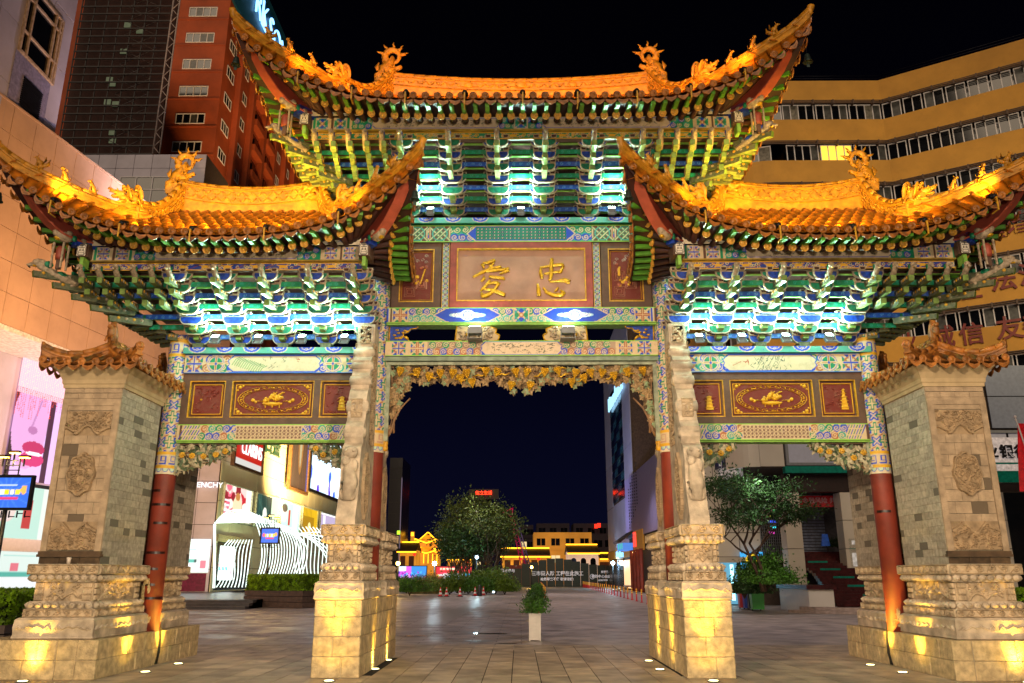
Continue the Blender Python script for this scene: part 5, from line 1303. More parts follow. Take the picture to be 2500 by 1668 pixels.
for s in (-1, 1):
    X0, X1 = (2.50, 3.24) if s > 0 else (-3.24, -2.50)
    XA, XB = (X0-.0, X1+.0)
    po = bpy.data.objects.new('stone_post', None); reg(po, arch)
    # block courses
    R = random.Random(40+s); zc = [0, .31, .60, .89, 1.14]; core = MB(); core.box(XA+.02, -1.86, 0, XB-.02, 1.88, 1.13); core.build('post_core', m_mortar, po)
    for k in range(4):
        g = .006; z0_, z1_ = zc[k]+g, zc[k+1]-.004; b0 = 0
        # front and rear faces: two stones; sides: run of stones
        spl = XA+(XB-XA)*(.42 if k % 2 else .62)
        cuts = [-1.88, -1.2, -.55, .15, .8, 1.35, 1.9] if k % 2 else [-1.88, -1.45, -.9, -.25, .45, 1.05, 1.9]
        for i in range(6):
            ya, yb = cuts[i]+g/2, cuts[i+1]-g/2
            for hx in ((XA, spl-g/2), (spl+g/2, XB)):
                if 0 < i < 5:
                    hx_ = (hx[0], hx[0]+.12) if hx[0] == XA else (hx[1]-.12, hx[1])
                else: hx_ = hx
                b = MB(); j_ = R.uniform(-.004, .006); bevel_box(b, hx_[0]-j_, ya, z0_, hx_[1]+j_, yb, z1_, .014); b.build('stone_block', m_block, po)
    for y0_, y1_ in ((-1.84, -.42), (.42, 1.88)):
        pd = pedestal(po, XA+.02, y0_, XB-.02, y1_, 1.14, (1.42, 1.57, 1.69, 2.0, 2.12, 2.30, 0), 'frl' if y0_ < 0 else 'frl', per=.118)
        # drum stone slab in side profile: scrolls piled up against the column
        sg = 1 if y0_ < 0 else -1
        pr = [(-1.60, 2.30), (-1.62, 2.42), (-1.50, 2.75), (-1.44, 3.05), (-1.46, 3.35), (-1.40, 3.60), (-1.25, 3.70), (-1.30, 3.80), (-1.29, 3.98), (-1.22, 4.06), (-1.18, 4.10), (-1.14, 4.22), (-1.14, 4.50), (-1.06, 4.66), (-.98, 4.72), (-1.0, 4.82), (-.98, 4.96), (-.92, 5.04), (-.90, 5.06), (-.90, 5.26), (-.82, 5.34), (-.78, 5.36), (-.78, 5.48), (-.70, 5.56), (-.66, 5.60), (-.66, 6.02), (-.16, 6.02), (-.16, 2.30)]
        pr = [(y*1.0*sg, z) for y, z in pr]; xa, xb = (2.73, 3.05) if s > 0 else (-3.05, -2.73)
        b = MB(); b.prism(pr, xa, xb, 'x'); dsl = b.build('drum_stone', m_stone, po)
        b = MB()
        # rounded roll on each scroll's front
        for yc, zc_, r in ((-1.20, 3.88, .10), (-1.06, 4.36, .12), (-.93, 4.86, .10), (-.84, 5.16, .09), (-.72, 5.44, .08)):
            b.tube([(xa-.02, yc*sg, zc_), (xb+.02, yc*sg, zc_)], r, 14)
            for xx in (xa-.021, xb+.021): b.lathe([(r*.75, 0), (r*.7, .014), (r*.4, .014), (r*.35, .002), (r*.15, .002), (r*.1, .02), (.001, .02)], 12, M=Matrix.Translation((xx, yc*sg, zc_)) @ Matrix.Rotation(PI/2 if xx > (xa+xb)/2 else -PI/2, 4, 'Y'))
        b.box(xa-.03, min(-.16*sg, -.12*sg), 2.3, xb+.03, max(-.16*sg, -.12*sg), 6.0); b.box(xa+.03, -.685*sg-.015, 5.66, xb-.03, -.685*sg+.015, 5.96)
        b.build('scroll_roll', m_stone, dsl)
        # pierced oval carving on the cheeks and lion on the front
        for xf, d in ((xb, 1), (xa, -1)):
            cv = Cv(.50, 1.15, .012, (.4, .3, .2)); carve(cv, 'oval', RC); cv.H *= 1.4
            if d > 0: cv.obj('pierced_oval', dsl, (xf+.012, (-1.36 if sg > 0 else .62)+.14, 2.42), (0, 1, 0), (0, 0, 1), m_relief2, relief=.03)
            else: cv.obj('pierced_oval', dsl, (xf-.012, (-.72 if sg > 0 else 1.36)-.0, 2.42), (0, -1, 0), (0, 0, 1), m_relief2, relief=.03)
            cv = Cv(.42, 1.9, .014); carve(cv, 'dense', RC)
            if d > 0: cv.obj('carved_cheek', dsl, (xf+.003, (-.78 if sg > 0 else .30), 3.75), (0, 1, 0), (0, 0, 1), m_relief2, relief=.03)
            else: cv.obj('carved_cheek', dsl, (xf-.003, (-.30 if sg > 0 else .78), 3.75), (0, -1, 0), (0, 0, 1), m_relief2, relief=.03)
        if sg > 0:
            cx = (xa+xb)/2; b = MB()
            b.tube([(cx, -1.50, 2.7), (cx+.02, -1.47, 3.0), (cx-.01, -1.46, 3.25), (cx, -1.44, 3.5)], [.10, .13, .10, .07], 10)
            b.ball((cx, -1.50, 3.50), (.13, .08, .11), 10, 8); b.ball((cx-.06, -1.52, 3.36), (.08, .06, .09), 8, 6); b.ball((cx+.07, -1.49, 3.28), (.07, .06, .12), 8, 6)
            for q in (-1, 1): b.tube([(cx+q*.1, -1.46, 3.0), (cx+q*.12, -1.52, 2.85), (cx+q*.09, -1.55, 2.72)], [.05, .04, .03], 7); b.ball((cx+q*.06, -1.57, 3.52), .025, 6, 5)
            b.build('carved_lion', m_stone, dsl)
            cv = Cv(.2, .34, .012); carve(cv, 'scroll', RC); cv.obj('front_relief', dsl, (cx-.1, -1.165, 4.16), m=m_relief, relief=.02)
            cv = Cv(.2, .34, .012); carve(cv, 'dense', RC); cv.obj('front_relief', dsl, (cx-.1, -.70, 5.64), m=m_relief, relief=.015)
# ================================================================ WALL PIERS
def wall_pier(s):
    lab = 'brick and carved stone pier wall at the left end of the archway' if s < 0 else 'brick and carved stone pier wall at the right end of the archway'
    t = thing('wall_pier', lab, 'pier', group='stone pier walls at the ends of the archway')
    def X(a, b_): return (a, b_) if s > 0 else (-b_, -a)
    R = random.Random(60+s)
    x0, x1 = X(6.44, 8.30)
    core = MB(); core.box(x0+.02, -2.10, 0, x1-.02, 1.98, .555); core.build('plinth_core', m_mortar, t)
    for k, (z0, z1) in enumerate(((0, .275), (.281, .565))):
        cuts = [-2.12, -1.7, -1.05, -.45, .15, .85, 1.35, 2.0] if k else [-2.12, -1.35, -.75, -.1, .55, 1.1, 1.55, 2.0]
        for i in range(7):
            ya, yb = cuts[i]+.003, cuts[i+1]-.003
            for (xa, xb) in ((x0, x0+.3), (x1-.3, x1)):
                b = MB(); j = R.uniform(-.004, .006); bevel_box(b, xa-j, ya, z0, xb+j, yb, z1, .016); b.build('stone_block', m_block, t)
        for (ya, yb) in ((-2.12, -1.80), (1.70, 2.0)):
            xs = [x0+.306, x0+.75+.2*k, x0+1.25, x1-.306]
            for a, c in zip(xs[:-1], xs[1:]): b = MB(); bevel_box(b, a+.003, ya+R.uniform(-.004, .002), z0, c-.003, yb, z1, .016); b.build('stone_block', m_block, t)
    b = MB(); b.box(x0+.3, -1.8, .5, x1-.3, 1.7, .562); b.build('plinth_top', m_block, t)
    for (y0, y1), q in (((-2.02, -.22), 0), ((.22, 1.62), 1)):
        xa, xb = X(6.60, 7.76)
        sides = ('fr' if s < 0 else 'fl')
        pedestal(t, xa, y0, xb, y1, .565, (.88, 1.01, 1.11, 1.42, 1.52, 1.68, 0), sides, per=.135)
        # shaft of bricks
        xa, xb = X(6.73, 7.70); ya, yb = (-1.80, -.28) if q == 0 else (.28, 1.80)
        core = MB(); core.box(xa+.012, ya+.012, 1.68, xb-.012, yb-.012, 4.56); core.build('shaft_core', m_mortar, t)
        zt = 4.54; ch = .119; xin = (xb if s < 0 else xa)
        k = 0; z = 1.685
        while z < zt-.02:
            zz = min(z+ch-.004, zt); L = yb-ya; y = ya; first = True
            while y < yb-.02:
                bl = R.choice((.22, .30, .36, .28)) if not first else (.16 if k % 2 else .30); first = False
                ye = min(y+bl, yb)
                if yb-ye < .10: ye = yb
                o = R.uniform(0, .004); me = brick_unit
                a_, c_ = (xin-.02, xin+.002+o) if s < 0 else (xin-.002-o, xin+.02)
                inst(brick_unit, 'brick', t, Matrix.Translation(((a_+c_)/2, (y+ye)/2, (z+zz)/2)) @ Matrix.Diagonal((abs(c_-a_), ye-y-.005, zz-z, 1)))
                y = ye
            z += ch; k += 1
        # outer cheek as one joined brick sheet
        xo = xa if s < 0 else xb; b = MB(); z = 1.685; k = 0
        while z < zt-.02:
            y = ya-(.15 if k % 2 else 0)
            while y < yb:
                c0, c1 = max(y, ya), min(y+.3, yb)
                if c1-c0 > .02: b.box(min(xo, xo+s*.004)-.01, c0+.003, z, max(xo, xo+s*.004)+.01, c1-.003, min(z+ch-.005, zt))
                y += .3
            z += ch; k += 1
        b.build('outer_brickwork', m_brick, t, kind='stuff')
        # front face: framed panel of facing stones with carvings
        for (yf, d) in (((ya, -1),) if q == 0 else ((ya, -1),)):
            b = MB(); fz0, fz1 = 1.90, 4.20
            b.box(xa, yf-.035, 1.88, xa+.10, yf+.01, 4.36); b.box(xb-.10, yf-.035, 1.88, xb, yf+.01, 4.36); b.box(xa+.10, yf-.035, 4.24, xb-.10, yf+.01, 4.36)
            b.box(xa+.10, yf-.02, 4.16, xb-.10, yf+.01, 4.24); b.build('panel_surround', m_facing, t)
            b = MB(); b.box(xa-.03, yf-.06, 1.79, xb+.03, yf+.02, 1.83); b.box(xa-.015, yf-.05, 1.83, xb+.015, yf+.02, 1.88); b.build('panel_sill', mat('dark_sill_stone', '#5a4530', .8, var=.3), t)
            zz = 1.89; k = 0
            while zz < 4.15:
                z2 = min(zz+.188, 4.155); off = (xb-xa-.2)/3*(.5 if k % 2 else 0); x = xa+.103-off
                while x < xb-.11:
                    a, c = max(x, xa+.103), min(x+(xb-xa-.2)/3, xb-.103)
                    if c-a > .04: inst(face_unit, 'facing_stone', t, Matrix.Translation(((a+c)/2, yf-.004, (zz+z2)/2)) @ Matrix.Diagonal((c-a-.005, .02, z2-zz-.005, 1)))
                    x += (xb-xa-.2)/3
                zz += .19; k += 1
            for zz, z2 in ((4.365, 4.455), (4.46, 4.54)):
                for i in range(4 if zz < 4.4 else 3):
                    w_ = (xb-xa)/(4 if zz < 4.4 else 3); inst(face_unit, 'facing_stone', t, Matrix.Translation((xa+w_*(i+.5), yf-.006, (zz+z2)/2)) @ Matrix.Diagonal((w_-.005, .03, z2-zz-.004, 1)))
            for i in range(3): w_ = (xb-xa)/3; inst(base_unit, 'foot_stone', t, Matrix.Translation((xa+w_*(i+.5), yf-.004, 1.735)) @ Matrix.Diagonal((w_-.008, .03, .10, 1)))
            xc = (xa+xb)/2
            cv = Cv(.76, .40, .011); carve(cv, 'capU', RC); cv.obj('floral_carving', t, (xc-.38, yf-.016, 3.74), m=m_relief2, relief=.05)
            cv = Cv(.48, .72, .011); carve(cv, 'oval', RC); cv.obj('oval_medallion', t, (xc-.24, yf-.022, 2.74), m=m_relief2, relief=.055)
            cv = Cv(.76, .44, .011); carve(cv, 'capD', RC); cv.obj('floral_carving', t, (xc-.38, yf-.016, 1.90), m=m_relief2, relief=.05)
        # cornice
        prof = [(0, 4.54), (.03, 4.545), (.035, 4.60), (.05, 4.62), (.055, 4.68), (.10, 4.78), (.17, 4.86), (.185, 4.885)]
        b = MB(); vs = []
        for o, z in prof: vs += [(xa-o, ya-o, z), (xb+o, ya-o, z), (xb+o, yb+o, z), (xa-o, yb+o, z)]
        b.add(vs, [(j*4+i, j*4+(i+1) % 4, (j+1)*4+(i+1) % 4, (j+1)*4+i) for j in range(7) for i in range(4)]+[(28, 29, 30, 31)]); b.build('cornice', m_cream, t)
        # little roof
        cr = bpy.data.objects.new('cap_roof', None); reg(cr, t)
        X0, X1, Y0, Y1 = xa-.34, xb+.34, ya-.30, yb+.30; zc, zr_ = 4.92, 5.24; xm_, ym0, ym1 = (xa+xb)/2, ya+.34, yb-.34
        cs = [Vector((X0, Y0, zc)), Vector((X1, Y0, zc)), Vector((X1, Y1, zc)), Vector((X0, Y1, zc))]; A, B_ = Vector((xm_, ym0, zr_)), Vector((xm_, ym1, zr_))
        b = MB(); b.add(cs+[A, B_], [(0, 1, 4), (1, 2, 5, 4), (2, 3, 5), (3, 0, 4, 5), (3, 2, 1, 0)]); b.build('roof_slope', m_capt, cr)
        def rows(p, q_, tp, nrm, flip):
            L = (q_-p).length; n = int(round(L/.232)); st = MB()
            for i in range(n+1):
                t_ = min(max((i)/n, .03), .97); e_ = p.lerp(q_, t_); 
                lift = .05*abs(2*t_-1)**3; e_.z += lift
                tt = tp(e_); d = e_-tt
                if d.length > .12:
                    M = frameM(tt, d) @ Matrix.Diagonal((.95, -d.length/.30, .95, 1)); st.add([M @ Vector(v) for v in TS.v], TS.f, 0, True)
                rz_ = math.atan2((q_-p).y, (q_-p).x); inst(capdisc, 'eave_disc', cr, Matrix.Translation(e_+nrm*.01+Vector((0, 0, .015))) @ Matrix.Rotation(rz_, 4, 'Z'))
                if i < n: e2 = p.lerp(q_, min(.985, (i+.5)/n)); inst(capdrip, 'drip_tile', cr, Matrix.Translation(e2+nrm*.01+Vector((0, 0, -.045+lift))) @ Matrix.Rotation(rz_, 4, 'Z'))
            st.build('tile_row', m_capt, cr)
        def tpf(e_):
            a = abs(e_.x-xm_)/(X1-xm_); y = Y0+(ym0-Y0)*(1-a); return Vector((e_.x, y, zc+(zr_-zc)*(1-a)))
        def tps(e_):
            if e_.y < ym0: a = (e_.y-Y0)/(ym0-Y0)
            elif e_.y > ym1: a = (Y1-e_.y)/(Y1-ym1)
            else: a = 1
            a = max(a, 0); return Vector((e_.x+(xm_-e_.x)*a, e_.y, zc+(zr_-zc)*a))
        rows(cs[0], cs[1], tpf, Vector((0, -1, 0)), 0); rows(cs[1], cs[2], tps, Vector((1, 0, 0)), 0); rows(cs[3], cs[0], tps, Vector((-1, 0, 0)), 0)
        for (c0, a0) in ((cs[0], A), (cs[1], A), (cs[2], B_), (cs[3], B_)):
            pts = []
            for i in range(9):
                u = i/8; p = a0.lerp(c0, u); p.z = a0.z+(c0.z-a0.z)*u+(-.12*math.sin(PI*u)+.13*max(0, u-.0)**3); pts.append(p)
            ridge_sweep(cr, 'hip_ridge', pts, .16, .11, m_capt, relief=False, cap=.055)
            p = pts[-1]; d = (pts[-1]-pts[-2]); inst(capdisc, 'ridge_end_disc', cr, frameM(p+Vector((0, 0, .16)), Vector((d.x, d.y, 0))) @ Matrix.Rotation(PI, 4, 'Z') @ Matrix.Scale(1.15, 4))
        ridge_sweep(cr, 'top_ridge', [A+(B_-A)*(i/4) for i in range(5)], .22, .12, m_capt, relief=False, cap=.055)
        b = MB(); bx, by = A.x, A.y
        b.tube([(bx, by+.02, zr_+.16), (bx, by+.03, zr_+.34), (bx, by+.0, zr_+.48), (bx, by-.04, zr_+.57)], [.075, .085, .07, .03], 10); b.ball((bx, by-.07, zr_+.38), (.06, .07, .11), 9, 7); b.ball((bx, by-.12, zr_+.46), (.045, .05, .04), 7, 5)
        b.tube([(bx, by+.05, zr_+.45), (bx, by+.04, zr_+.60)], [.04, .02], 7)
        for sx_ in (-1, 1): b.tube([(bx+sx_*.04, by-.08, zr_+.3), (bx+sx_*.06, by-.12, zr_+.2)], [.03, .015], 6); b.ball((bx+sx_*.05, by-.05, zr_+.5), .03, 6, 5)
        b.build('ridge_beast', m_capt, cr)
    return t
b = MB(); b.box(-.5, -.5, -.5, .5, .5, .5); brick_unit = b.mesh('brick', m_brick)
b = MB(); bevel_box(b, -.5, -.5, -.5, .5, .5, .5, .03); face_unit = b.mesh('facing_stone', m_facing)
b = MB(); bevel_box(b, -.5, -.5, -.5, .5, .5, .5, .06); base_unit = b.mesh('foot_stone', mat('dark_foot_stone', '#59452f', .8, var=.35, rand=.3, vs=12))
capdisc = disc_mesh(.065, m_capt); capdrip = drip_me.copy(); capdrip.materials.clear(); capdrip.materials.append(m_capt)
for s in (-1, 1): wall_pier(s)

# ================================================================ LAMPS OF THE ARCHWAY
CYAN = (.55, 1.0, .86); AMB = (1.0, .66, .09); YEL = (1.0, .60, .06)
def proj_mesh():
    b = MB(); b.box(-.05, -.05, -.04, .05, .05, .05, 0); b.box(-.058, -.06, -.05, .058, -.045, .06, 0); b.box(-.045, -.062, -.038, .045, -.0605, .048, 1); b.box(-.065, -.01, -.12, -.057, .01, .03, 0); b.box(.057, -.01, -.12, .065, .01, .03, 0); b.box(-.065, -.012, -.128, .065, .012, -.12, 0); return b.mesh('housing', [m_grey, m_lens])
pj = proj_mesh()
# bracket floodlights on the plates
nm = [(-5.82, 5.72), (-5.0, 5.72), (-4.17, 5.72), (-3.36, 5.72), (3.36, 5.72), (4.17, 5.72), (5.0, 5.72), (5.82, 5.72)]
lab_side = ['outermost', 'second', 'third', 'innermost']
for i, (x, z) in enumerate(nm):
    w = ['outermost', 'second from outside', 'third from outside', 'innermost'][i if i < 4 else 7-i]
    t = thing('floodlight', f'glaring white floodlight under the {"left" if x < 0 else "right"} side brackets, {w}', 'floodlight', (x, -.33, z+.10), 0, 'floodlights under the brackets')
    inst(pj, 'housing', t, Matrix.Rotation(-.9, 4, 'X') @ Matrix.Scale(1.3, 4))
    spot((x, -.40, z+.20), (x, -1.25, z+1.3), BRK_P, CYAN, 2.6, .8, .05); spot((x, -.36, z+.20), (x, -.5, z+1.3), BRK_Q*2, CYAN, 2.9, .5, .05); point((x, -.85, z+.42), BRK_Q*.4, CYAN, .06)
for i, x in enumerate((-1.8, 0, 1.8)):
    t = thing('floodlight', f'white floodlight under the upper brackets, {("left one", "middle one", "right one")[i]}', 'floodlight', (x, -.33, 8.46), 0, 'floodlights under the brackets')
    inst(pj, 'housing', t, Matrix.Rotation(-.9, 4, 'X') @ Matrix.Scale(1.3, 4))
    spot((x, -.40, 8.56), (x, -1.25, 9.6), BRK_P*1.1, CYAN, 2.7, .8, .05); spot((x, -.36, 8.54), (x, -.5, 9.6), BRK_Q*2, CYAN, 2.9, .5, .05); point((x, -.85, 8.9), BRK_Q*.5, CYAN, .06)
# two floods lighting cloud beam and plaque
for s in (-1, 1):
    x = s*.88
    t = thing('floodlight', f'grey square floodlight on the lower beam, {"left" if s < 0 else "right"} of the gap brackets', 'floodlight', (x, -.42, 5.96), 0, 'floodlights under the plaque')
    b = MB(); b.box(-.12, -.09, -.07, .12, .09, .06, 0); b.box(-.11, -.08, .061, .11, .08, .066, 1); b.box(-.14, -.02, -.14, -.125, .02, .03, 0); b.box(.125, -.02, -.14, .14, .02, .03, 0); b.box(-.14, -.02, -.15, .14, .3, -.138, 0); b.build('housing', [m_grey, m_lens], t)
    spot((x, -.42, 6.04), (x*.8, -.05, 7.0), 26, (.96, 1, .86), 2.3, .7, .06); spot((x, -.36, 6.04), (x, -.2, 6.3), 5, CYAN, 2.9, .8, .06)
# roof projectors on brackets at the eaves
bk = MB(); bk.box(-.012, -.07, -.22, .012, -.055, .02); bk.box(-.012, -.055, -.22, .012, .12, -.205); bk.box(-.012, -.055, .005, .012, .06, .02)
bk_me = bk.mesh('bracket', m_goldp)
ep = MB(); ep.tube([(0, .02, .06), (0, .14, .10)], [.05, .06], 10, 0); ep.ball((0, .0, .055), .05, 8, 6, 0); ep.lathe([(.05, 0), (.001, .002)], 10, M=Matrix.Translation((0, .142, .10)) @ Matrix.Rotation(-PI/2+.3, 4, 'X'), m=1); ep_me = ep.mesh('projector', [m_iron, m_warm])
def eave_lamp(x, y, z, tx, tz, p, where, k, col=AMB, ty=-.2):
    t = thing('roof_projector', f'small dark projector clipped to the eave tiles of the {where}, number {k} from the outer end' if False else f'small dark projector clipped to the {where}', 'spotlight', (x, y-.05, z+.02), 0, 'projectors clipped to the eaves')
    inst(bk_me, 'bracket', t, None); inst(ep_me, 'projector', t, None)
    spot((x, y-.06, z+.30), (tx, ty, tz), p, col, 2.3, .9, .05)
pos = ['left horn of the main eave', 'left beast of the main eave', 'main eave left of centre', 'main eave just left of centre', 'middle of the main eave', 'main eave just right of centre', 'main eave right of centre', 'right beast of the main eave', 'right horn of the main eave']
for i, x in enumerate((-3.95, -3.0, -2.05, -1.0, .03, 1.0, 2.05, 3.0, 3.95)):
    a = max(0, abs(x)-1.52); eave_lamp(x, -fy(a), 9.68+fz(a), x*.86, 11.7, ROOF_P*(.4 if i in (0,8) else 1.1), pos[i], i, AMB2)
for s in (-1, 1):
    w_ = 'left' if s < 0 else 'right'
    for k, (u, nm_, pw) in enumerate(((-2.65, 'outer horn', .35), (-1.5, 'outer beast', 1.0), (-.3, 'middle', 1.7), (.95, 'inner part', 1.5), (2.2, 'inner horn', .35))):
        uu = u if s < 0 else -u; x = s*5.28+uu; a = abs(uu); eave_lamp(x, -fy(a), 7.07+fz(a), s*5.28+uu*.8, 9.0, ROOF_P*1.25*pw, f'{nm_} of the {w_} side eave', k, AMB)
# wind bells under the tips
def bell(x, y, z, lab):
    t = thing('wind_bell', lab, 'bell', (x, y, z), 0, 'bronze bells under the roof tips')
    b = MB(); b.tube([(0, 0, 0), (0, 0, -.28)], .004, 5); b.build('chain', m_iron, t)
    b = MB(); b.lathe([(.012, -.28), (.04, -.30), (.055, -.36), (.065, -.42), (.088, -.455), (.085, -.457), (.05, -.42), (.001, -.40)], 14); b.build('bell_body', m_bell, t)
    b = MB(); b.tube([(0, 0, -.42), (0, 0, -.48)], .006, 5); b.box(-.025, -.003, -.55, .025, .003, -.48); b.build('clapper', m_bell, t)
bl_ = ['outer tip of the left side roof', 'inner tip of the left side roof', 'inner tip of the right side roof', 'outer tip of the right side roof', 'left tip of the main roof', 'right tip of the main roof']
for p, l_ in zip(bell_pos, [bl_[0], bl_[1], bl_[2], bl_[3], bl_[4], bl_[5]]): bell(*p, f'small bronze wind bell hanging from the {l_}')
# ground uplights
gl = MB(); gl.lathe([(.09, 0), (.09, .012), (.07, .014)], 16, m=0); gl.lathe([(.068, .0145), (.001, .0155)], 16, m=1)
gl_me = gl.mesh('lamp_body', [m_grey, emat('uplight_glass', '#fff0a0', 14)])
ups = [((803, 1663), (0, 1), 'in front of the left stone post'), ((915, 1634), (-1, 0), 'beside the left stone post, nearer one'), ((947, 1612), (-1, 0), 'beside the left stone post, farther one'),
       ((1742, 1663), (0, 1), 'in front of the right stone post'), ((1611, 1635), (1, 0), 'beside the right stone post, nearer one'), ((1584, 1614), (1, 0), 'beside the right stone post, farther one'),
       ((355, 1641), (-1, 0), 'beside the left pier wall, nearer one'), ((435, 1621), (-1, 0), 'beside the left pier wall, farther one'), ((2204, 1642), (1, 0), 'beside the right pier wall, nearer one'), ((2125, 1624), (1, 0), 'beside the right pier wall, farther one')]
def uplight(x, y, d, lab, p, tz=1.1):
    t = thing('ground_uplight', f'round yellow uplight set in the paving {lab}', 'ground light', (x, y, .004), 0, 'uplights set in the paving'); inst(gl_me, 'lamp_body', t, None)
    spot((x, y, .05), (x+d[0]*.26, y+d[1]*.26, tz), p, YEL, .8, .9, .04); spot((x, y, .05), (x+d[0]*.20, y+d[1]*.20, .5), p*.05, YEL, 2.2, .9, .04)
for (px, py), d, lab in ups:
    q = at(px, py, Z=.01); uplight(q.x, q.y, d, lab, UP_P if d[1] == 0 else UP_P*1.35, 1.1 if 'post' in lab else .42)
for s in (-1, 1): uplight(s*7.35, -2.36, (0, 1), f'in front of the {"left" if s < 0 else "right"} pier wall', UP_P*1.0, .42)
# uplights hidden behind the lotus courses: thin warm strips
for s in (-1, 1):
    for (x, y, z, w, h_) in ((s*2.87, -1.98, 2.0, .5, .04), (s*7.18, -2.14, 1.40, .9, .04)):
        pass

for s in (-1, 1):
    for x, y in ((4.4, -1.35), (3.6, -1.75), (4.7, -.6)): spot((s*x, y, 8.55), (s*(x-.9), y+.5, 9.5), 55, (1, .62, .12), 2.0, .9, .05)
# unseen wide spots added behind the camera to brighten the archway
for s in (-1, 1):
    spot((s*8, -22, 8.5), (-s*5.5, 0, 1.8), FRONT_P*.85, (1, .78, .52), math.radians(40), 1.0, .6, 'plaza_flood')
spot((0, -27, 1.0), (0, 0, 6.0), FRONT_P*.38, (1, .84, .62), math.radians(62), .8, .6, 'plaza_flood')
# ================================================================ GROUND
def groundmat(name, col, scale, rough0, rough1, brick=None):
    if name in MT: return MT[name]
    m = mat(name, col, .5, var=.3, vs=1.3, stain=.35); n = m.node_tree.nodes; l = m.node_tree.links; b = n['Principled BSDF']
    geo = n.new('ShaderNodeNewGeometry'); nz = n.new('ShaderNodeTexNoise'); nz.inputs['Scale'].default_value = .8; nz.inputs['Detail'].default_value = 8; l.new(geo.outputs['Position'], nz.inputs['Vector'])
    mr = n.new('ShaderNodeMapRange'); mr.inputs[1].default_value = .38; mr.inputs[2].default_value = .62; mr.inputs[3].default_value = rough0; mr.inputs[4].default_value = rough1
    l.new(nz.outputs['Fac'], mr.inputs[0]); l.new(mr.outputs[0], b.inputs['Roughness'])
    bp = n.new('ShaderNodeBump'); bp.inputs['Strength'].default_value = .25; bp.inputs['Distance'].default_value = .01
    n2 = n.new('ShaderNodeTexNoise'); n2.inputs['Scale'].default_value = 26; n2.inputs['Detail'].default_value = 4; l.new(geo.outputs['Position'], n2.inputs['Vector']); l.new(n2.outputs['Fac'], bp.inputs['Height']); l.new(bp.outputs[0], b.inputs['Normal'])
    if brick:
        br = n.new('ShaderNodeTexBrick'); br.inputs['Scale'].default_value = 1; br.inputs['Mortar Size'].default_value = brick[2]; br.inputs['Brick Width'].default_value = brick[0]; br.inputs['Row Height'].default_value = brick[1]
        br.inputs['Color1'].default_value = (1, 1, 1, 1); br.inputs['Color2'].default_value = (.8, .8, .8, 1); br.inputs['Mortar'].default_value = (*brick[3], 1); l.new(geo.outputs['Position'], br.inputs['Vector'])
        src = b.inputs['Base Color'].links[0].from_socket; mm = n.new('ShaderNodeMix'); mm.data_type = 'RGBA'; mm.blend_type = 'MULTIPLY'; mm.inputs[0].default_value = 1; l.new(src, mm.inputs[6]); l.new(br.outputs['Color'], mm.inputs[7]); l.new(mm.outputs[2], b.inputs['Base Color'])
    return m
m_road = groundmat('worn_concrete', '#b4a8a2', 1, .42, .68)
m_plaza = groundmat('plaza_paving', '#b0a49e', 1, .30, .6, brick=(1.2, .44, .016, (.35, .33, .33)))
m_slab = groundmat('granite_slab', '#a08c74', 1, .35, .6)
for n_ in (m_slab,):
    pass
b = MB(); b.add([(-900, -60, -.012), (900, -60, -.012), (900, 1500, -.012), (-900, 1500, -.012)], [(0, 1, 2, 3)]); b.build('ground', m_road, None, kind='structure')
b = MB(); b.add([(-17, 3.2, -.006), (.55, 3.2, -.006), (.9, 96, -.006), (-17, 96, -.006)], [(0, 1, 2, 3)]); b.build('plaza', m_plaza, None, kind='structure')
pav = bpy.data.objects.new('pavement', None); reg(pav, None, kind='structure')
b = MB(); b.add([(-14, -12, -.009), (14, -12, -.009), (14, 4.2, -.009), (-14, 4.2, -.009)], [(0, 1, 2, 3)]); b.build('joint_bed', mat('dark_joint', '#1c1814', .9), pav, kind='structure')
SL = MB(); bevel_box(SL, -.5, -.5, -1, .5, .5, 0, .012); 
slab_me = SL.mesh('paving_slab', mat('granite_slab_tone', '#b9a68c', .5, var=.3, vs=2.2, bump=.25, bs=45, rand=.22, stain=.35))
rs = random.Random(5); rest = MB(); cnt = 0
rowsY = [-4.0+1.0*k for k in range(-3, 9)]
cells = []
for j, y in enumerate(rowsY):
    for i in range(-31, 32):
        x = i*.44+.05
        cells.append((abs(y+12)+abs(x)*.35, x, y))
cells.sort()
def slab(x, y, first):
    if (abs(abs(x)-2.87) < .3 and -1.8 < y < 1.7) or (6.8 < abs(x) < 8.0 and -1.8 < y < 1.5): return 0
    M = Matrix.Translation((x, y, rs.uniform(-.0025, .001))) @ Matrix.Diagonal((.426, .992, .03, 1))
    if first: inst(slab_me, 'paving_slab', pav, M)
    else: rest.add([M @ Vector(v) for v in SL.v], SL.f, 0)
    return 1
for c_, x, y in cells:
    vis = y > -3.9 and abs(x+.05) < (y+15.2)*.64
    if vis and cnt < 298: cnt += slab(x, y, True)
    else: slab(x, y, False)
rest.build('paving_slab_field', mat('granite_slab_field', '#b9a68c', .5, var=.3, vs=2.2, bump=.25, bs=45, stain=.35), pav, kind='stuff')
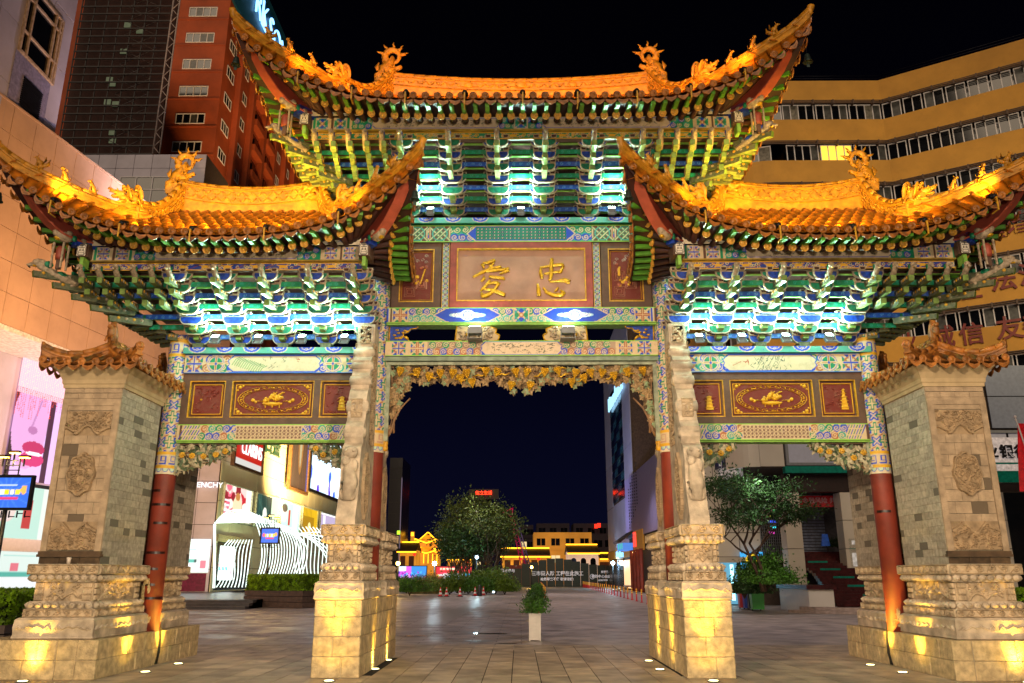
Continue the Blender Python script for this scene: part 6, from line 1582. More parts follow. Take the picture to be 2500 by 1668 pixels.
# wet dark patches
def puddle(x, y, w, h, sd):
    R = random.Random(sd); n = 26; vs = []
    for i in range(n):
        a = 2*PI*i/n; q = R.uniform(.7, 1.1); vs.append((x+w*q*math.cos(a), y+h*q*math.sin(a), .004))
    b = MB(); b.add(vs, [tuple(range(n))]); return b
mw = mat('wet_film', '#1c1a1c', .06, var=.1, spec=.6)
for k, (px, py, w, h) in enumerate(((1200, 1547, .55, .16), (1262, 1473, .9, .22), (1010, 1553, .5, .07), (1240, 1571, .3, .07))):
    q = at(px, py, Z=0); puddle(q.x, q.y, w, h, k).build('puddle', mw, None, kind='structure')
b = MB(); ps = [at(*p, Z=0) for p in ((1190, 1452), (1222, 1452), (1000, 1525), (1085, 1525))]
b.add([(p.x, p.y, .002) for p in (ps[0], ps[1], ps[3], ps[2])], [(0, 1, 2, 3)]); b.build('pale_paving_stripe', mat('pale_granite', '#a7a09c', .35, var=.2, vs=3), None, kind='structure')

# ================================================================ BUILDINGS
class Fac:
    """a building whose local x runs along its street wall and local -y faces out"""
    def __init__(s, name, label, cat, P0, ang, group=None):
        s.P, s.a = Vector((P0[0], P0[1], 0)), ang
        s.o = thing(name, label, cat, (P0[0], P0[1], 0), ang, group); s.u = Vector((math.cos(ang), math.sin(ang), 0)); s.n = Vector((math.sin(ang), -math.cos(ang), 0))
    def px(s, px, py, off=0):
        d = _M @ Vector(((px-1250)/F, -(py-834)/F, -1)); o = Vector((CAMX, CAMY, CAMZ)); p0 = s.P+s.n*off
        t = (p0-o).dot(s.n)/d.dot(s.n); q = o+d*t; return (q-s.P).dot(s.u), q.z
    def rect(s, p, q, off=0):
        a, c = s.px(*p, off), s.px(*q, off); return min(a[0], c[0]), min(a[1], c[1]), max(a[0], c[0]), max(a[1], c[1])
    def box(s, name, x0, z0, x1, z1, o, d, m, par=None, **k):
        """box from outer offset o going back d"""
        b = MB(); b.box(x0, -o, z0, x1, -o+d, z1); return b.build(name, m, par or s.o, **k)
UB = MB(); UB.box(-.5, -.5, -.5, .5, .5, .5); 
def unit(m):
    k = 'u_'+m.name
    if k not in MT: MT[k] = UB.mesh('panel_unit', m)
    return MT[k]
def ubox(name, par, m, x0, y0, z0, x1, y1, z1, **k):
    return inst(unit(m), name, par, Matrix.Translation(((x0+x1)/2, (y0+y1)/2, (z0+z1)/2)) @ Matrix.Diagonal((abs(x1-x0), abs(y1-y0), abs(z1-z0), 1)), **k)
def panels(fac, x0, z0, x1, z1, pw, ph, m, o=0, d=.06, gap=.03, name='cladding_panel', par=None, lim=290, top=None, bot=None):
    n = max(1, int(round((x1-x0)/pw))); r = max(1, int(round((z1-z0)/ph))); c = 0; rest_ = MB()
    for j in range(r):
        for i in range(n):
            a, e = x0+(x1-x0)*i/n, x0+(x1-x0)*(i+1)/n; za, ze = z0+(z1-z0)*j/r, z0+(z1-z0)*(j+1)/r
            if c < lim: ubox(name, par or fac.o, m, a+gap/2, -o, za+gap/2, e-gap/2, -o+d, ze-gap/2); c += 1
            else: rest_.box(a+gap/2, -o, za+gap/2, e-gap/2, -o+d, ze-gap/2)
    if rest_.v: rest_.build(name+'_field', m, par or fac.o, kind='stuff')
def window(par, x0, z0, x1, z1, y, m_f, m_g, nx=2, nz=1, t=.06, d=.08, name='window', curtain=None):
    b = MB(); frame_(b, x0, z0, x1, z1, t, y, d)
    for i in range(1, nx): b.box(x0+(x1-x0)*i/nx-t/2, y, z0+t, x0+(x1-x0)*i/nx+t/2, y+d, z1-t)
    for i in range(1, nz): b.box(x0+t, y+.004, z0+(z1-z0)*i/nz-t/2, x1-t, y+d, z0+(z1-z0)*i/nz+t/2)
    w = b.build(name, m_f, par)
    for i in range(nx):
        a, e = x0+(x1-x0)*i/nx+t/2, x0+(x1-x0)*(i+1)/nx-t/2
        g = m_g[rs.randrange(len(m_g))] if isinstance(m_g, (list, tuple)) else m_g
        ubox('pane', w, g, a, y+d*.6, z0+t, e, y+d*.7, z1-t)
    return w
frame_ = frame
m_beige = mat('beige_cladding', '#c8a488', .5, var=.10, vs=.5, bump=.03, rand=.05, stain=.15)
m_back = mat('dark_joint_wall', '#4a3c34', .9)
m_lilac = mat('lilac_grey_cladding', '#b9b3c4', .45, var=.10, vs=.6, rand=.06, stain=.15)
m_glass = mat('dark_window_glass', '#0c0e14', .08, var=.2, spec=.7)
m_glass2 = mat('curtained_glass', '#4a4a48', .3, var=.4, vs=3)
m_glass3 = mat('drawn_curtain', '#7a7468', .6, var=.4, vs=4)
m_litw = emat('lit_window_warm', '#ffc23c', 2.0)
m_white = mat('white_window_frame', '#d4d0d4', .5, var=.05)
m_orange = mat('brick_red_render', '#a4481e', .75, var=.18, vs=.4, bump=.1, bs=12, stain=.25)
m_yellow = mat('mustard_render', '#c8923a', .75, var=.10, vs=.5, stain=.15)
m_rail = mat('brown_slat_rail', '#5a4436', .6)
# --- A. beige mall block, left
dA = math.radians(90-8.6)
A = Fac('shopping_mall', 'beige panelled shopping mall block with lit posters rising behind the left end of the archway', 'building', (-22.3, 45.0), dA-PI+PI, None)
# local x along +u (away from camera); outward normal must face +X/-Y side
# u=(sin8.6,cos8.6); n=(cos8.6,-sin8.6) faces the plaza
L0 = A.px(-120, 900)[0]; L1 = 0.0
zt0 = A.px(39, 261)[1]; zb0 = A.px(60, 811)[1]
panels(A, L0-4, zb0, L1-.02, zt0, 1.55, 1.52, m_beige, o=0, d=.10, gap=.035)
A.box('mall_core', L0-4, zb0+.02, L1-.05, zt0-.05, -.08, 12, m_back)
A.box('soffit', L0-4, zb0-.25, L1-.05, zb0-.01, -.02, 6, mat('white_soffit', '#e8dcd4', .5))
A.box('parapet_cap', L0-4, zt0+.003, L1+.02, zt0+.12, .04, 1.0, m_beige)
# recessed lower storeys with the poster
x0, z0, x1, z1 = A.rect((4, 1165), (160, 870), -3)
wl = A.box('lower_wall', L0-4, 0.3, L1-.3, zb0-.26, -3.2, .3, m_lilac)
def poster(par, x0, z0, w, h, y, kind, emit=1.6, cell=.06, name='poster'):
    cv = Cv(w, h, cell, '#c9a8d8'); R = random.Random(kind*7+1)
    if kind == 0:     # cropped close up of lips, cheek and nose, strings of red lights
        cv.rect(0, 0, w, h, '#d9b0e6'); cv.rect(0, 0, w*.08, h, '#2a0a1c'); cv.rect(w*.60, 0, w*.70, h*.72, '#3a1030'); cv.disc(w*.30, h*.42, w*.30, '#d098c8', ry=h*.34)
        cv.disc(w*.42, h*.16, w*.20, '#c42a6a', ry=h*.055); cv.disc(w*.42, h*.24, w*.19, '#b01e58', ry=h*.05); cv.disc(w*.44, h*.20, w*.14, '#e8e0e8', ry=h*.014)
        cv.disc(w*.36, h*.37, w*.08, '#a8689c', ry=h*.03); cv.line(w*.44, h*.6, w*.34, h*.4, w*.03, '#b478ac')
        cv.rect(0, h*.62, w, h, '#f2b4c4')
        for i in range(int(w/.16)):
            x = i*.16+.05; L = R.uniform(.42, .62)
            for j in range(int(h*(1-L)/.10)): cv.disc(x+R.uniform(-.02, .02), h-j*.10, .03, '#ff3a20' if h-j*.1 < h*.66 else '#ffd8c0')
    elif kind == 1:
        cv.rect(0, 0, w, h, '#c82030'); 
        for i in range(30): cv.disc(R.uniform(0, w), R.uniform(.1, 1)*h, w*R.uniform(.05, .14), R.choice(('#e86a80', '#f8d0c8', '#901828', '#fff0e0')), ry=h*.14)
        cv.disc(w*.5, h*.45, w*.16, '#f8d8b0', ry=h*.3); cv.disc(w*.5, h*.72, w*.08, '#c08040', ry=h*.12); cv.rect(w*.38, h*.2, w*.62, h*.3, '#8a5a30')
        for i in range(4): cv.rect(w*.05, h*(.1+.14*i), w*.22, h*(.17+.14*i), '#fff0f0')
        cv.rect(w*.8, 0, w, h, '#f6eee4')
    elif kind == 2:
        cv.rect(0, 0, w, h, '#1e4038'); cv.rect(w*.68, 0, w, h, '#d8f0d0')
        for i in range(9): cv.line(R.uniform(0, .6)*w, 0, R.uniform(0, .6)*w, h, .1, '#3c6458')
        cv.disc(w*.4, h*.4, w*.09, '#f0f0e0')
    elif kind == 3:
        cv.rect(0, 0, w, h, '#c8f0e0'); cv.disc(w*.2, h*.55, w*.12, '#f6e0d8', ry=h*.26); cv.disc(w*.2, h*.78, w*.14, '#28241c', ry=h*.14); cv.rect(w*.4, h*.2, w*.5, h*.75, '#c83030'); cv.rect(w*.62, 0, w*.9, h, '#f4fcf4')
    elif kind == 4:
        cv.rect(0, 0, w, h, '#e8b818')
        for i in range(12): cv.rect(i*w/12, 0, i*w/12+w*.02, h, '#8a6410')
        cv.rect(w*.1, h*.1, w*.8, h*.7, '#a87c10'); cv.disc(w*.5, h*.25, w*.1, '#fff0a0')
    elif kind == 5:
        cv.rect(0, 0, w, h, '#b8a8c8'); cv.rect(w*.2, h*.1, w*.35, h*.9, '#f0e8f4'); cv.rect(w*.5, h*.1, w*.9, h*.6, '#6a5888'); cv.rect(0, h*.92, w, h, '#ffffff')
    elif kind == 6:   # big outdoor screen: pale landscape and figures
        cv.rect(0, 0, w, h, '#c8e4f8'); cv.rect(0, h*.8, w, h, '#1446c8')
        for i in range(40): cv.disc(R.uniform(0, w), R.uniform(.3, .8)*h, w*.12, R.choice(('#e8f4f8', '#d0e8ec', '#f4fafc')), ry=h*.04)
        for i in range(22): cv.disc(R.uniform(0, w), R.uniform(.0, .25)*h, w*.03, R.choice(('#2858d8', '#e8f0ff', '#5a3cc0', '#ffffff')), ry=h*.09)
        cv.disc(w*.8, h*.14, w*.14, '#f4fbff', ry=h*.2)
    elif kind == 7:   # perfume bottle
        cv.rect(0, 0, w, h, '#6a3424')
        for i in range(40): cv.line(R.uniform(0, w), 0, R.uniform(0, w), h, .12, R.choice(('#7c4030', '#54281c', '#8a5038')))
        cv.disc(w*.52, h*.55, w*.15, '#e89438', ry=h*.40); cv.disc(w*.52, h*.56, w*.07, '#fff0b8', ry=h*.34); cv.disc(w*.52, h*.96, w*.07, '#c87830', ry=h*.05)
        cv.rect(0, 0, w*.03, h, '#2a1810'); cv.rect(w*.9, 0, w, h, '#4858c8')
    elif kind == 8:   # blank interior
        cv.rect(0, 0, w, h, '#e8f8f0'); 
        for i in range(14): cv.rect(R.uniform(0, .9)*w, R.uniform(0, .7)*h, R.uniform(0, 1)*w, R.uniform(.1, .8)*h, R.choice(('#b8e8dc', '#f8fcfc', '#58b8a8', '#ec7a8a', '#ffffff', '#2c4c50')))
    elif kind == 9:   # blue event screen
        cv.rect(0, 0, w, h, '#2c66d8'); 
        for i in range(14): a = i*PI/7; cv.line(w/2, h*.5, w/2+w*math.cos(a), h/2+w*math.sin(a), w*.03, '#3f7ae4')
        for i, c_ in enumerate(('#f8d820', '#ffffff', '#f8d820', '#f8f0f0', '#ffe040')): cv.rect(w*(.2+.12*i), h*.42, w*(.3+.12*i), h*.62, c_)
        cv.rect(w*.25, h*.28, w*.75, h*.34, '#e83868'); cv.disc(w*.13, h*.55, w*.07, '#f06080', ry=h*.15); cv.disc(w*.87, h*.6, w*.07, '#f0b050', ry=h*.15); cv.rect(w*.3, h*.72, w*.7, h*.76, '#c8d8f8')
    elif kind == 10:  # dark LED hoarding, magenta and blue trees
        cv.rect(0, 0, w, h, '#3890e8'); cv.rect(0, 0, w*.45, h, '#e060e0'); cv.rect(0, h*.7, w*.25, h, '#e8f4ff')
        for i in range(50): cv.disc(R.uniform(0, w), R.uniform(0, .7)*h, w*.03, R.choice(('#a81cc8', '#2038c8', '#50c8ff', '#f0a0f8')), ry=h*.08)
    elif kind == 11:
        cv.rect(0, 0, w, h, '#e82c3c'); cv.rect(w*.5, h*.1, w, h*.55, '#40c8f8'); cv.rect(0, h*.05, w*.4, h*.45, '#f83c70')
        for i in range(22): cv.rect(R.uniform(0, .9)*w, R.uniform(.05, .6)*h, R.uniform(.1, 1)*w, R.uniform(.1, .5)*h, R.choice(('#f8f0f0', '#38b0f0', '#f8c830', '#f04060')))
        for i in range(5): cv.rect(w*(.1+.09*i), h*.78, w*(.17+.09*i), h*.9, '#fff4d0')
    elif kind == 12:  # red strip with lips campaign
        cv.rect(0, 0, w, h, '#f4eef0'); cv.disc(w*.5, h*.12, w*.6, '#e03040', ry=h*.22); cv.line(w*.3, h*.3, w*.5, h*.7, w*.07, '#2a2024'); cv.disc(w*.2, h*.6, w*.15, '#f0d0c8', ry=h*.12)
        for i in range(4): cv.rect(w*.15, h*(.05+.05*i), w*.9, h*(.075+.05*i), '#fff0f0')
    me = cv.mesh(name, (x0, y, z0), (1, 0, 0), (0, 0, 1), paintmat('screen_%s' % emit, emit=emit, dirt=0)); return reg(bpy.data.objects.new(name, me), par)
poster(A.o, x0, z0, x1-x0+1.2, z1-z0, 2.95, 0, 1.5, .05, 'face_poster')
xp, zp, xq, zq = A.rect((25, 1225), (150, 1075), -2.2); 
# hanging strings of fairy lights in front of the poster
# glazed shop window above the entrance, and the lit shop below
b = MB(); frame(b, x0-1, .5, x1+2.5, z0-.15, .18, 2.7, .2); b.build('shop_frame', mat('dark_shop_frame', '#1a1c20', .4), A.o)
poster(A.o, x0-.8, z0*.52, x1-x0+3.1, z0*.43, 2.86, 3, 1.0, .06, 'display_window'); poster(A.o, x0-.8, .7, x1-x0+3.1, z0*.40, 2.86, 8, 1.0, .06, 'shop_interior')
A.box('sign_fascia', x0-1, z0*.42, x1+2.7, z0*.52, -2.5, .3, m_white)
A.box('shop_post', x1+1.2, .4, x1+1.5, z0*.62, -2.2, .3, emat('white_tube_light', '#d8f0ff', 4))
for k in range(5): ubox('downlight', A.o, emat('downlight_glass', '#fff4f0', 18), x0-.5+k*1.6, .6+.4*(k % 2), zb0-.29, x0-.25+k*1.6, .85+.4*(k % 2), zb0-.27)
# grey block with tall window on top (upper left)
yB = 33.4
B = Fac('grey_upper_block', 'pale grey panelled block with a tall mullioned window above the beige mall', 'building', (-26.0, at(160, 180, X=-26.0).y), PI/2)
zb_ = 18.0
panels(B, -16, zt0-2.5, 0, 36, 1.9, 3.1, m_lilac, gap=.05, lim=290)
B.box('block_core', -16, zt0-2.6, -.05, 36, -.08, 8, m_back)
wx0, wz0, wx1, wz1 = B.rect((122, 200), (60, 0)); c0 = B.px(45, 140); c1 = B.px(148, 90); wz1 = B.px(75, 5)[1]; wz0 = B.px(122, 205)[1]
b = MB(); frame(b, c0[0]-.2, wz0, c1[0], wz1+1.0, .14, -.12, .16)
for i in (1, 2, 3): b.box(c0[0]+(c1[0]-c0[0])*(.12, .75, .88)[i-1], -.12, wz0+.14, c0[0]+(c1[0]-c0[0])*(.12, .75, .88)[i-1]+.12, .04, wz1+.86)
for q in (.3, .78): b.box(c0[0]-.06, -.115, wz0+(wz1+1-wz0)*q, c1[0]-.14, .035, wz0+(wz1+1-wz0)*q+.12)
w_ = b.build('window', mat('bronze_window_frame', '#b9a088', .5), B.o); ubox('pane', w_, m_glass, c0[0]-.1, -.02, wz0+.1, c1[0]-.1, .0, wz1+.9)
B.box('lower_glazing', c0[0]-.3, wz0-4.2, c1[0]-.2, wz0-.05, .05, .1, mat('lilac_spandrel', '#8c88a8', .35)); b = MB()
for i in range(14): b.box(c0[0]+.6, -.14, wz0-2.7+i*.12, c1[0]-.8, -.06, wz0-2.64+i*.12)
b.build('vent_grille', m_iron, B.o)
# right-hand lit wing of the mall with shop windows (wall parallel to the street)
Cw = Fac('mall_wing', 'greenish lit mall wing with framed shop windows seen through the left bay of the archway', 'building', (-22.0, 45.0), PI/2-math.radians(1.0))
H1 = 17.5; L_ = 40
Cw.box('wing_core', 0.1, .4, L_, H1, -.12, 8, m_back)
rects_ = [((543, 1265), (612, 1180), 1), ((624, 1270), (680, 1205), 2), ((686, 1290), (733, 1222), 3), ((739, 1292), (776, 1240), 4), ((783, 1298), (820, 1253), 5)]
wz = [Cw.px(578, 1178)[1], Cw.px(578, 1256)[1]]
m_pale = mat('pale_green_cladding', '#c9c8a0', .5, var=.08, vs=.5, rand=.05)
x_edges = []
for (p, q, k) in rects_:
    a = Cw.px(p[0], 1230)[0]; c = Cw.px(q[0], 1230)[0]; x_edges.append((a, c, k))
zt_, zb2 = Cw.px(560, 1181)[1], Cw.px(560, 1275)[1]
panels(Cw, 0, zt_+.02, L_, H1, 2.6, 1.6, m_pale, gap=.04, name='cladding_panel'); panels(Cw, 0, .4, L_, zb2, 2.6, 1.7, m_pale, gap=.04)
prev = 0
for a, c, k in x_edges:
    panels(Cw, prev, zb2+.02, a-.1, zt_, 1.2, 1.6, m_pale, gap=.04)
    b = MB(); frame(b, a-.1, zb2+.02, c+.1, zt_, .10, -.14, .5); f_ = b.build('shop_window', mat('pale_window_frame', '#d8e4c8', .5), Cw.o); poster(f_, a, zb2+.12, c-a, zt_-zb2-.2, -.02, k, 1.3, .07, 'window_display'); prev = c+.12
# CLARINS sign, perfume poster, screen
def signbox(par, a, c, z0, z1, kind, fm, emit, nm, off=.5):
    b = MB(); frame(b, a, z0, c, z1, .28, -off-.12, .3); f = b.build('sign_frame', fm, par); poster(f, a+.2, z0+.2, c-a-.4, z1-z0-.4, -off, kind, emit, .08, nm); return f
m_bronze = mat('bronze_frame', '#6a5030', .4, metal=.3)
a, c = Cw.px(553, 1120)[0], Cw.px(627, 1120)[0]; z0_ = Cw.px(590, 1150)[1]
b = MB(); frame(b, a, z0_, c, z0_+8.5, .22, -.62, .3); f_ = b.build('sign_frame', m_bronze, Cw.o)
cv = Cv(c-a-.4, 8.1, .08, '#e8b078'); cv.rect(0, 0, cv.w, .55, '#f0ece4'); cv.rect(0, .55, cv.w, 2.5, '#d62412'); 
for i in range(9): cv.line(0, 3+i*.6, cv.w, 2.7+i*.65, .12, '#e49a58')
o_ = reg(bpy.data.objects.new('sign_board', cv.mesh('sign_board', (a+.2, -.5, z0_+.2), (1, 0, 0), (0, 0, 1), paintmat('screen_0.9', emit=.9, dirt=0))), f_)
lettering('CLARINS', 1.5, (a+(c-a)*.58, -.56, z0_+1.62), emat('white_letter', '#ffffff', 1.6), f_, depth=.05, sx=.82, name='sign_lettering')
lettering('活力一簇而上', 1.0, (a+(c-a)*.6, -.56, z0_+4.9), emat('red_brown_letter', '#8a4020', .5), f_, depth=.03, sx=1.1, name='sign_lettering')
a, c = Cw.px(693, 1150)[0], Cw.px(741, 1150)[0]; z0_ = Cw.px(716, 1203)[1]; signbox(Cw.o, a, c, z0_, z0_+10.5, 7, m_bronze, .55, 'perfume_poster')
a, c = Cw.px(746, 1200)[0], Cw.px(845, 1200)[0]; z0_ = Cw.px(760, 1203)[1]; signbox(Cw.o, a, c, z0_, z0_+8.8, 6, m_iron, 1.7, 'video_screen', .25)
lettering('百盛', 2.2, (Cw.px(664, 1090)[0], -.1, Cw.px(664, 1088)[1]), emat('green_letter', '#1f9a48', .6), Cw.o, depth=.1, name='green_lettering')
# bluish near end wall of the wing, with the tall lips poster
D = Fac('mall_corner', 'bluish grey corner wall of the mall with a tall red and white lipstick poster', 'building', (-22.05, 44.95), 0.20)
x0 = D.px(440, 1200)[0]; panels(D, x0-3, .4, -.05, H1, 1.3, 1.5, m_lilac, gap=.04); D.box('wall_core', x0-3, .4, -.1, H1, -.1, .5, m_back)
p0, p1 = D.px(473, 1285), D.px(518, 1170); poster(D.o, p0[0]-.4, D.px(495, 1277)[1], p1[0]-p0[0]-.9, D.px(495, 1170)[1]-D.px(495, 1277)[1], -.06, 12, 1.4, .06, 'lipstick_poster')
poster(D.o, p0[0]-1.3, D.px(480, 1398)[1], 2.6, 2.3, -.06, 8, 1.4, .08, 'shop_interior'); D.box('dark_doorway', p0[0]-1.3, .45, p0[0]+1.2, D.px(480, 1398)[1]-.05, .04, .1, mat('magenta_door_glass', '#6a1440', .2))
lettering('GIVENCHY', .55, (p0[0]+.4, -.12, D.px(495, 1168)[1]-.5), emat('white_letter', '#ffffff', 1.6), D.o, depth=.03, name='sign_lettering')
# entrance with glowing frame
m_glow = mat('mint_lit_wall', '#c4f0cc', .5, var=.08, emit=0)
a, c = Cw.px(520, 1400)[0], Cw.px(607, 1400)[0]; zd = Cw.px(560, 1325)[1]
Cw.box('door_glass', a+.3, .5, c, zd, .03, .05, mat('dark_door_glass', '#16302e', .15)); poster(Cw.o, a+.8, 1.2, (c-a)*.4, zd*.62, -.06, 8, 2.6, .1, 'shop_interior')
Cw.box('door_lintel', a, zd+.02, c+.3, zd+.5, .12, .15, mat('brass_grille', '#a8986a', .4))
# steps and kerb before the mall
b = MB()
for k in range(4): b.box(-23.5, 24.5+k*.55, 0+.0, -12.8, 46, .13*(k+1)-.0 if k < 3 else .40)
st_o = b.build('mall_steps', mat('dark_granite_step', '#4c484c', .3, var=.2, vs=4), None, kind='structure')
# LED ribbon sculpture
led = thing('light_ribbon_arch', 'glowing white ribbon arch of curved light tubes at the mall entrance', 'light sculpture', (-17, 40, 0))
m_led = emat('white_light_tube', '#eafff4', 1.9)
def wp(px, py, Y): q = at(px, py, Y=Y); return (q.x+17, q.y-40, max(q.z, .42))
def bez(P, n=12):
    out = []
    for i in range(n+1):
        t = i/n; Q = [np.array(p, float) for p in P]
        while len(Q) > 1: Q = [Q[k]*(1-t)+Q[k+1]*t for k in range(len(Q)-1)]
        out.append(tuple(Q[0]))
    return out
def ribbon(P, Y0, Y1, r=.038, n=14):
    pts = bez(P, n); b = MB(); b.tube([wp(p[0], p[1], Y0+(Y1-Y0)*i/n) for i, p in enumerate(pts)], r, 5); b.build('light_tube', m_led, led)
for k in range(9): ribbon([(524, 1280-.4*k), (548+k*3, 1236+5*k), (600+6*k, 1232+4.5*k), (650+8*k, 1275+2*k)], 42, 44+k*.2)
for k in range(17):
    t = k/16; s0 = (612+t*112, 1252+22*math.sin(t*1.2)+24*t*t*1.3); 
    ribbon([s0, (s0[0]+26+20*t, s0[1]+40), (s0[0]+44-22*t, 1370), (618+t*112, 1422)], 43+t*4, 40+t*5)
for k in range(10):
    t = k/9; s0 = (712+t*78, 1294-8*math.sin(PI*t)); ribbon([s0, (s0[0]+34, s0[1]+34), (s0[0]-20+30*t, 1372), (742+t*60, 1432)], 50+t*6, 48+t*6)
for k in range(9): ribbon([(528+9*k, 1434), (566+k*5, 1388), (506+k*13, 1372-3*k), (560+k*7, 1318)], 43.2, 44)
for k in range(6): ribbon([(690+4*k, 1296), (720+5*k, 1310), (760+4*k, 1296+5*k), (800, 1300+14*k)], 48, 52)
ribbon([(524, 1280), (524, 1330), (524, 1400), (522, 1436)], 42.4, 42.4, .09)
# --- E. red tower
T1 = Fac('red_tower', 'tall brick red apartment tower with white windows behind the mall', 'building', (at(541, 200, Y=72.0).x, 72.0), 0)
xl = T1.px(398, 300)[0]; ztop = 74
m_gd = [m_glass, m_glass, m_glass, m_glass2]
cores = T1.box('tower_body', -34, 0, 0, ztop, -.02, 38, m_orange)
z = 20.6; fl = (T1.px(480, 90)[1]-T1.px(480, 220)[1])/2*1.0
zw0 = T1.px(480, 220)[1]
xa, xb = T1.px(443, 180)[0], T1.px(513, 180)[0]
k = -8
while zw0+k*fl < ztop-2:
    zc_ = zw0+k*fl; window(T1.o, xa, zc_-.85, xb, zc_+.55, -.06, m_white, m_gd, 4, 1, .09, .12); T1.box('string_course', -9.5, zc_-1.3, .02, zc_-1.12, .06, .1, m_orange)
    k += 1
T2 = Fac('tower_side_wing', 'street side of the red tower with stacked balconies and windows', 'building', (-30.95, 72.0), PI/2) if False else None
# side face features are parts of the tower: built in tower space at local x=0
def sidewin(y0, y1, z0, z1, kind):
    if kind == 0:
        b = MB(); b.box(.0, y0, z0, .08, y1, z0+.08); b.box(0, y0, z1-.08, .08, y1, z1); 
        for i in range(4): yy = y0+(y1-y0-.08)*i/3; b.box(0, yy, z0+.08, .08, yy+.08, z1-.08)
        w = b.build('window', m_white, T1.o); ubox('pane', w, m_gd[rs.randrange(4)], .01, y0+.05, z0+.05, .03, y1-.05, z1-.05)
    else:
        ubox('balcony_opening', T1.o, m_glass, .0, y0, z0-.3, .03, y1, z1+.6); ubox('balcony_slab', T1.o, m_orange, 0, y0-.2, z0-1.2, .9, y1+.2, z0-.3)
k = -8
while zw0+k*fl < ztop-2:
    zc_ = zw0+k*fl
    for (y0, y1, kd) in ((1.2, 3.6, 0), (6.2, 8.6, 0), (11.2, 14.4, 1), (16.4, 19.4, 1), (22.4, 24.6, 0), (27, 29.4, 0), (32, 34.4, 0)): sidewin(y0, y1, zc_-.85, zc_+.6, kd)
    k += 1
b = MB()
for y in (4.9, 10.0, 15.4, 20.6, 25.8, 30.7): b.box(0, y-.45, 0, .7, y+.45, ztop)
b.build('side_pilaster', m_orange, T1.o)
# scaffold screen
Sc = Fac('steel_scaffold_screen', 'dark steel lattice screen with a white truss mast before the red tower', 'scaffold', (-37, 60), 0)
m_tr = mat('pale_truss_steel', '#b9a8a4', .5); m_dk = mat('dark_scaffold_steel', '#2c2628', .6)
def SP(px, py): return Sc.px(px, py)
b = MB()
pA, pB, pC, pD = SP(418, 0), SP(434, 0), SP(379, 376), SP(395, 376)
xl_, xr_ = (pC[0]+pA[0])/2, (pD[0]+pB[0])/2; zb3, zt3 = pC[1], pA[1]+3
for x in (xl_, xr_): b.tube([(x, 0, zb3), (x, 0, zt3)], .09, 6)
n = 26
for i in range(n): a = zb3+(zt3-zb3)*i/n; c = zb3+(zt3-zb3)*(i+1)/n; b.tube([(xl_ if i % 2 else xr_, 0, a), (xr_ if i % 2 else xl_, 0, c)], .045, 5)
b.build('truss_mast', m_tr, Sc.o)
b = MB(); xL = SP(150, 300)[0]
for i in range(24): z = zb3+(zt3-zb3)*i/23; b.box(xL, -.05, z-.07, xl_, .05, z+.07)
b.build('scaffold_rail', m_dk, Sc.o)
b = MB()
for i in range(7): x = xL+(xl_-xL)*i/7; b.box(x-.05, .06, zb3-1, x+.05, .16, zt3)
b.build('scaffold_upright', m_dk, Sc.o)
b = MB()
for i in range(12): z = zb3+(zt3-zb3)*i/12; b.tube([(xL+5, .3, z), (xL+8.5, .3, z+(zt3-zb3)/12)], .05, 5); b.tube([(xL+8.5, .3, z), (xL+5, .3, z+(zt3-zb3)/12)], .04, 5)
b.build('cross_brace', mat('grey_brace', '#5a5050', .6), Sc.o)
Sc.box('shaded_wall', xL-.5, zb3-2, xl_-.1, zt3, -1.2, .3, mat('shaded_red_wall', '#38150c', .8, var=.3))  # darker copy of the tower red, shade behind the screen put into colour
for k in range(9):
    q = SP((300, 255, 262, 270, 250, 290, 262, 330, 262)[k], (45, 180, 190, 240, 235, 110, 310, 60, 330)[k]); ubox('lit_window', Sc.o, emat('dim_lit_window', '#c8d8a0', .12), q[0]-.35, 1.05, q[1]-.3, q[0]+.35, 1.15, q[1]+.3)
# grey podium roof block
G = Fac('grey_podium', 'lilac grey panelled podium with a ribbon window below the tower', 'building', (-31, 56), 0)
gx0, gz1 = G.px(200, 378); gx1, _ = G.px(505, 378); gz0 = gz1-6
panels(G, gx0, gz0, gx1, gz1, 1.75, 1.55, m_lilac, gap=.04); G.box('podium_core', gx0, gz0, gx1-.02, gz1-.02, -.08, 6, m_back)
w0 = G.px(290, 462); w1 = G.px(415, 432); window(G.o, w0[0], w0[1]-1.5, w1[0], w1[1], -.12, m_white, m_glass, 3, 2, .1, .1)
# roof sign, neon letters
Pk = None
# --- F. mustard building, right
yF = 46.0
q0 = at(2155, 300, Y=yF)
F1 = Fac('mustard_office_block', 'mustard yellow curved office block with ribbon windows behind the right roofs', 'building', (q0.x, yF), 0)
F2u = math.radians(-31.2)
def F2px(px, py): 
    return None
class Dummy: pass
F2 = Dummy(); F2.P = Vector((q0.x, yF, 0)); F2.u = Vector((math.cos(F2u), math.sin(F2u), 0)); F2.n = Vector((math.sin(F2u), -math.cos(F2u), 0)); 
def f2(px, py):
    d = _M @ Vector(((px-1250)/F, -(py-834)/F, -1)); o = Vector((CAMX, CAMY, CAMZ)); t = (F2.P-o).dot(F2.n)/d.dot(F2.n); q = o+d*t; return (q-F2.P).dot(F2.u), q.z
wing = bpy.data.objects.new('angled_wing', None); wing.rotation_euler = (0, 0, F2u); reg(wing, F1.o)
lv = [F1.px(2050, y)[1] for y in (203, 246, 259, 297, 340, 357, 396, 440, 456, 494)]
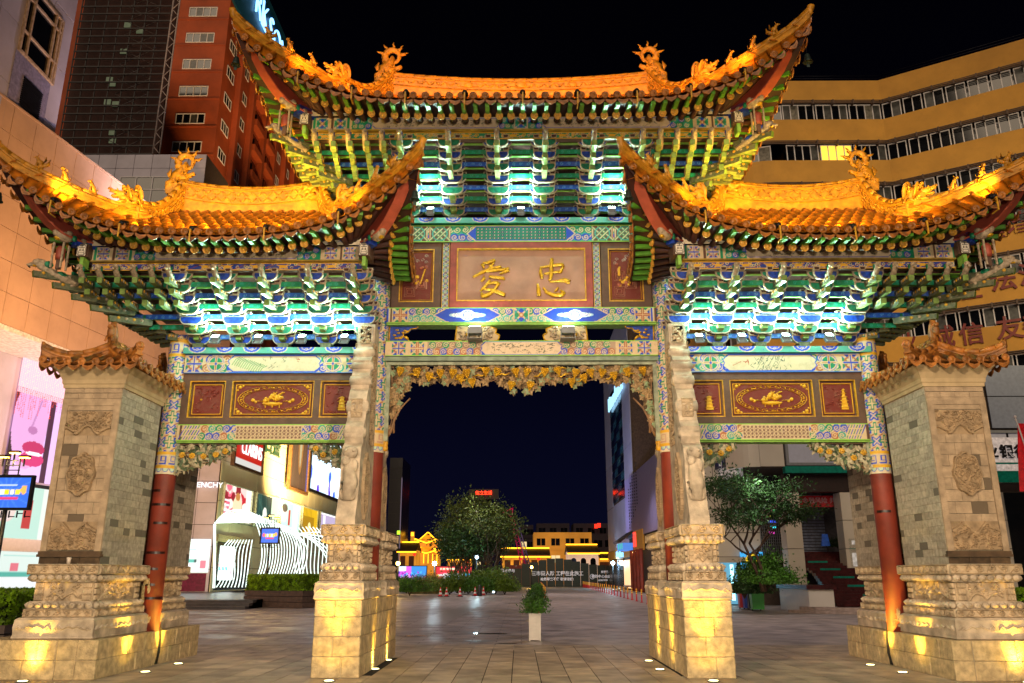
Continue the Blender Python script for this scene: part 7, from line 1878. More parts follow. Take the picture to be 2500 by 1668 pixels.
# levels: parapet top, lip, win top, win bottom ...
fh = lv[2]-lv[5]
xl = F1.px(1905, 250)[0]; xc1 = -abs(F1.px(1890, 300)[0]); R_ = 4.0
def ring_band(b, z0, z1, out, xleft, rad, thick=.25, m=0):
    """straight run then a rounded west end turning back"""
    P = [(0.0, -out), (xleft, -out)]
    for i in range(1, 9): a = PI/2*i/8; P.append((xleft-math.sin(a)*(rad+out), rad-math.cos(a)*(rad+out)))
    P.append((xleft-rad-out, 14)); 
    for (x0, y0), (x1, y1) in zip(P[:-1], P[1:]):
        dx, dy = x1-x0, y1-y0; L = math.hypot(dx, dy); nx, ny = dy/L*-thick, -dx/L*-thick
        b.add([(x0, y0, z0), (x1, y1, z0), (x1, y1, z1), (x0, y0, z1), (x0-nx, y0-ny, z0), (x1-nx, y1-ny, z0), (x1-nx, y1-ny, z1), (x0-nx, y0-ny, z1)], [(0, 3, 2, 1), (4, 5, 6, 7), (3, 7, 6, 2), (0, 1, 5, 4)], m)
Lw = f2(2620, 300)[0]
zp = lv[0]; top_levels = []
b = MB(); b.box(-1, .4, 0, 0.05, 13, zp-.1); b.box(xl, .5, 0, 0, 13, zp-.1); b.build('office_core', m_glass, F1.o)
b = MB(); b.box(-.3, .4, 0, Lw, 10, zp-.1); b.build('wing_core', m_glass, wing)
k = 0; z_w_top = lv[2]; sp = lv[2]-lv[3]
while True:
    zt1 = zp if k == 0 else z_w_top-fh*(k-1)-sp; zb1 = z_w_top-fh*k+.25
    if zb1 < 12.0: break
    rad = R_ if k < 1 else R_+.0; xx = xl+(0 if k == 0 else -1.2)
    b = MB(); ring_band(b, zb1, zt1, .35, xx, R_); b.build('spandrel_band', m_yellow, F1.o)
    b = MB(); b.box(0, -.35, zb1, Lw, .1, zt1); b.build('spandrel_band', m_yellow, wing)
    for q in range(3):
        b = MB(); ring_band(b, zb1-.10-.13*q, zb1-.04-.13*q, .62, xx, R_, .06); b.build('louvre_rail', m_rail, F1.o); b = MB(); b.box(0, -.62, zb1-.10-.13*q, Lw, -.56, zb1-.04-.13*q); b.build('louvre_rail', m_rail, wing)
    for i in range(5): ubox('rail_bracket', F1.o, m_rail, xl*(i+.5)/5-.06, -.66, zb1-.4, xl*(i+.5)/5+.06, -.2, zb1)
    for i in range(8): ubox('rail_bracket', wing, m_rail, Lw*(i+.5)/8-.06, -.66, zb1-.4, Lw*(i+.5)/8+.06, -.2, zb1)
    zwt, zwb = zb1-.2, zb1-.2-(sp+.05)
    # windows
    n = 3
    for i in range(n):
        a = xl+(-xl)*i/n; c = xl+(-xl)*(i+1)/n; lit = (k == 1 and i in (0, 1))
        window(F1.o, a+.05, zwb, c-.1, zwt, -.12, m_white, m_litw if (k == 1 and i == 1) else [m_glass, m_glass2, m_glass3, m_glass], 4, 1, .075, .12)
    for i in range(3):
        a0, a1 = PI/2*i/3, PI/2*(i+1)/3; p0 = (xx-math.sin(a0)*R_, R_-math.cos(a0)*R_); p1 = (xx-math.sin(a1)*R_, R_-math.cos(a1)*R_); L = math.dist(p0, p1)
        w = window(F1.o, 0, zwb, L, zwt, -.06, m_white, [m_glass, m_glass3], 2, 1, .09, .1); w.location = (p0[0], p0[1], 0); w.rotation_euler = (0, 0, math.atan2(p1[1]-p0[1], p1[0]-p0[0])+PI); w.location = (p1[0], p1[1], 0); w.rotation_euler = (0, 0, math.atan2(p0[1]-p1[1], p0[0]-p1[0]))
    n = 8
    for i in range(n):
        a = Lw*i/n; c = Lw*(i+1)/n; window(wing, a+.12, zwb, c-.05, zwt, -.12, m_white, [m_glass, m_glass, m_glass2], 2, 1, .08, .12)
    k += 1
b = MB(); b.tube([(x, -.2, zp+.55) for x in (xl, 0)], .03, 4); b.tube([(x, -.2, zp+.3) for x in (xl, 0)], .03, 4); b.build('roof_rail', m_iron, F1.o)
b = MB(); b.tube([(x, -.2, zp+.55) for x in (0, Lw)], .03, 4); b.tube([(x, -.2, zp+.3) for x in (0, Lw)], .03, 4); b.build('roof_rail', m_iron, wing)
m_rc = mat('deep_red_letter', '#7a1a10', .5)
def ch(c, px, py, h=54):
    x, z = f2(px, py); z2 = f2(px, py-h/2)[1]; z3 = f2(px, py+h/2)[1]
    lettering(c, (z2-z3)*1.05, (x, -.42, z), m_rc, wing, depth=.14, bold=.03, name='red_character', sx=.95)
for c_, px, py, h in (('和', 2432, 568, 52), ('谐', 2482, 552, 52), ('正', 2372, 716, 46), ('法', 2450, 690, 56), ('治', 2520, 676, 56), ('敬', 2180, 846, 44), ('业', 2216, 842, 46), ('诚', 2302, 830, 54), ('信', 2374, 822, 54), ('友', 2466, 808, 58), ('善', 2530, 800, 58)): ch(c_, px, py, h)
# --- H. bank building on the right
Hk = Fac('bank_building', 'white panelled bank with green trim and dark staircase seen through the right bay', 'building', (13.2, 28.0), 0)
m_bank = mat('white_bank_panel', '#c4bcb0', .4, var=.08, vs=.6, rand=.05); m_teal = mat('teal_trim', '#0c7c6c', .25, var=.2)
def hp(px, py): return Hk.px(px, py)
xa = hp(1815, 1120)[0]; xb = hp(2700, 1120)[0]; zg = hp(1990, 1163)[1]; ztp = hp(2400, 905)[1]
# upper storey
x2 = hp(1897, 1120)[0]
panels(Hk, xa+.5, zg+.35, x2, ztp, 1.25, 2.2, m_bank, o=1.2, gap=.04)
b = MB()
for i in range(8):
    a0, a1 = PI/2*i/8, PI/2*(i+1)/8; cx, cy, r = xa+.5, -1.2+1.4, 1.4
    b.add([(cx-r*math.sin(a0), cy-r*math.cos(a0), zg+.35), (cx-r*math.sin(a1), cy-r*math.cos(a1), zg+.35), (cx-r*math.sin(a1), cy-r*math.cos(a1), ztp), (cx-r*math.sin(a0), cy-r*math.cos(a0), ztp)], [(0, 3, 2, 1)], 0, True)
b.build('rounded_corner', m_bank, Hk.o)
Hk.box('upper_core', xa+.6, zg+.3, xb, ztp+.0, 1.1, 8, m_back)
b = MB(); frame(b, x2+.05, zg+.4, xb, ztp-3.5, .14, -1.34, .2); sc_f = b.build('window_frame', m_grey, Hk.o)
for i in range(6): a = x2+(xb-x2)*i/6; ubox('glass_panel', sc_f, mat('pale_lit_glass', '#b4b8cc', .12, var=.05), a+.1, -1.26, zg+.5, a+(xb-x2)/6-.02, -1.22, ztp-3.6)
ubox('teal_band', Hk.o, m_teal, x2-.1, -1.5, zg, xb, -1.1, zg+.34)
panels(Hk, hp(2380, 1000)[0], ztp-3.4, xb, ztp-.02, 2.6, 1.65, mat('slate_panel', '#7c8498', .35, var=.1, rand=.08), o=1.3, gap=.05)
# sign over the near part of the bank, right edge
sg = thing('bank_sign', 'white bank sign with black characters and a teal underline at the right edge', 'sign', (0, 0, 0)); 
def q3(px, py, Y): return at(px, py, Y=Y)
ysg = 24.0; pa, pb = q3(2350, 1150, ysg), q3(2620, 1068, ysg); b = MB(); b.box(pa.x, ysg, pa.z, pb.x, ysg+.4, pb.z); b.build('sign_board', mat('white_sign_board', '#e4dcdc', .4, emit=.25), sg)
b = MB(); b.box(pa.x, ysg-.1, pa.z-.55, pb.x, ysg+.3, pa.z-.01); b.build('sign_trim', m_teal, sg)
b = MB(); b.box(pa.x, ysg-.02, pa.z+.32, pb.x, ysg-.001, pa.z+.4); b.build('sign_line', m_teal, sg)
for c_, px in (('业', 2418), ('银', 2456), ('行', 2492)): p = q3(px, 1105, ysg); lettering(c_, .66, (p.x, ysg-.06, p.z), m_iron, sg, depth=.08, bold=.02, name='sign_character')
# ground storey: dark fascia, pillars, shutter, stairs
zf = hp(1990, 1205)[1]
Hk.box('dark_fascia', x2-.1, zf, xb, zg-.01, .9, .6, mat('dark_brown_fascia', '#24100e', .4))
for (pxa, pxb) in ((1905, 1945), (2043, 2090), (2400, 2440)):
    a, c = hp(pxa, 1300)[0], hp(pxb, 1300)[0]; panels(Hk, a, 0, c, zf-.02, c-a, 1.3, m_bank, o=.9, d=.9, gap=.03, name='pillar_panel')
a, c = hp(1945, 1300)[0], hp(2043, 1300)[0]
b = MB()
for i in range(26): z = 1.9+i*.16; b.box(a, 3.0, z, c+.5, 3.04, z+.12)
b.build('roller_shutter', mat('grey_shutter', '#8c94a8', .3, metal=.3), Hk.o)
bn = thing('red_banner', 'red banner with white characters above the bank shutter', 'banner', (Hk.P.x, Hk.P.y, 0)); zb_n = hp(1990, 1237)[1]; zt_n = hp(1990, 1207)[1]
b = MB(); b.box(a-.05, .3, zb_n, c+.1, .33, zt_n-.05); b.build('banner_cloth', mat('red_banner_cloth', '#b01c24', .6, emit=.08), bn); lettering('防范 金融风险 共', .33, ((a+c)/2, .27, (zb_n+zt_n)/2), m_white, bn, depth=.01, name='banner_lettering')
Hk.box('inner_wall', a-2, 0, c+3, zf, -3.3, .2, mat('dim_lobby_wall', '#4c4850', .6))
# stairs rising into the bank
sm = mat('maroon_granite_step', '#43191a', .25, var=.3, vs=5); b = MB(); xs_a, xs_b = hp(1905, 1440)[0], hp(2150, 1440)[0]; nst = 22; zt_s = 2.75
for i in range(nst):
    t = i/nst; z0s, z1s = zt_s*t, zt_s*(i+1)/nst; xa_ = xs_a+(a-xs_a)*min(1, t*1.8); b2 = MB(); b2.box(xa_, -8.0+i*.48, z0s-.001, xs_b, -8.0+(i+1)*.48+.02, z1s); o_ = b2.build('stair_step', sm, Hk.o)
for k, i in enumerate((2, 5, 8, 11, 14, 17)): y = -8.0+i*.48-.012; ubox('step_label', Hk.o, m_teal, (a+c)/2-.55+.25*(5-k)*.3, y, zt_s*i/nst+.02, (a+c)/2+.45+.25*(5-k)*.3, y+.01, zt_s*(i+1)/nst-.015)
# curved base of stairs
b = MB(); n = 20; cx, cy = xs_a+3.6, -6.6
for lvl, (r, h) in enumerate(((4.3, .12), (3.9, .25))):
    P = [(cx+r*1.25*math.cos(PI+PI*i/n), cy+r*.55*math.sin(PI+PI*i/n)) for i in range(n+1)]; b.prism(P, 0 if lvl == 0 else .121, h, 'z')
b.build('curved_landing', mat('pale_step_stone', '#a08c80', .5, var=.2), Hk.o)
# planter wall, angled sign wing on the left of the bank
b = MB(); p0 = hp(1868, 1440); b.box(p0[0]-.2, -7.0, 0, xs_a+.1, -3.0, .95); b.build('planter_wall', m_bank, Hk.o)
b = MB(); b.box(p0[0]-.3, -7.1, .951, xs_a+.2, -2.9, 1.12); b.build('planter_coping', sm, Hk.o)
ag = thing('angled_bank_sign', 'white sign board with dark blue characters and teal edge, left of the bank', 'sign', (0, 0, 0)); Ya, Yb = 30.0, 27.5
pa, pb, pc, pd = at(1700, 1195, Y=34), at(1800, 1165, Y=28), at(1800, 1085, Y=28), at(1700, 1105, Y=34)
b = MB(); b.add([tuple(pa), tuple(pb), (pb.x, pb.y, pb.z+3.0), (pa.x, pa.y, pa.z+3.0), (pa.x+.4, pa.y+.3, pa.z), (pb.x+.4, pb.y+.3, pb.z), (pb.x+.4, pb.y+.3, pb.z+3), (pa.x+.4, pa.y+.3, pa.z+3)], [(0, 1, 2, 3), (7, 6, 5, 4), (0, 3, 7, 4), (1, 5, 6, 2), (0, 4, 5, 1)]); b.build('sign_board', mat('white_sign_board', '#e4dcdc'), ag)
b = MB(); b.add([tuple(pa-Vector((.1, .1, .0))), tuple(pb-Vector((.1, .1, 0))), tuple(pb+Vector((-.1, -.1, -.7))), tuple(pa+Vector((-.1, -.1, -.7))), tuple(pa+Vector((.3, .2, .0))), tuple(pb+Vector((.3, .2, 0))), tuple(pb+Vector((.3, .2, -.7))), tuple(pa+Vector((.3, .2, -.7)))], [(3, 2, 1, 0), (4, 5, 6, 7), (2, 3, 7, 6), (0, 1, 5, 4)]); b.build('sign_trim', m_teal, ag)
ang = math.atan2(pb.y-pa.y, pb.x-pa.x); mid = (pa+pb)/2
lettering('中国农业银行', 1.15, (mid.x-.12, mid.y-.15, mid.z+1.1), mat('navy_letter', '#141c50', .4), ag, rotz=ang, depth=.08, bold=.01, name='sign_character')
# wall behind the tree: white bank side, glass corner, ATM kiosk
Wk = Fac('bank_side_wall', 'pale bank side wall with a blue lit cash machine kiosk behind the bushes', 'building', (8.9, 30.5), 0)
xw0, xw1 = Wk.px(1695, 1300)[0], Wk.px(1912, 1300)[0]
zk = Wk.px(1750, 1360)[1]
panels(Wk, xw0, zk, xw1-1.2, 7.6, 1.3, 1.4, m_bank, gap=.04); Wk.box('wall_core', xw0, 0, xw1, 7.6, -.1, 3, m_back)
Wk.box('kiosk_interior', xw0, .05, Wk.px(1800, 1400)[0], zk-.3, .02, .06, emat('kiosk_glow', '#7fd8ff', .55)); Wk.box('kiosk_fascia', xw0, zk-.3, Wk.px(1905, 1380)[0], zk-.02, .5, .5, m_bank)
for pxx in (1782, 1786): ubox('tube_light', Wk.o, emat('cyan_tube', '#a0f0ff', 4), Wk.px(pxx, 1400)[0]-.03, -.3, .25, Wk.px(pxx, 1400)[0]+.04, -.24, zk-.4)
b = MB(); lx, lz = Wk.px(1830, 1368); b.lathe([(.34, 0), (.34, .06), (.001, .07)], 20, M=Matrix.Translation((lx, -.5, lz)) @ Matrix.Rotation(PI/2, 4, 'X')); b.build('round_logo', emat('yellow_logo', '#f0c828', 1.4), Wk.o); b = MB(); b.lathe([(.2, .07), (.19, .1), (.001, .11)], 16, M=Matrix.Translation((lx, -.5, lz)) @ Matrix.Rotation(PI/2, 4, 'X')); b.build('round_logo', emat('green_logo', '#1a8a50', .8), Wk.o)
Wk.box('sign_box', lx-.55, lz-.42, lx+.6, lz+.42, .48, .3, emat('blue_sign_box', '#38a8e8', 1.2))
gx0, gx1 = Wk.px(1855, 1300)[0], Wk.px(1905, 1300)[0]; b = MB()
for i in range(10): b.box(gx0+(gx1-gx0)*i/10, -.1, zk, gx0+(gx1-gx0)*i/10+.03, -.02, 7)
for i in range(26): b.box(gx0, -.08, zk+.15*i, gx1, -.03, zk+.15*i+.02)
b.build('window_grille', m_grey, Wk.o); Wk.box('grille_glass', gx0, zk, gx1, 7, .01, .03, m_glass)
for k, c_ in enumerate(('#f040c0', '#40e8f0', '#4060ff', '#f0e040', '#40f080', '#ff5030')): ubox('neon_reflection', Wk.o, emat('neon_%d' % k, c_, 1.5), gx0+.5, -.018, zk+1.2+.3*k, gx0+.8+.1*(k % 3), -.012, zk+1.33+.3*k)  # glowing bars stand in for coloured reflections on the glass
nb = thing('notice_board', 'teal notice board with white sheets on the wall right of the stairs', 'notice board', (0, 0, 0)); pa, pb = at(2082, 1388, Y=27.2), at(2104, 1315, Y=27.2)
b = MB(); b.box(pa.x-.1, 27.1, pa.z, pb.x+.25, 27.2, pb.z); b.build('board', m_teal, nb); b = MB()
for i in range(2): b.box(pa.x+.0+.28*i, 27.08, pa.z+.1, pa.x+.22+.28*i, 27.098, pa.z+.75)
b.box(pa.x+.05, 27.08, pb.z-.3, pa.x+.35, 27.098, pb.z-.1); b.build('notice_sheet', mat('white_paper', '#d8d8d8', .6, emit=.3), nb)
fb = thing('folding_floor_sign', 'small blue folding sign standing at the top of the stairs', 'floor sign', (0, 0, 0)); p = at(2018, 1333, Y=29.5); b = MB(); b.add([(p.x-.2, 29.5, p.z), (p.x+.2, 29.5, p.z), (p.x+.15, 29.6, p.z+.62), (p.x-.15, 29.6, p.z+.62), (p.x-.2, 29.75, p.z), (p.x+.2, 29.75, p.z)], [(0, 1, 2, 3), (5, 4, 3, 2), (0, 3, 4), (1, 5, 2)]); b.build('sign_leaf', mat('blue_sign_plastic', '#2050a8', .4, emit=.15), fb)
# ================================================================ STREET RIGHT OF THE MAIN BAY
def apx(px, py, **k): return at(px, py, **k)
SR = Fac('grey_corner_tower', 'slim grey panelled tower with dark glass strip and neon name seen in the main bay', 'building', (12.0, 98.0), -PI/2)
m_slabp = mat('grey_tower_panel', '#8c90a8', .4, var=.08, vs=.4, rand=.06)
ztS = SR.px(1500, 800)[1]; zbS = SR.px(1500, 1345)[1]
Ls = SR.px(1546, 1200)[0]
panels(SR, 0, zbS, Ls*.28, ztS, Ls*.28, 5.2, m_slabp, gap=.08); panels(SR, Ls*.74, zbS, Ls, ztS, Ls*.26, 5.2, m_slabp, gap=.08)
panels(SR, Ls*.28, zbS, Ls*.74, zbS+5.5, 1.2, 5.5, m_slabp, gap=.06); panels(SR, Ls*.28, ztS-7, Ls*.74, ztS, 2.4, 3.5, m_slabp, gap=.06)
for j in range(14):
    z0 = zbS+5.6+j*(ztS-7.2-zbS-5.6)/14
    for i in range(4): ubox('glass_pane', SR.o, [mat('blue_grey_glass', '#18243c', .1), mat('teal_glass', '#2c5464', .15, emit=.05), m_glass][(i+j*2) % 3], Ls*(.28+.115*i)+.1, -.02, z0+.1, Ls*(.28+.115*(i+1))-.02, .02, z0+(ztS-7.2-zbS-5.6)/14-.02)
SR.box('tower_core', .1, 0, Ls-.1, ztS-.1, -.1, 14, m_back)
lettering('Meters/bonwe', 2.5, (SR.px(1506, 960)[0], -.25, SR.px(1506, 965)[1]), emat('ice_blue_neon', '#9fd8ff', 1.6), SR.o, depth=.2, name='neon_name', sx=1.0)
MW = Fac('metal_clad_shop_block', 'lilac metal clad shop block with lit shop entrances at street level', 'building', (11.6, 74.0), -PI/2)
Lm = 26; zM = MW.px(1580, 1130)[1]; zMb = MW.px(1560, 1310)[1]
panels(MW, 0, zMb, Lm, zM, .8, zM-zMb, mat('lilac_metal_sheet', '#8a86b4', .35, metal=.3, var=.08), gap=.05, o=.2); MW.box('block_core', .1, 0, Lm, zM-.1, -.05, 8, m_back)
for i in range(5):
    x = 3+i*1.5; b = MB()
    for q in range(14): b.box(x, -.26, zMb+1+q*.3+.5*i, x+.25, -.2, zMb+1.12+q*.3+.5*i)
    b.build('vent_strip', m_iron, MW.o)
m_shoplit = emat('warm_shop_light', '#ffc890', 1.4)
SR.box('shop_fascia', 0, SR.px(1500, 1366)[1], Ls, zbS-.05, .1, .4, m_yellow)
lettering('Meters/bonwe', 1.05, (SR.px(1517, 1356)[0], -.2, SR.px(1517, 1354)[1]), emat('blue_white_neon', '#70b8ff', 3), SR.o, depth=.15, name='neon_name')
SR.box('shop_glass', .4, .2, Ls*.6, SR.px(1500, 1368)[1], .02, .1, mat('grey_shop_glass', '#3c3c44', .2)); SR.box('lit_entrance', Ls*.62, .2, Ls-.2, SR.px(1540, 1366)[1], .05, .1, m_shoplit)
MW.box('lit_entrance', .3, .3, 3.2, MW.px(1552, 1366)[1], .05, .1, m_shoplit)
pr = bpy.data.objects.new('porch', None); reg(pr, MW.o); zpo = MW.px(1552, 1345)[1]
b = MB(); b.prism([(-1.6, zpo+1.0), (0, zpo+2.1), (0, zpo+1.9), (-1.5, zpo+.8)], -.5, 5.0, 'x'); b.build('porch_roof', mat('dark_grey_roof_tile', '#2c2a2c', .6), pr)
for i in range(7): ubox('porch_bracket', pr, emat('green_lit_bracket', ('#30d8b0', '#60a8f0')[0], .9) if i % 2 else emat('blue_lit_bracket', '#5090f0', .9), -.3+i*.75, -1.2, zpo+.1+.15*(i % 2), .15+i*.75, -.2, zpo+.8)  # porch lighting put into the brackets as their own glow
for i in range(4): b = MB(); b.lathe([(.2, .1), (.17, .3), (.17, zpo)], 10, (5.6+i*2.2, -.5, 0)); b.build('red_column', m_red, MW.o)
MW.box('red_sign_board', 5.6, zpo-.1, 12, zpo+1.8, .3, .2, m_yellow); lettering('门', 1.5, (7.2, -.36, zpo+.9), emat('red_neon', '#ff3028', 4), MW.o, depth=.1, name='neon_character')
for i in range(8): ubox('festoon_lamp', MW.o, emat('festoon_glass', '#ffd080', 8), 5.8+i*.8, -.42, zpo-.22, 5.9+i*.8, -.32, zpo-.12)
for k in range(4): MW.box('shop_step', -.5, .14*k-.0 if k else .01, 4-.3*k, .14*(k+1), 2.0-.45*k, .44, mat('pale_step_stone', '#a08c80'))
YB = Fac('mustard_back_block', 'mustard block with barred windows rising over the metal clad shop', 'building', (17.5, 96.0), -PI/2)
zy0, zy1 = 8, YB.px(1580, 860)[1]; YB.box('block_wall', 0, 0, 34, zy1+6, 0, 8, m_yellow)
for j in range(9):
    for i in range(7):
        z = zy1-3-j*3.4; x = 1.5+i*4.6
        if z > 6: w_ = window(YB.o, x, z, x+2.0, z+1.9, -.08, m_iron, m_glass, 2, 1, .1, .1)

# ================================================================ FAR END OF THE STREET
YF = 104.0
fe = thing('construction_hoarding', 'dark green construction hoarding with white Chinese lettering closing the street', 'hoarding', (0, YF, 0))
def fpx(px, py, Y=YF): q = at(px, py, Y=Y); return q.x, q.z
m_hd = mat('dark_green_hoarding', '#061a0c', .5, var=.2, vs=1, emit=.02)
xa, xb = fpx(1150, 1420)[0], fpx(1521, 1420)[0]; top = fpx(1400, 1381)[1]
n = 18
for i in range(n):
    a, c = xa+(xb-xa)*i/n, xa+(xb-xa)*(i+1)/n; mid = (a+c)/2; cx = fpx(1360, 1400)[0]; h = top+1.0*math.exp(-((mid-cx)/3.6)**2)-(.5 if mid < fpx(1281, 1400)[0] else 0); ubox('hoarding_panel', fe, m_hd, a+.02, 0, .02, c-.02, .08, h)
m_wl = mat('white_hoarding_letter', '#d8d8e4', .6, emit=.35)  # letters given a slight added glow
def fl_(t, px, py, size, m=m_wl, sx=1.0): x, z = fpx(px, py); lettering(t, size, (x, -.06, z), m, fe, depth=.03, bold=.01, sx=sx, name='hoarding_lettering')
fl_('三市街人防 工程在此施工', 1361, 1401, .66, sx=.98); fl_('给您带来不便 敬请谅解!', 1360, 1414.5, .44); fl_('南悦茂', 1476, 1397, .34); fl_('营销中心由此前行', 1476, 1408, .46); fl_('6538 9999', 1472, 1417, .3); fl_('等你参与', 1240, 1394, .5)
b = MB(); x, z = fpx(1446, 1408); b.tube([(x+.32*math.cos(t*.4), -.05, z+.32*math.sin(t*.4)) for t in range(17)], .03, 4); b.box(x-.18, -.07, z-.02, x+.2, -.04, z+.02); b.build('arrow_mark', m_wl, fe)
b = MB(); x, z = fpx(1514, 1416); b.ball((x, -.08, z-.3), (.42, .06, .35), 9, 6); b.tube([(x+.2, -.08, z-.2), (x-.1, -.08, z+.4), (x+.25, -.08, z+.9), (x+.1, -.08, z+1.2)], [.16, .12, .08, .1], 6); b.ball((x+.2, -.08, z+1.9), (.12, .05, .7), 8, 6); b.build('swan_mark', mat('pale_violet_mark', '#c0a8d8', .6, emit=.3), fe)
for pa, pb, kd, lb, nm_ in (((975, 1421), (1043, 1383), 10, 'magenta and blue lit advertising wall behind the reeds', 'advertising_wall'), ((1066, 1421), (1152, 1384), 11, 'red and white lit advertising wall behind the street trees', 'advertising_wall')):
    x0_, z0_ = fpx(*pa); x1_, z1_ = fpx(*pb); t = thing(nm_, lb, 'advertising wall', (0, YF-1, 0)); b = MB(); b.box(x0_-.1, .02, 0, x1_+.1, .3, z1_+.1); b.build('wall_box', m_iron, t); poster(t, x0_, max(z0_, .3), x1_-x0_, z1_-max(z0_, .3), 0, kd, 1.3, .12, 'screen')
# traditional buildings; the gold light on them is put into the materials' glow
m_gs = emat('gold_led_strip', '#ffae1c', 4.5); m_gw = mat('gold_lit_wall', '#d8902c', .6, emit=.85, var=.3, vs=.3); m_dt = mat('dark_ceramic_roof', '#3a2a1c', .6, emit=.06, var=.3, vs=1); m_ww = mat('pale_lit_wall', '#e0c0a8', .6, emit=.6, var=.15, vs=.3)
def hall(px0, px1, py_base, py_eave, py_ridge, Y, lab, white=False):
    x0, zb = fpx(px0, py_base, Y); x1, ze = fpx(px1, py_eave, Y); _, zr_ = fpx(px0, py_ridge, Y)
    t = thing('traditional_hall', lab, 'building', ((x0+x1)/2, Y, 0)); w = (x1-x0)/2
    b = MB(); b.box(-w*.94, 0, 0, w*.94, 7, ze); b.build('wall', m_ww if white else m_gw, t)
    b = MB(); b.prism([(-1.2, ze-.1), (3.5, zr_), (8.2, ze-.1), (8.2, ze-.35), (3.5, zr_-.3), (-1.2, ze-.35)], -w, w, 'x'); b.build('roof', m_dt, t)
    for k in range(int(w*2/.5)): ubox('tile_rib', t, m_dt, -w+k*.5, -1.2, ze-.16, -w+k*.5+.18, -.6, ze-.02)
    b = MB(); b.box(-w, -1.3, ze-.5, w, -1.2, ze-.3); b.box(-w, 3.3, zr_, w, 3.5, zr_+.18); b.build('light_strip', m_gs, t)
    n = max(2, int(w*2/1.6))
    for i in range(n):
        a = -w*.9+w*1.8*(i+.5)/n
        if white: b = MB(); b.box(a-.45, -.05, ze*.45, a+.45, .05, ze*.72); b.prism([(a+.45*math.cos(q*PI/8), ze*.72+.45*math.sin(q*PI/8)) for q in range(9)], -.05, .05, 'y'); b.build('arched_window', m_glass, t)
        else: ubox('lattice_window', t, mat('dark_lattice', '#5a2a10', .6, emit=.1), a-.5, -.06, ze*.5, a+.5, .04, ze*.82); 
        if not white and i % 2: b = MB(); b.ball((a+.7, -1.0, ze*.86), (.32, .32, .26), 8, 6); b.build('red_lantern', emat('red_lantern_glow', '#ff3020', 1.6), t)
    return t
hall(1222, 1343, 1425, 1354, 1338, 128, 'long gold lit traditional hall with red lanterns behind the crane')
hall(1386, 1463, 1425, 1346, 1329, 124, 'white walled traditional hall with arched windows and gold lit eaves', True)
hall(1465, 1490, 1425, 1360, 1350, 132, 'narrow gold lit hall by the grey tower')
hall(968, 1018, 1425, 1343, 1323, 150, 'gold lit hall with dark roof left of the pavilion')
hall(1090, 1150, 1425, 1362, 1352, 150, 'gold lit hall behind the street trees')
def pavilion():
    Y = 165; x, z0 = fpx(1043, 1378, Y); s_ = Y+15; t = thing('lit_pavilion', 'two tiered pavilion outlined in gold lights left of the street trees', 'pavilion', (x, Y, 0))
    def tier(zb, zt, r, rt, col):
        b = MB(); n = 8; vs = []
        for j, (rr, zz) in enumerate(((r, zb), (r*.6, zb+(zt-zb)*.3), (rt, zt))):
            for i in range(4):
                for q in (0, .5):
                    a = PI/4+(i+q)*PI/2; c = rr*(1.0 if q == 0 else .72); vs.append((c*math.cos(a), c*math.sin(a), zz+(.9 if (q == 0 and j == 0) else 0)))
        fs = [(j*8+i, j*8+(i+1) % 8, (j+1)*8+(i+1) % 8, (j+1)*8+i) for j in range(2) for i in range(8)]+[tuple(range(16, 24))]; b.add(vs, fs, 0); b.build('roof', mat('gold_lit_roof', '#e08818', .5, emit=1.3, var=.4, vs=.8), t)  # gold light on the roof put into its glow
        b = MB(); 
        for i in range(8): b.tube([vs[i], vs[(i+1) % 8]], .10, 4)
        for i in range(0, 8, 2): b.tube([vs[i], vs[8+i], vs[16+i]], .10, 4)
        b.build('light_outline', m_gs, t)
    zz = lambda py: fpx(1043, py, Y)[1]
    tier(zz(1352), zz(1336), 4.6, 1.8, 0); tier(zz(1327), zz(1300), 3.9, .1, 0); b = MB(); b.box(-2.6, -2.6, 0, 2.6, 2.6, zz(1350)); b.box(-2, -2, zz(1336), 2, 2, zz(1326)); b.build('body', m_gw, t)
    for i in range(6): ubox('lit_column', t, m_gs, -2.4+i*.93, -2.7, zz(1376), -2.3+i*.93, -2.6, zz(1353))
pavilion()
b0 = thing('lit_sign_tower', 'small orange lit sign tower above the left hall', 'tower', (0, 160, 0)); x0, z0 = fpx(1002, 1322, 160); x1, z1 = fpx(1011, 1298, 160); b = MB(); b.box(x0, 0, 0, x1, 1, z1); b.build('tower_body', m_gw, b0); ubox('sign_panel', b0, m_gs, x0+.1, -.05, z1-.9, x1-.1, -.01, z1-.2)
def apart(px0, px1, py_top, Y, lab, m, lit=.3, base=0, gold=False, rows=None, name='apartment_block'):
    x0, z1 = fpx(px0, py_top, Y); x1, _ = fpx(px1, py_top, Y); t = thing(name, lab, 'building', (x0, Y, 0)); w = x1-x0
    b = MB(); b.box(0, 0, 0, w, 10, z1); b.build('wall', m, t); nx = max(2, int(w/2.6)); R = random.Random(int(px0))
    nz = rows or int(min(z1, z1)/3.1)
    for j in range(nz):
        z = z1-2.4-j*3.1
        if z < 1: break
        ubox('floor_line', t, m, -.05, -.25, z-.9, w+.05, 0, z-.5)
        for i in range(nx):
            a = w*(i+.5)/nx; g = (emat('far_lit_window', '#ffe0a0', 1.0) if R.random() < lit*.4 else m_glass)
            ubox('window', t, g, a-.8, -.06, z, a+.8, .04, z+1.3); ubox('window_bar', t, m, a-.04, -.09, z, a+.04, -.02, z+1.3)
    return t
m_dk2 = mat('dim_concrete', '#2c2230', .8, emit=0.0)
apart(1303, 1444, 1300, 142, 'gold lit apartment block with balconies behind the halls', mat('gold_lit_render', '#c8862c', .7, emit=.5, var=.25, vs=.2), .8, rows=6)  # gold light on this wall put into its glow
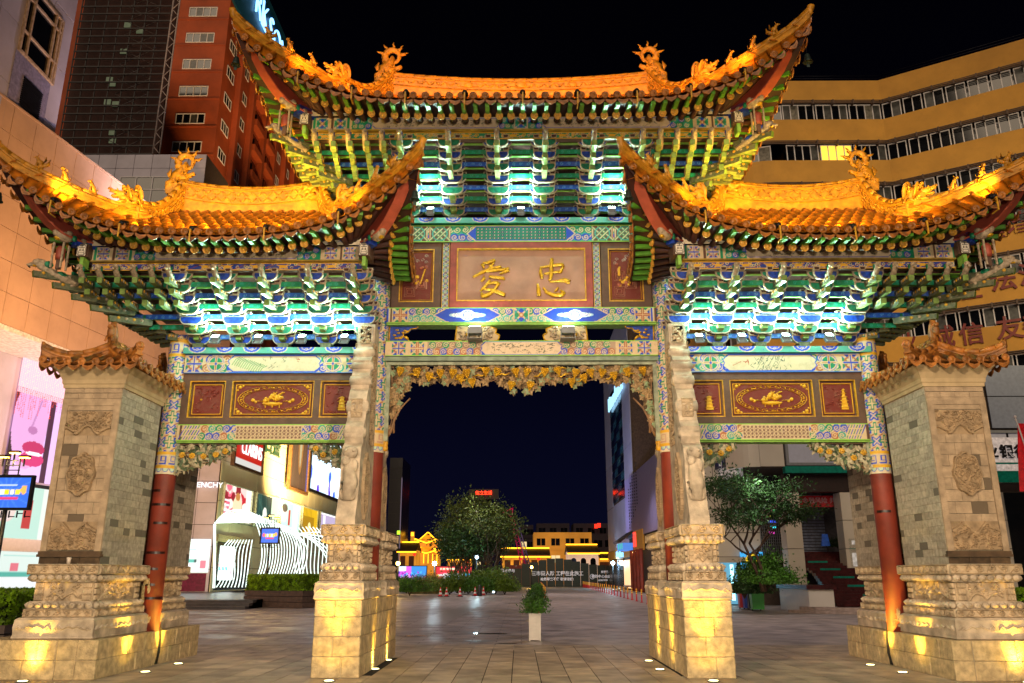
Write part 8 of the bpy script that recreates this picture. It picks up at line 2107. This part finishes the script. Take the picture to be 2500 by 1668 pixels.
apart(1310, 1390, 1278, 190, 'dark distant apartment block, left of two behind the gold lit block', m_dk2, .15)
apart(1400, 1486, 1278, 188, 'dark distant apartment block with red lit balcony, right of two behind the gold lit block', m_dk2, .15)
apart(1446, 1500, 1305, 150, 'dim lower block between the gold lit block and the grey tower', m_dk2, .2)
apart(1270, 1302, 1282, 200, 'dark narrow tower behind the crane', m_dk2, .1)
apart(960, 1000, 1330, 210, 'dark low block behind the left hall', m_dk2, .1)
tt = apart(1160, 1200, 1210, 320, 'dark distant office tower with a red roof sign above the street trees', m_dk2, .35, name='office_tower')
x0, z0 = fpx(1181, 1204, 318); rsn = thing('red_roof_sign', 'glowing red roof sign on the distant office tower', 'sign', (x0, 318, z0)); lettering('信立生活', 1.7, (0, 0, 0), emat('red_roof_neon', '#ff3418', 6), rsn, depth=.3, name='neon_lettering'); b = MB(); b.box(-6, .4, -2.4, 6, .6, 1.6); b.build('sign_frame', m_dk, rsn)
for px, py in ((1462, 1283), (1455, 1285)): x, z = fpx(px, py, 186); o = MB(); o.box(x-.4, 185.6, z-.5, x+.4, 185.7, z+.5); tag(o.build('red_balcony_light', emat('red_balcony_glow', '#ff2a14', 2)), 'red glowing balcony light on the dark block, %s' % ('right one' if px == 1462 else 'left one'), 'light', 'red balcony lights')
# dark tower behind the left stone post
tw = Fac('dark_glass_tower', 'dark glass tower with a thin lit edge right behind the left stone post', 'building', fpx(977, 1300, 150)[:1]+(150,), 0)
ztw = tw.px(977, 1118)[1]; xl = tw.px(945, 1300)[0]; tw.box('tower_body', xl, 0, 0, ztw, 0, 12, mat('near_black_glass', '#0e1020', .3)); tw.box('lit_edge', -.12, 0, .06, ztw-4, .1, .1, emat('dim_edge_light', '#8a7890', .5)); tw.box('green_beacon', -.6, tw.px(972, 1305)[1], 0, tw.px(972, 1296)[1], .2, .2, emat('green_lamp', '#b8ff30', 2))
for j in range(10): tw.box('floor_joint', xl, ztw*(j+1)/11, -.13, ztw*(j+1)/11+.1, .03, .05, m_dk)
# crane booms
cr_ = thing('mobile_crane', 'magenta and pale lattice crane booms rising behind the hoarding', 'crane', (0, 112, 0))
def cp(px, py): x, z = fpx(px, py, 112); return Vector((x, 0, z))
def truss(a, c, w, m, nm):
    b = MB(); d = (c-a); n = 14; s_ = Vector((d.z, 0, -d.x)).normalized()*w
    for q in (-1, 1):
        for y in (-w, w): b.tube([a+s_*q+Vector((0, y, 0)), c+s_*q*.7+Vector((0, y, 0))], .07, 4)
    for i in range(n): b.tube([a+d*(i/n)+s_*(1 if i % 2 else -1), a+d*((i+1)/n)+s_*(-1 if i % 2 else 1)], .04, 4)
    b.build(nm, m, cr_)
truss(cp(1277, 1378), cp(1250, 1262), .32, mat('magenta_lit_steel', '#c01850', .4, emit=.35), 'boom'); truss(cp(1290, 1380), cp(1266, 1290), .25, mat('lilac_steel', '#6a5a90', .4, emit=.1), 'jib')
b = MB(); p = cp(1250, 1262); b.tube([p, p+Vector((-1.6, 0, .6)), p+Vector((-2.2, 0, .2)), p+Vector((-1.0, 0, -.2))], .22, 5); b.tube([p, p+Vector((.1, 0, 1.3)), p+Vector((-.9, 0, .9))], .18, 5); b.build('boom_head', MT['magenta_lit_steel'], cr_)
b = MB(); p = cp(1277, 1380); b.box(p.x-2, -1, 0, p.x+3, 2, p.z); b.build('crane_base', m_red, cr_)

# ================================================================ STREET FURNITURE
# reflective delineator posts
pm = MB(); pm.lathe([(.10, 0), (.10, .02), (.045, .03), (.04, .76), (.03, .78)], 8, m=0)
for z in (.46, .58, .70): pm.lathe([(.0425, z-.03), (.0425, z+.03)], 8, m=1)
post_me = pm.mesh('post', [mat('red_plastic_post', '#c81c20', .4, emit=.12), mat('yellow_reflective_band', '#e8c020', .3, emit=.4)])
pA, pB = at(1424, 1433.5, Z=0), at(1581, 1475, Z=0); n = 28
for i in range(n):
    p = pA.lerp(pB, i/(n-1)); o = bpy.data.objects.new('delineator_post', post_me); o.location = (p.x, p.y, 0); reg(o); tag(o, 'red delineator post with yellow bands in the long row before the shops', 'post', 'red delineator posts in the long row before the shops')
pA, pB = at(1321, 1437, Z=0), at(1331, 1459, Z=0)
for i in range(9): p = pA.lerp(pB, i/8); o = bpy.data.objects.new('delineator_post', post_me); o.location = (p.x, p.y, 0); reg(o); tag(o, 'red delineator post with yellow bands in the short row beside the planters', 'post', 'red delineator posts beside the planters')
# cones
cm = MB(); cm.box(-.19, -.19, 0, .19, .19, .04, 1); cm.lathe([(.15, .04), (.125, .16)], 12, m=0); cm.lathe([(.125, .16), (.095, .30)], 12, m=2); cm.lathe([(.095, .30), (.065, .45)], 12, m=0); cm.lathe([(.065, .45), (.045, .56)], 12, m=2); cm.lathe([(.045, .56), (.03, .68)], 12, m=0)
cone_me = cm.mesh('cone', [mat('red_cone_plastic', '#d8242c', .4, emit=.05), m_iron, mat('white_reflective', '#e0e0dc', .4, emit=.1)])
for i, (px, py) in enumerate(((1075, 1457), (1090, 1457), (1123, 1457), (1160, 1455), (1180, 1454))):
    p = at(px, py, Z=0); o = bpy.data.objects.new('traffic_cone', cone_me); o.location = (p.x, p.y, 0); o.rotation_euler = (0, 0, .3*i); reg(o); tag(o, 'red and white traffic cone before the shrubs, %s' % ('leftmost', 'second from left', 'middle one of five', 'second from right', 'rightmost')[i], 'traffic cone', 'traffic cones before the shrubs')
p = at(1171, 1455, Z=0); o = MB(); o.lathe([(.2, 0), (.19, .1), (.13, .75), (.12, .8)], 12, (p.x, p.y, 0)); tag(o.build('dark_bollard', mat('dark_plastic', '#20242c', .5)), 'dark tapered litter bin between the two right cones', 'bin')

# foliage helpers
def leafmat(name, col, var=.5): 
    m = mat(name, col, .55, var=var, vs=3.5, rand=.1, spec=.3); b_ = m.node_tree.nodes['Principled BSDF']
    return m
m_hedge = leafmat('hedge_leaf', '#86b41e'); m_shrub = leafmat('shrub_leaf', '#4a7a24'); m_tleaf = leafmat('tree_leaf', '#52662a'); m_dleaf = leafmat('dark_tree_leaf', '#2c4a1e'); m_reed = leafmat('reed_blade', '#6a6434'); m_bark = mat('tree_bark', '#4a3422', .85, var=.4, vs=20, bump=.6); m_planter = mat('brown_granite_planter', '#5c4a42', .5, var=.25, vs=6, bump=.2)
def leaves(pts, size, R, m, name, parent, k=2, asp=.45, droop=0):
    """many small leaf quads as one crown mesh"""
    n = len(pts); P = np.array(pts)[:, None, :]; rs_ = np.random.RandomState(R)
    a = rs_.normal(size=(n, 3)); a /= np.linalg.norm(a, axis=1)[:, None]; a[:, 2] -= droop; c = rs_.normal(size=(n, 3)); c = np.cross(a, c); c /= np.linalg.norm(c, axis=1)[:, None]+1e-9
    s = size*rs_.uniform(.6, 1.3, size=(n, 1)); q = np.stack([-a*s, c*s*asp, a*s, -c*s*asp], 1)+P
    me = bpy.data.meshes.new(name); me.from_pydata(q.reshape(-1, 3).tolist(), [], np.arange(n*4).reshape(n, 4).tolist()); me.materials.append(m); me.update()
    return reg(bpy.data.objects.new(name, me), parent)
def hedge(name, lab, pts, h, z0, dens, m, sz, R, wall=None, group=None):
    """box hedge on a polygon footprint"""
    cx = sum(p[0] for p in pts)/len(pts); cy = sum(p[1] for p in pts)/len(pts)
    t = thing(name, lab, 'hedge' if 'hedge' in name else 'shrub', (cx, cy, 0), 0, group)
    rs_ = np.random.RandomState(R); xs = [p[0]-cx for p in pts]; ys = [p[1]-cy for p in pts]; P = []
    A_ = [(p[0]-cx, p[1]-cy) for p in pts]
    def inside(x, y):
        c = False
        for (xa, ya), (xb, yb) in zip(A_, A_[1:]+A_[:1]):
            if (y > ya) != (y > yb) and x < (xb-xa)*(y-ya)/(yb-ya)+xa: c = not c
        return c
    while len(P) < dens:
        x, y = rs_.uniform(min(xs), max(xs)), rs_.uniform(min(ys), max(ys))
        if not inside(x, y): continue
        # keep to the shell
        z = z0+h*(1-rs_.random()**4*1.0) if rs_.random() < .6 else z0+h*rs_.random()
        P.append((x, y, z+rs_.normal()*.02))
    for (xa, ya), (xb, yb) in zip(A_, A_[1:]+A_[:1]):
        L = math.hypot(xb-xa, yb-ya)
        for i in range(int(L*h*dens/14)): u = rs_.random(); P.append((xa+(xb-xa)*u+rs_.normal()*.03, ya+(yb-ya)*u+rs_.normal()*.03, z0+h*rs_.random()))
    leaves(P, sz, R, m, 'leaves', t)
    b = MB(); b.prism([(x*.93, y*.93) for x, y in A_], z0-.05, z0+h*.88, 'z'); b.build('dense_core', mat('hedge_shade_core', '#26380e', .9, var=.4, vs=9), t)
    if wall:
        b = MB(); 
        for k in range(3): q = 1.0+.012*(2-k); b.prism([(x*q*1.04, y*q*1.04) for x, y in A_], z0*k/3+.01, z0*(k+1)/3-.01, 'z')
        b.build('planter_wall', m_planter, t)
    return t
def gp(px, py): p = at(px, py, Z=0); return (p.x, p.y)
hz0 = .55
a, c = at(612, 1452, Z=0), at(742, 1464, Z=0)
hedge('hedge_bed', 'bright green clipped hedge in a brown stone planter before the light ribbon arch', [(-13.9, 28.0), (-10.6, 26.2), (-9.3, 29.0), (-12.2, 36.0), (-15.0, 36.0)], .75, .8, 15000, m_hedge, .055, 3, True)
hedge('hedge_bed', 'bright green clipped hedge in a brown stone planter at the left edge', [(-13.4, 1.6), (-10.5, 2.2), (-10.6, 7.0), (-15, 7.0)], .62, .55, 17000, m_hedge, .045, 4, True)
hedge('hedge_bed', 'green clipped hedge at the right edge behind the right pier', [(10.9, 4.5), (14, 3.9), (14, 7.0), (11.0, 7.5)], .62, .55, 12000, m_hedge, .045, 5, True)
# white planter boxes with shrubs
bx = MB(); bx.box(-.125, -.125, .02, .125, .125, .60, 0, t=-.012); bx.box(-.15, -.15, .57, .15, .15, .63, 0)
for q in range(6): bx.box(-.09, -.142, .08+.085*q, .09, -.128, .135+.085*q, 0)
for s_ in (-1, 1): bx.box(s_*.125-.016, -.15, 0, s_*.125+.016, -.118, .6, 0); bx.box(s_*.125-.016, .118, 0, s_*.125+.016, .15, .6, 0)
box_me = bx.mesh('planter_box', mat('white_painted_planter', '#c8c0b8', .45, var=.08))
pA, pB = at(1306, 1564, Z=0), at(1314, 1436, Z=0); ys_ = [pA.y+1.9*k*(1+.04*k) for k in range(16)]
rs_ = np.random.RandomState(9); P = rs_.normal(size=(900, 3))*np.array([.13, .13, .10]); P[:, 2] = np.abs(P[:, 2])+.64; shr_o = leaves([tuple(p) for p in P], .045, 8, m_shrub, 'shrub', None, asp=.3); shr_me = shr_o.data; bpy.data.objects.remove(shr_o)
P = rs_.normal(size=(60, 3))*np.array([.12, .12, .05]); P[:, 2] = np.abs(P[:, 2])+.62; fl_o = leaves([tuple(p) for p in P], .025, 8, mat('red_petal', '#8a2a20', .6), 'flowers', None); fl_me = fl_o.data; bpy.data.objects.remove(fl_o)
for k, y in enumerate(ys_):
    if y > 85: break
    u = (y-pA.y)/(pB.y-pA.y); x = pA.x+(pB.x-pA.x)*u
    t = thing('flower_planter', 'white square planter with green shrub, nearest of the row down the street' if k == 0 else 'shrub in a white planter in the row running down the street behind the nearest one', 'planter', (x, y, 0), 0, 'planters in a row down the street')
    inst(box_me, 'planter_box', t, None); inst(shr_me, 'shrub', t, Matrix.Rotation(k*1.3, 4, 'Z') @ Matrix.Diagonal((1, 1.1, 1+.1*(k > 0), 1))); inst(fl_me, 'flowers', t, None)
# bins
bn_ = MB(); bn_.box(-.27, -.32, .08, .27, .32, .95, 0, t=-.03); bn_.box(-.32, -.38, .95, .32, .36, 1.04, 1); bn_.box(-.31, -.42, 1.04, .31, -.30, 1.08, 1)
for s_ in (-1, 1): bn_.tube([(s_*.2-.03, .33, .1), (s_*.2+.03, .33, .1)], .1, 10, 2)
bn_.box(-.13, -.333, .62, .13, -.325, .84, 3)
for i, (px, c_, l_) in enumerate(((1818, '#c02028', 'red'), (1829, '#1c48b8', 'blue'), (1840, '#30343c', 'dark grey'), (1850, '#28902c', 'green'))):
    m1 = mat('bin_%s' % l_.replace(' ', '_'), c_, .4, var=.1); p = at(px, (1487, 1488, 1489, 1492)[i], Z=0); t = thing('wheelie_bin', f'{l_} wheeled rubbish bin in the row of four beside the bank steps', 'bin', (p.x, p.y, 0), -.1, 'wheeled bins beside the bank')
    o_ = inst(bn_.mesh('bin_body', [m1, m1, m_iron, m_white]), 'bin_body', t, Matrix.Scale(.92 if i == 3 else .85, 4))
# seated people behind the bins
def person(x, y, rz, lab, shirt, bz=.0):
    t = thing('person', lab, 'person', (x, y, bz), rz, 'people sitting behind the bins')
    def skin(name, V, E, Rr, m):
        me = bpy.data.meshes.new(name); me.from_pydata(V, E, []); o = reg(bpy.data.objects.new(name, me), t); md = o.modifiers.new('s', 'SKIN'); sv = me.skin_vertices[0].data if me.skin_vertices else None
        return o
    b = MB()
    b.tube([(0, .02, .44), (0, .0, .60), (0, -.03, .82), (0, -.03, .96), (0, -.03, 1.02)], [.15, .15, .19, .15, .06], 12, 0)
    for s_ in (-1, 1):
        b.tube([(s_*.17, -.03, .95), (s_*.23, -.03, .85), (s_*.25, -.08, .68), (s_*.15, -.28, .56)], [.06, .055, .045, .035], 8, 0)
        b.tube([(s_*.09, .0, .46), (s_*.11, -.22, .48), (s_*.12, -.42, .46), (s_*.12, -.44, .25), (s_*.12, -.42, .06)], [.09, .085, .065, .055, .04], 8, 2)
        b.ball((s_*.12, -.49, .05), (.045, .11, .045), 8, 5, 3); b.ball((s_*.14, -.31, .545), (.035, .05, .03), 7, 5, 1)
    b.tube([(0, -.03, 1.0), (0, -.04, 1.08)], .05, 8, 1); b.ball((0, -.05, 1.17), (.075, .09, .11), 10, 8, 1); b.ball((0, -.145, 1.165), .014, 5, 4, 1)
    b.build('body', [shirt, mat('skin', '#b07a58', .6), mat('dark_trousers', '#20242c', .8), m_iron], t)
    h = MB(); h.ball((0, -.025, 1.205), (.083, .095, .095), 10, 8); h.build('hair', mat('black_hair', '#120e0c', .6), t)
p = at(1826, 1478, Z=0); person(p.x-.1, p.y+1.6, .5, 'seated person in a pale blue shirt behind the red bin', mat('pale_blue_shirt', '#a8c4dc', .8)); person(p.x+.62, p.y+2.0, -.3, 'seated person in a red shirt behind the blue bin', mat('red_shirt', '#a83038', .8))
# trees
def tree(name, lab, x, y, z0, H, spread, nl, seed, m, leaf=.12, trunks=1, group=None, r0=.12, flat=False, lean=0):
    R = random.Random(seed); t = thing(name, lab, 'tree', (x, y, z0), 0, group); b = MB(); tips = []
    def branch(p, d, L, r, lvl):
        pts = [p]; q = p.copy(); dd = d.copy()
        for i in range(4):
            dd = (dd+Vector((R.uniform(-.25, .25), R.uniform(-.25, .25), R.uniform(-.05, .18)))).normalized(); q = q+dd*L/4; pts.append(q.copy())
        b.tube(pts, [r*(1-.55*i/4) for i in range(5)], 6 if lvl < 2 else 4)
        if lvl >= 3: tips.extend(pts[2:]); return
        for k in range(3 if lvl else 4):
            a = R.uniform(0, 2*PI); up = R.uniform(.1, .5) if flat else R.uniform(.3, 1.0); nd = (dd*.5+Vector((math.cos(a)*(1.0 if flat else .8), math.sin(a)*(1.0 if flat else .8), up))).normalized(); branch(pts[-1-(k % 2)], nd, L*R.uniform(.6, .85), r*.5, lvl+1)
        if lvl == 2: tips.append(pts[-1])
    for k in range(trunks): branch(Vector((R.uniform(-.3, .3)*(trunks > 1), R.uniform(-.3, .3)*(trunks > 1), 0)), Vector((R.uniform(-.2, .2)+lean, 0, 1)).normalized(), H*.38, r0, 0)
    b.build('trunk', m_bark, t)
    zmax = max(p.z for p in tips); k_ = 1
    P = []; rs2 = np.random.RandomState(seed)
    for i in range(nl):
        c = tips[R.randrange(len(tips))]; P.append((c.x+rs2.normal()*spread, c.y+rs2.normal()*spread, c.z+rs2.normal()*spread*(.35 if flat else .8)))
    leaves(P, leaf, seed, m, 'crown', t)
    return t
# street trees seen through the main bay
spots = [(1108, 1432, 6.0, 1), (1118, 1434, 8.5, 2), (1136, 1430, 7.5, 3), (1152, 1436, 9.2, 4), (1170, 1431, 7.2, 5), (1190, 1434, 8.6, 6), (1208, 1431, 7.4, 7), (1214, 1433, 7.8, 8), (1104, 1428, 6.4, 9), (1216, 1430, 7.2, 10), (1128, 1430, 6.0, 11), (1140, 1430, 10.0, 12), (1200, 1430, 9.6, 13)]
TL = ['near the left end', 'left of the blue white lamp', 'left of centre', 'in the centre', 'behind the thin lamp post', 'right of centre', 'right of centre and lower', 'at the right beside the crane', 'low one at the far left', 'low one at the far right', 'outermost low one by the reeds', 'tallest left one', 'tallest right one']
for i, (px, py, H, sd) in enumerate(spots):
    Y = 62+3.0*((i*7) % 5); q = at(px, 1400, Y=Y); tree('street_tree', 'leafy street tree in the clump beyond the main bay, ' + TL[i], q.x, Y, 0, H*.95, .42, 2300, sd, m_tleaf if i % 2 else m_dleaf, .15, 2, 'street trees in the clump', .09)
# big sparse tree before the bank and bushes
q = at(1862, 1425, Y=19.0); tree('sparse_tree', 'spreading fine leaved tree with crooked bare branches before the bank stairs', q.x, 19.0, .9, 5.2, .30, 9000, 27, m_dleaf, .07, 2, None, .10, True, -.15)
def bush(name, lab, px, py, Y, r, n, seed, m, leaf, z0=0, sq=.8, group=None):
    q = at(px, py, Y=Y); t = thing(name, lab, 'bush', (q.x, Y, z0), 0, group); rs2 = np.random.RandomState(seed); P = []
    cl = rs2.normal(size=(14, 3))*r*.45
    for i in range(n): c = cl[rs2.randint(14)]; d = rs2.normal(size=3)*r*.28; P.append((c[0]+d[0], c[1]+d[1], abs(c[2]+d[2])*sq+r*.25))
    leaves(P, leaf, seed, m, 'leaves', t); b = MB()
    for i in range(6): a = i*1.05; b.tube([(0, 0, 0), (.3*r*math.cos(a), .3*r*math.sin(a), r*.6)], [.03, .012], 4)
    b.build('stem', m_bark, t); return t
bush('round_bush', 'dense dark green bush in the planter under the spreading tree', 1872, 1400, 19.6, 1.02, 9000, 5, m_shrub, .07, .95)
bush('round_bush', 'smaller loose bush at the left of the dense bush, beside the lit kiosk', 1815, 1420, 20.4, .85, 4500, 6, m_dleaf, .06, .6)
bush('round_bush', 'small potted bush at the top of the stairs', 2045, 1322, 30.2, .45, 1200, 7, m_dleaf, .05, at(2045, 1340, Y=30.2).z)
# low lit shrubs and reeds beyond the main bay
for i, (px, r, l_) in enumerate(((1098, 1.1, 'left end'), (1120, 1.2, 'second from the left'), (1143, 1.2, 'below the lamp post, left'), (1165, 1.1, 'below the lamp post'), (1188, 1.2, 'middle right'), (1210, 1.3, 'brightly lit one'), (1232, 1.1, 'right end'))):
    bush('low_shrub', f'low leafy shrub at the foot of the street trees, {l_}', px, 1440, 56+(i % 3), r, 3600, 20+i, m_shrub if i % 2 else leafmat('lit_shrub_leaf', '#5c7a1c'), .09, 0, 1.0, 'low shrubs under the street trees')  # lit_shrub_leaf: yellow light put into a second leaf colour
for i, (px, Y) in enumerate(((1000, 52), (992, 60), (985, 66))):
    bush('low_shrub', f'low dark hedge like shrub by the left stone post, {("nearest", "middle", "farthest")[i]}', px, 1445, Y, 1.3, 3600, 40+i, m_shrub, .09, 0, .7, 'shrubs by the left post')
rd = thing('reed_clump', 'tall dry reeds and grasses left of the street trees', 'reeds', (at(1048, 1440, Y=60).x, 60, 0)); rs2 = np.random.RandomState(3); V = []; Fq = []
for i in range(4200):
    x, y = rs2.uniform(-1.5, 1.5), rs2.uniform(-2, 2); h = rs2.uniform(.9, 2.0)*(1-.15*abs(x)); dx = rs2.normal()*.25; k = len(V); V += [(x-.012, y, 0), (x+.012, y, 0), (x+dx, y+rs2.normal()*.15, h)]; Fq.append((k, k+1, k+2))
me = bpy.data.meshes.new('reed_blades'); me.from_pydata(V, [], Fq); me.materials.append(m_reed); me.update(); reg(bpy.data.objects.new('reed_blades', me), rd, kind='stuff')
# lamp standards with small screens
def lampscreen(x, y, lab, H, scr_w, scr_h, scr_z, power):
    t = thing('lamp_post', lab, 'lamp post', (x, y, 0), 0, 'lamp posts with screens'); b = MB(); b.tube([(0, 0, 0), (0, 0, .3), (0, 0, .31), (0, 0, scr_z)], [.14, .14, .08, .07], 10); b.build('pole', m_iron, t)
    b = MB(); w, h = scr_w/2, scr_h; frame(b, -w-.10, scr_z-.08, w+.10, scr_z+h+.08, .08, -.10, .16); b.build('screen_frame', m_iron, t); poster(t, -w, scr_z, scr_w, h, -.06, 9, 1.5, .04, 'screen')
    b = MB(); b.box(-w, -.04, scr_z, w, .05, scr_z+h); b.build('screen_box', m_iron, t)
    b = MB(); z = scr_z+h+.08
    for q in range(4): zz = z+.16*q; b.box(-.30+.05*q, -.02, zz, .30-.05*q, .02, zz+.03); b.box(-.24, -.02, zz, -.21, .02, zz+.16); b.box(.21, -.02, zz, .24, .02, zz+.16)
    zz = scr_z-.2
    for q in range(6): x_ = -.9*w+q*w*.36; b.box(x_, -.02, zz-.10*(q % 2), x_+.2, .02, zz-.10*(q % 2)+.03); b.box(x_, -.02, zz-.12, x_+.03, .02, zz+.1)
    b.build('fretwork', m_iron, t); zt_ = z+.62
    for q, (dx, dz) in enumerate(((-.35, .0), (.0, .14), (.36, -.02))):
        b = MB(); b.box(dx-.16, -.09, zt_+dz, dx+.16, .09, zt_+dz+.06, 0); b.box(dx-.14, -.08, zt_+dz-.03, dx+.14, .08, zt_+dz-.001, 1); b.box(dx-.02, -.02, z+.3, dx+.02, .02, zt_+dz, 0); b.build('lamp_head', [m_iron, emat('sodium_lamp_glass', '#ffb040', 22)], t)
    spot((x, y, zt_-.1), (x, y+.1, 0), power, (1, .62, .25), 3.0, .9, .15)
    return zt_
q = at(14, 1240, Y=12.0); lampscreen(q.x, 12.0, 'dark lamp post with a blue video screen at the left edge of the picture', 5, 1.45, .98, q.z, 900)
q = at(658, 1325, Y=38.0); lampscreen(q.x, 38.0, 'dark lamp post with a blue video screen before the light ribbon arch', 5, 1.05, .85, q.z, 900)
# plain lamp posts and floodlights far down the street
def farlamp(px, py, Y, col, s_, lab, power, r=.16):
    q = at(px, py, Y=Y); t = thing('street_floodlight', lab, 'street light', (q.x, Y, 0), 0, 'glaring street lights'); b = MB(); b.tube([(0, 0, 0), (0, 0, q.z)], .06, 6); b.box(-.2, .02, q.z-.1, .2, .12, q.z+.2); b.build('pole', m_iron, t); b = MB(); b.ball((0, -.05, q.z), r, 10, 8); b.build('lamp_glass', emat('street_glass_%s' % col.strip('#'), col, s_), t); point((q.x, Y-.5, q.z), power, lin(col), .2)
farlamp(972, 1376, 58, '#ffc860', 40, 'glaring orange street light beside the left stone post', 250); farlamp(1061, 1376, 70, '#d8f4ff', 50, 'glaring blue white street light left of the trees', 400, .2)
farlamp(1496, 1375, 88, '#b8ecff', 50, 'glaring blue white street light by the grey tower', 900, .22); farlamp(1298, 1385, 96, '#ffc860', 40, 'orange street light on the hoarding', 400, .16); farlamp(1164, 1361, 60, '#c8f0ff', 20, 'small cold street light among the trees', 160, .13)
for i, (px, py) in enumerate(((1037, 1443), (1056, 1440), (1074, 1437), (1090, 1435), (1205, 1448))):
    p = at(px, py, Z=0); t = thing('garden_floodlight', 'small bright ground floodlight among the reeds and shrubs', 'garden light', (p.x, p.y, 0), 0, 'ground floodlights in the planting'); b = MB(); b.box(-.12, -.06, 0, .12, .1, .22, 0); b.box(-.10, -.07, .04, .10, -.061, .2, 1); b.build('lamp_body', [m_iron, emat('cold_flood_glass', '#d0f4ff', 10)], t); spot((p.x, p.y-.1, .3), (p.x+.2, p.y+2.5, 2.2), 120, (1, .95, .5) if i > 2 else (.7, .95, 1), 2.2, .9, .05)
# red flag at the right edge
fg = thing('red_flag', 'red flag on a pale pole at the right edge before the bank sign', 'flag', (0, 0, 0)); Yg = 20; p0, p1 = at(2478, 1018, Y=Yg), at(2530, 1170, Y=Yg); b = MB(); b.tube([p0, p1], .035, 8); b.ball(tuple(p0), .07, 8, 6); b.build('flag_pole', m_white, fg)
P = np.zeros((14, 20, 3)); a0, a1 = at(2484, 1030, Y=Yg), at(2478, 1200, Y=Yg)
for j in range(14):
    for i in range(20): u, v = i/19, j/13; P[j, i] = (a0.x+.0+(u*1.6)*(.25+.75*v)-.35*v, Yg+.12*math.sin(u*9+v*2), a0.z-v*(a0.z-a1.z)-.2*u*(1-v))
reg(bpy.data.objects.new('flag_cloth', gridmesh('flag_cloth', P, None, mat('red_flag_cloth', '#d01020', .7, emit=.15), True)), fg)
# paper cup and cables
b = MB(); p = at(167, 1376, Y=-1.95); b.lathe([(.028, 0), (.036, .10)], 14, (p.x, -1.95, 1.68)); tag(b.build('plastic_cup', mat('clear_plastic_cup', '#d8c8b8', .2)), 'small clear plastic cup left on the ledge of the left pier', 'cup')
for s in (-1, 1):
    b = MB(); R = random.Random(3)
    for k in range(3):
        x = s*6.425; pts = [(s*6.50, -.05+.03*k, 1.1), (s*6.46, -.02+.03*k, .8), (s*6.44, .08+.03*k, .58), (x, .10+.02*k, .45), (x-s*.004, .08+.03*k, .2), (x-s*.01, -.02+.04*k, .02)]; b.tube(pts, .011, 5)
    tag(b.build('cable_bundle', mat('black_cable', '#1c1814', .6)), 'black cables running down the plinth beside the %s red column' % ('left' if s < 0 else 'right'), 'cable', 'cables on the plinths')
# roof neon sign
ns = thing('neon_roof_sign', 'blue white neon letters on a dark teal board topping the red tower', 'sign', (T1.P.x+.8, 72, 0), PI/2)
class _N(Fac): pass
N_ = _N.__new__(Fac); N_.P = Vector((T1.P.x+.8, 72, 0)); a_ = PI/2; N_.u = Vector((0, 1, 0)); N_.n = Vector((1, 0, 0)); N_.o = ns
def np_(px, py): return N_.px(px, py)
yL = []; zc_ = np_(664, 62)[1]
m_neon = emat('blue_white_neon_tube', '#7cc0ff', 3.5)
ltr = [('A', 597, -10), ('R', 627, 15), ('K', 642, 45), ('S', 657, 78), ('O', 672, 105), ('N', 688, 132)]
zs_ = [np_(px, py)[1] for _, px, py in ltr]
zref = np_(642, 45)[1]
for k, (c_, px, py) in enumerate(ltr):
    y_, z_ = np_(px, py); lettering(c_, 6.0, (y_, -.3, zref), m_neon, ns, depth=.25, name='neon_letter', sx=.8, bold=-.16)
b = MB(); y0_, y1_ = np_(600, 0)[0]-8, np_(695, 120)[0]+10; b.box(y0_, 0, zref-5.5, y1_, .3, zref+4.6); b.build('sign_board', mat('dark_teal_board', '#0a4a58', .5, emit=.05), ns)
# ================================================================ LIGHT ON THE BACKGROUND BUILDINGS
spot((-13, 12, 4.5), (-24, 34, 16), 34000*BG, (1, .53, .20), 1.7, .9, .3)        # sodium street lamp at the left edge, washing the mall
for x_, y_, p_ in ((-6, 12, 1500), (5, 13, 1500), (-9, 34, 2600), (3, 34, 2200), (8, 55, 2600), (-4, 58, 2600), (11, 14, 700)): spot((x_, y_, 10), (x_, y_, 0), p_*PLZ, (1, .84, .86), 2.4, .8, .4, 'street_lamp_pool')  # unseen spots added above the plaza to lighten its ground
spot((-19, 30, 3), (-25.5, 30, 12), 5000*BG, (1, .75, .72), 2.2, .9, .3)  # spots from here down are unseen fills added for the building walls
spot((-20.4, 47, 1), (-22, 50, 9), 1300*BG, (.8, 1, .62), 2.6, .9, .3); spot((-20.0, 60, 6), (-22, 62, 14), 2600*BG, (1, .82, .45), 2.6, .9, .3)
spot((-14, 52, 3), (-31, 88, 45), 170000*BG, (1, .60, .24), 1.3, .9, .5)
spot((-30, 48, 14), (-36, 72, 32), 9000*BG, (1, .6, .35), 1.4, .9, .5)
spot((-22, 32, 22), (-27, 30, 30), 3500*BG, (.85, .72, .9), 2.4, .9, .4)
spot((25, 6, 26), (24, 46, 22), 9000*BG, (1, .82, .52), 1.5, .9, .5)
spot((40, 6, 24), (36, 38, 18), 11000*BG, (1, .78, .42), 1.6, .9, .5)
spot((9, 16, 5), (14, 28, 3), 420*BG, (.92, .92, 1), 2.0, .9, .4)
spot((5, 70, 3), (12, 84, 22), 9000*BG, (.72, .70, 1), 2.0, .9, .5)
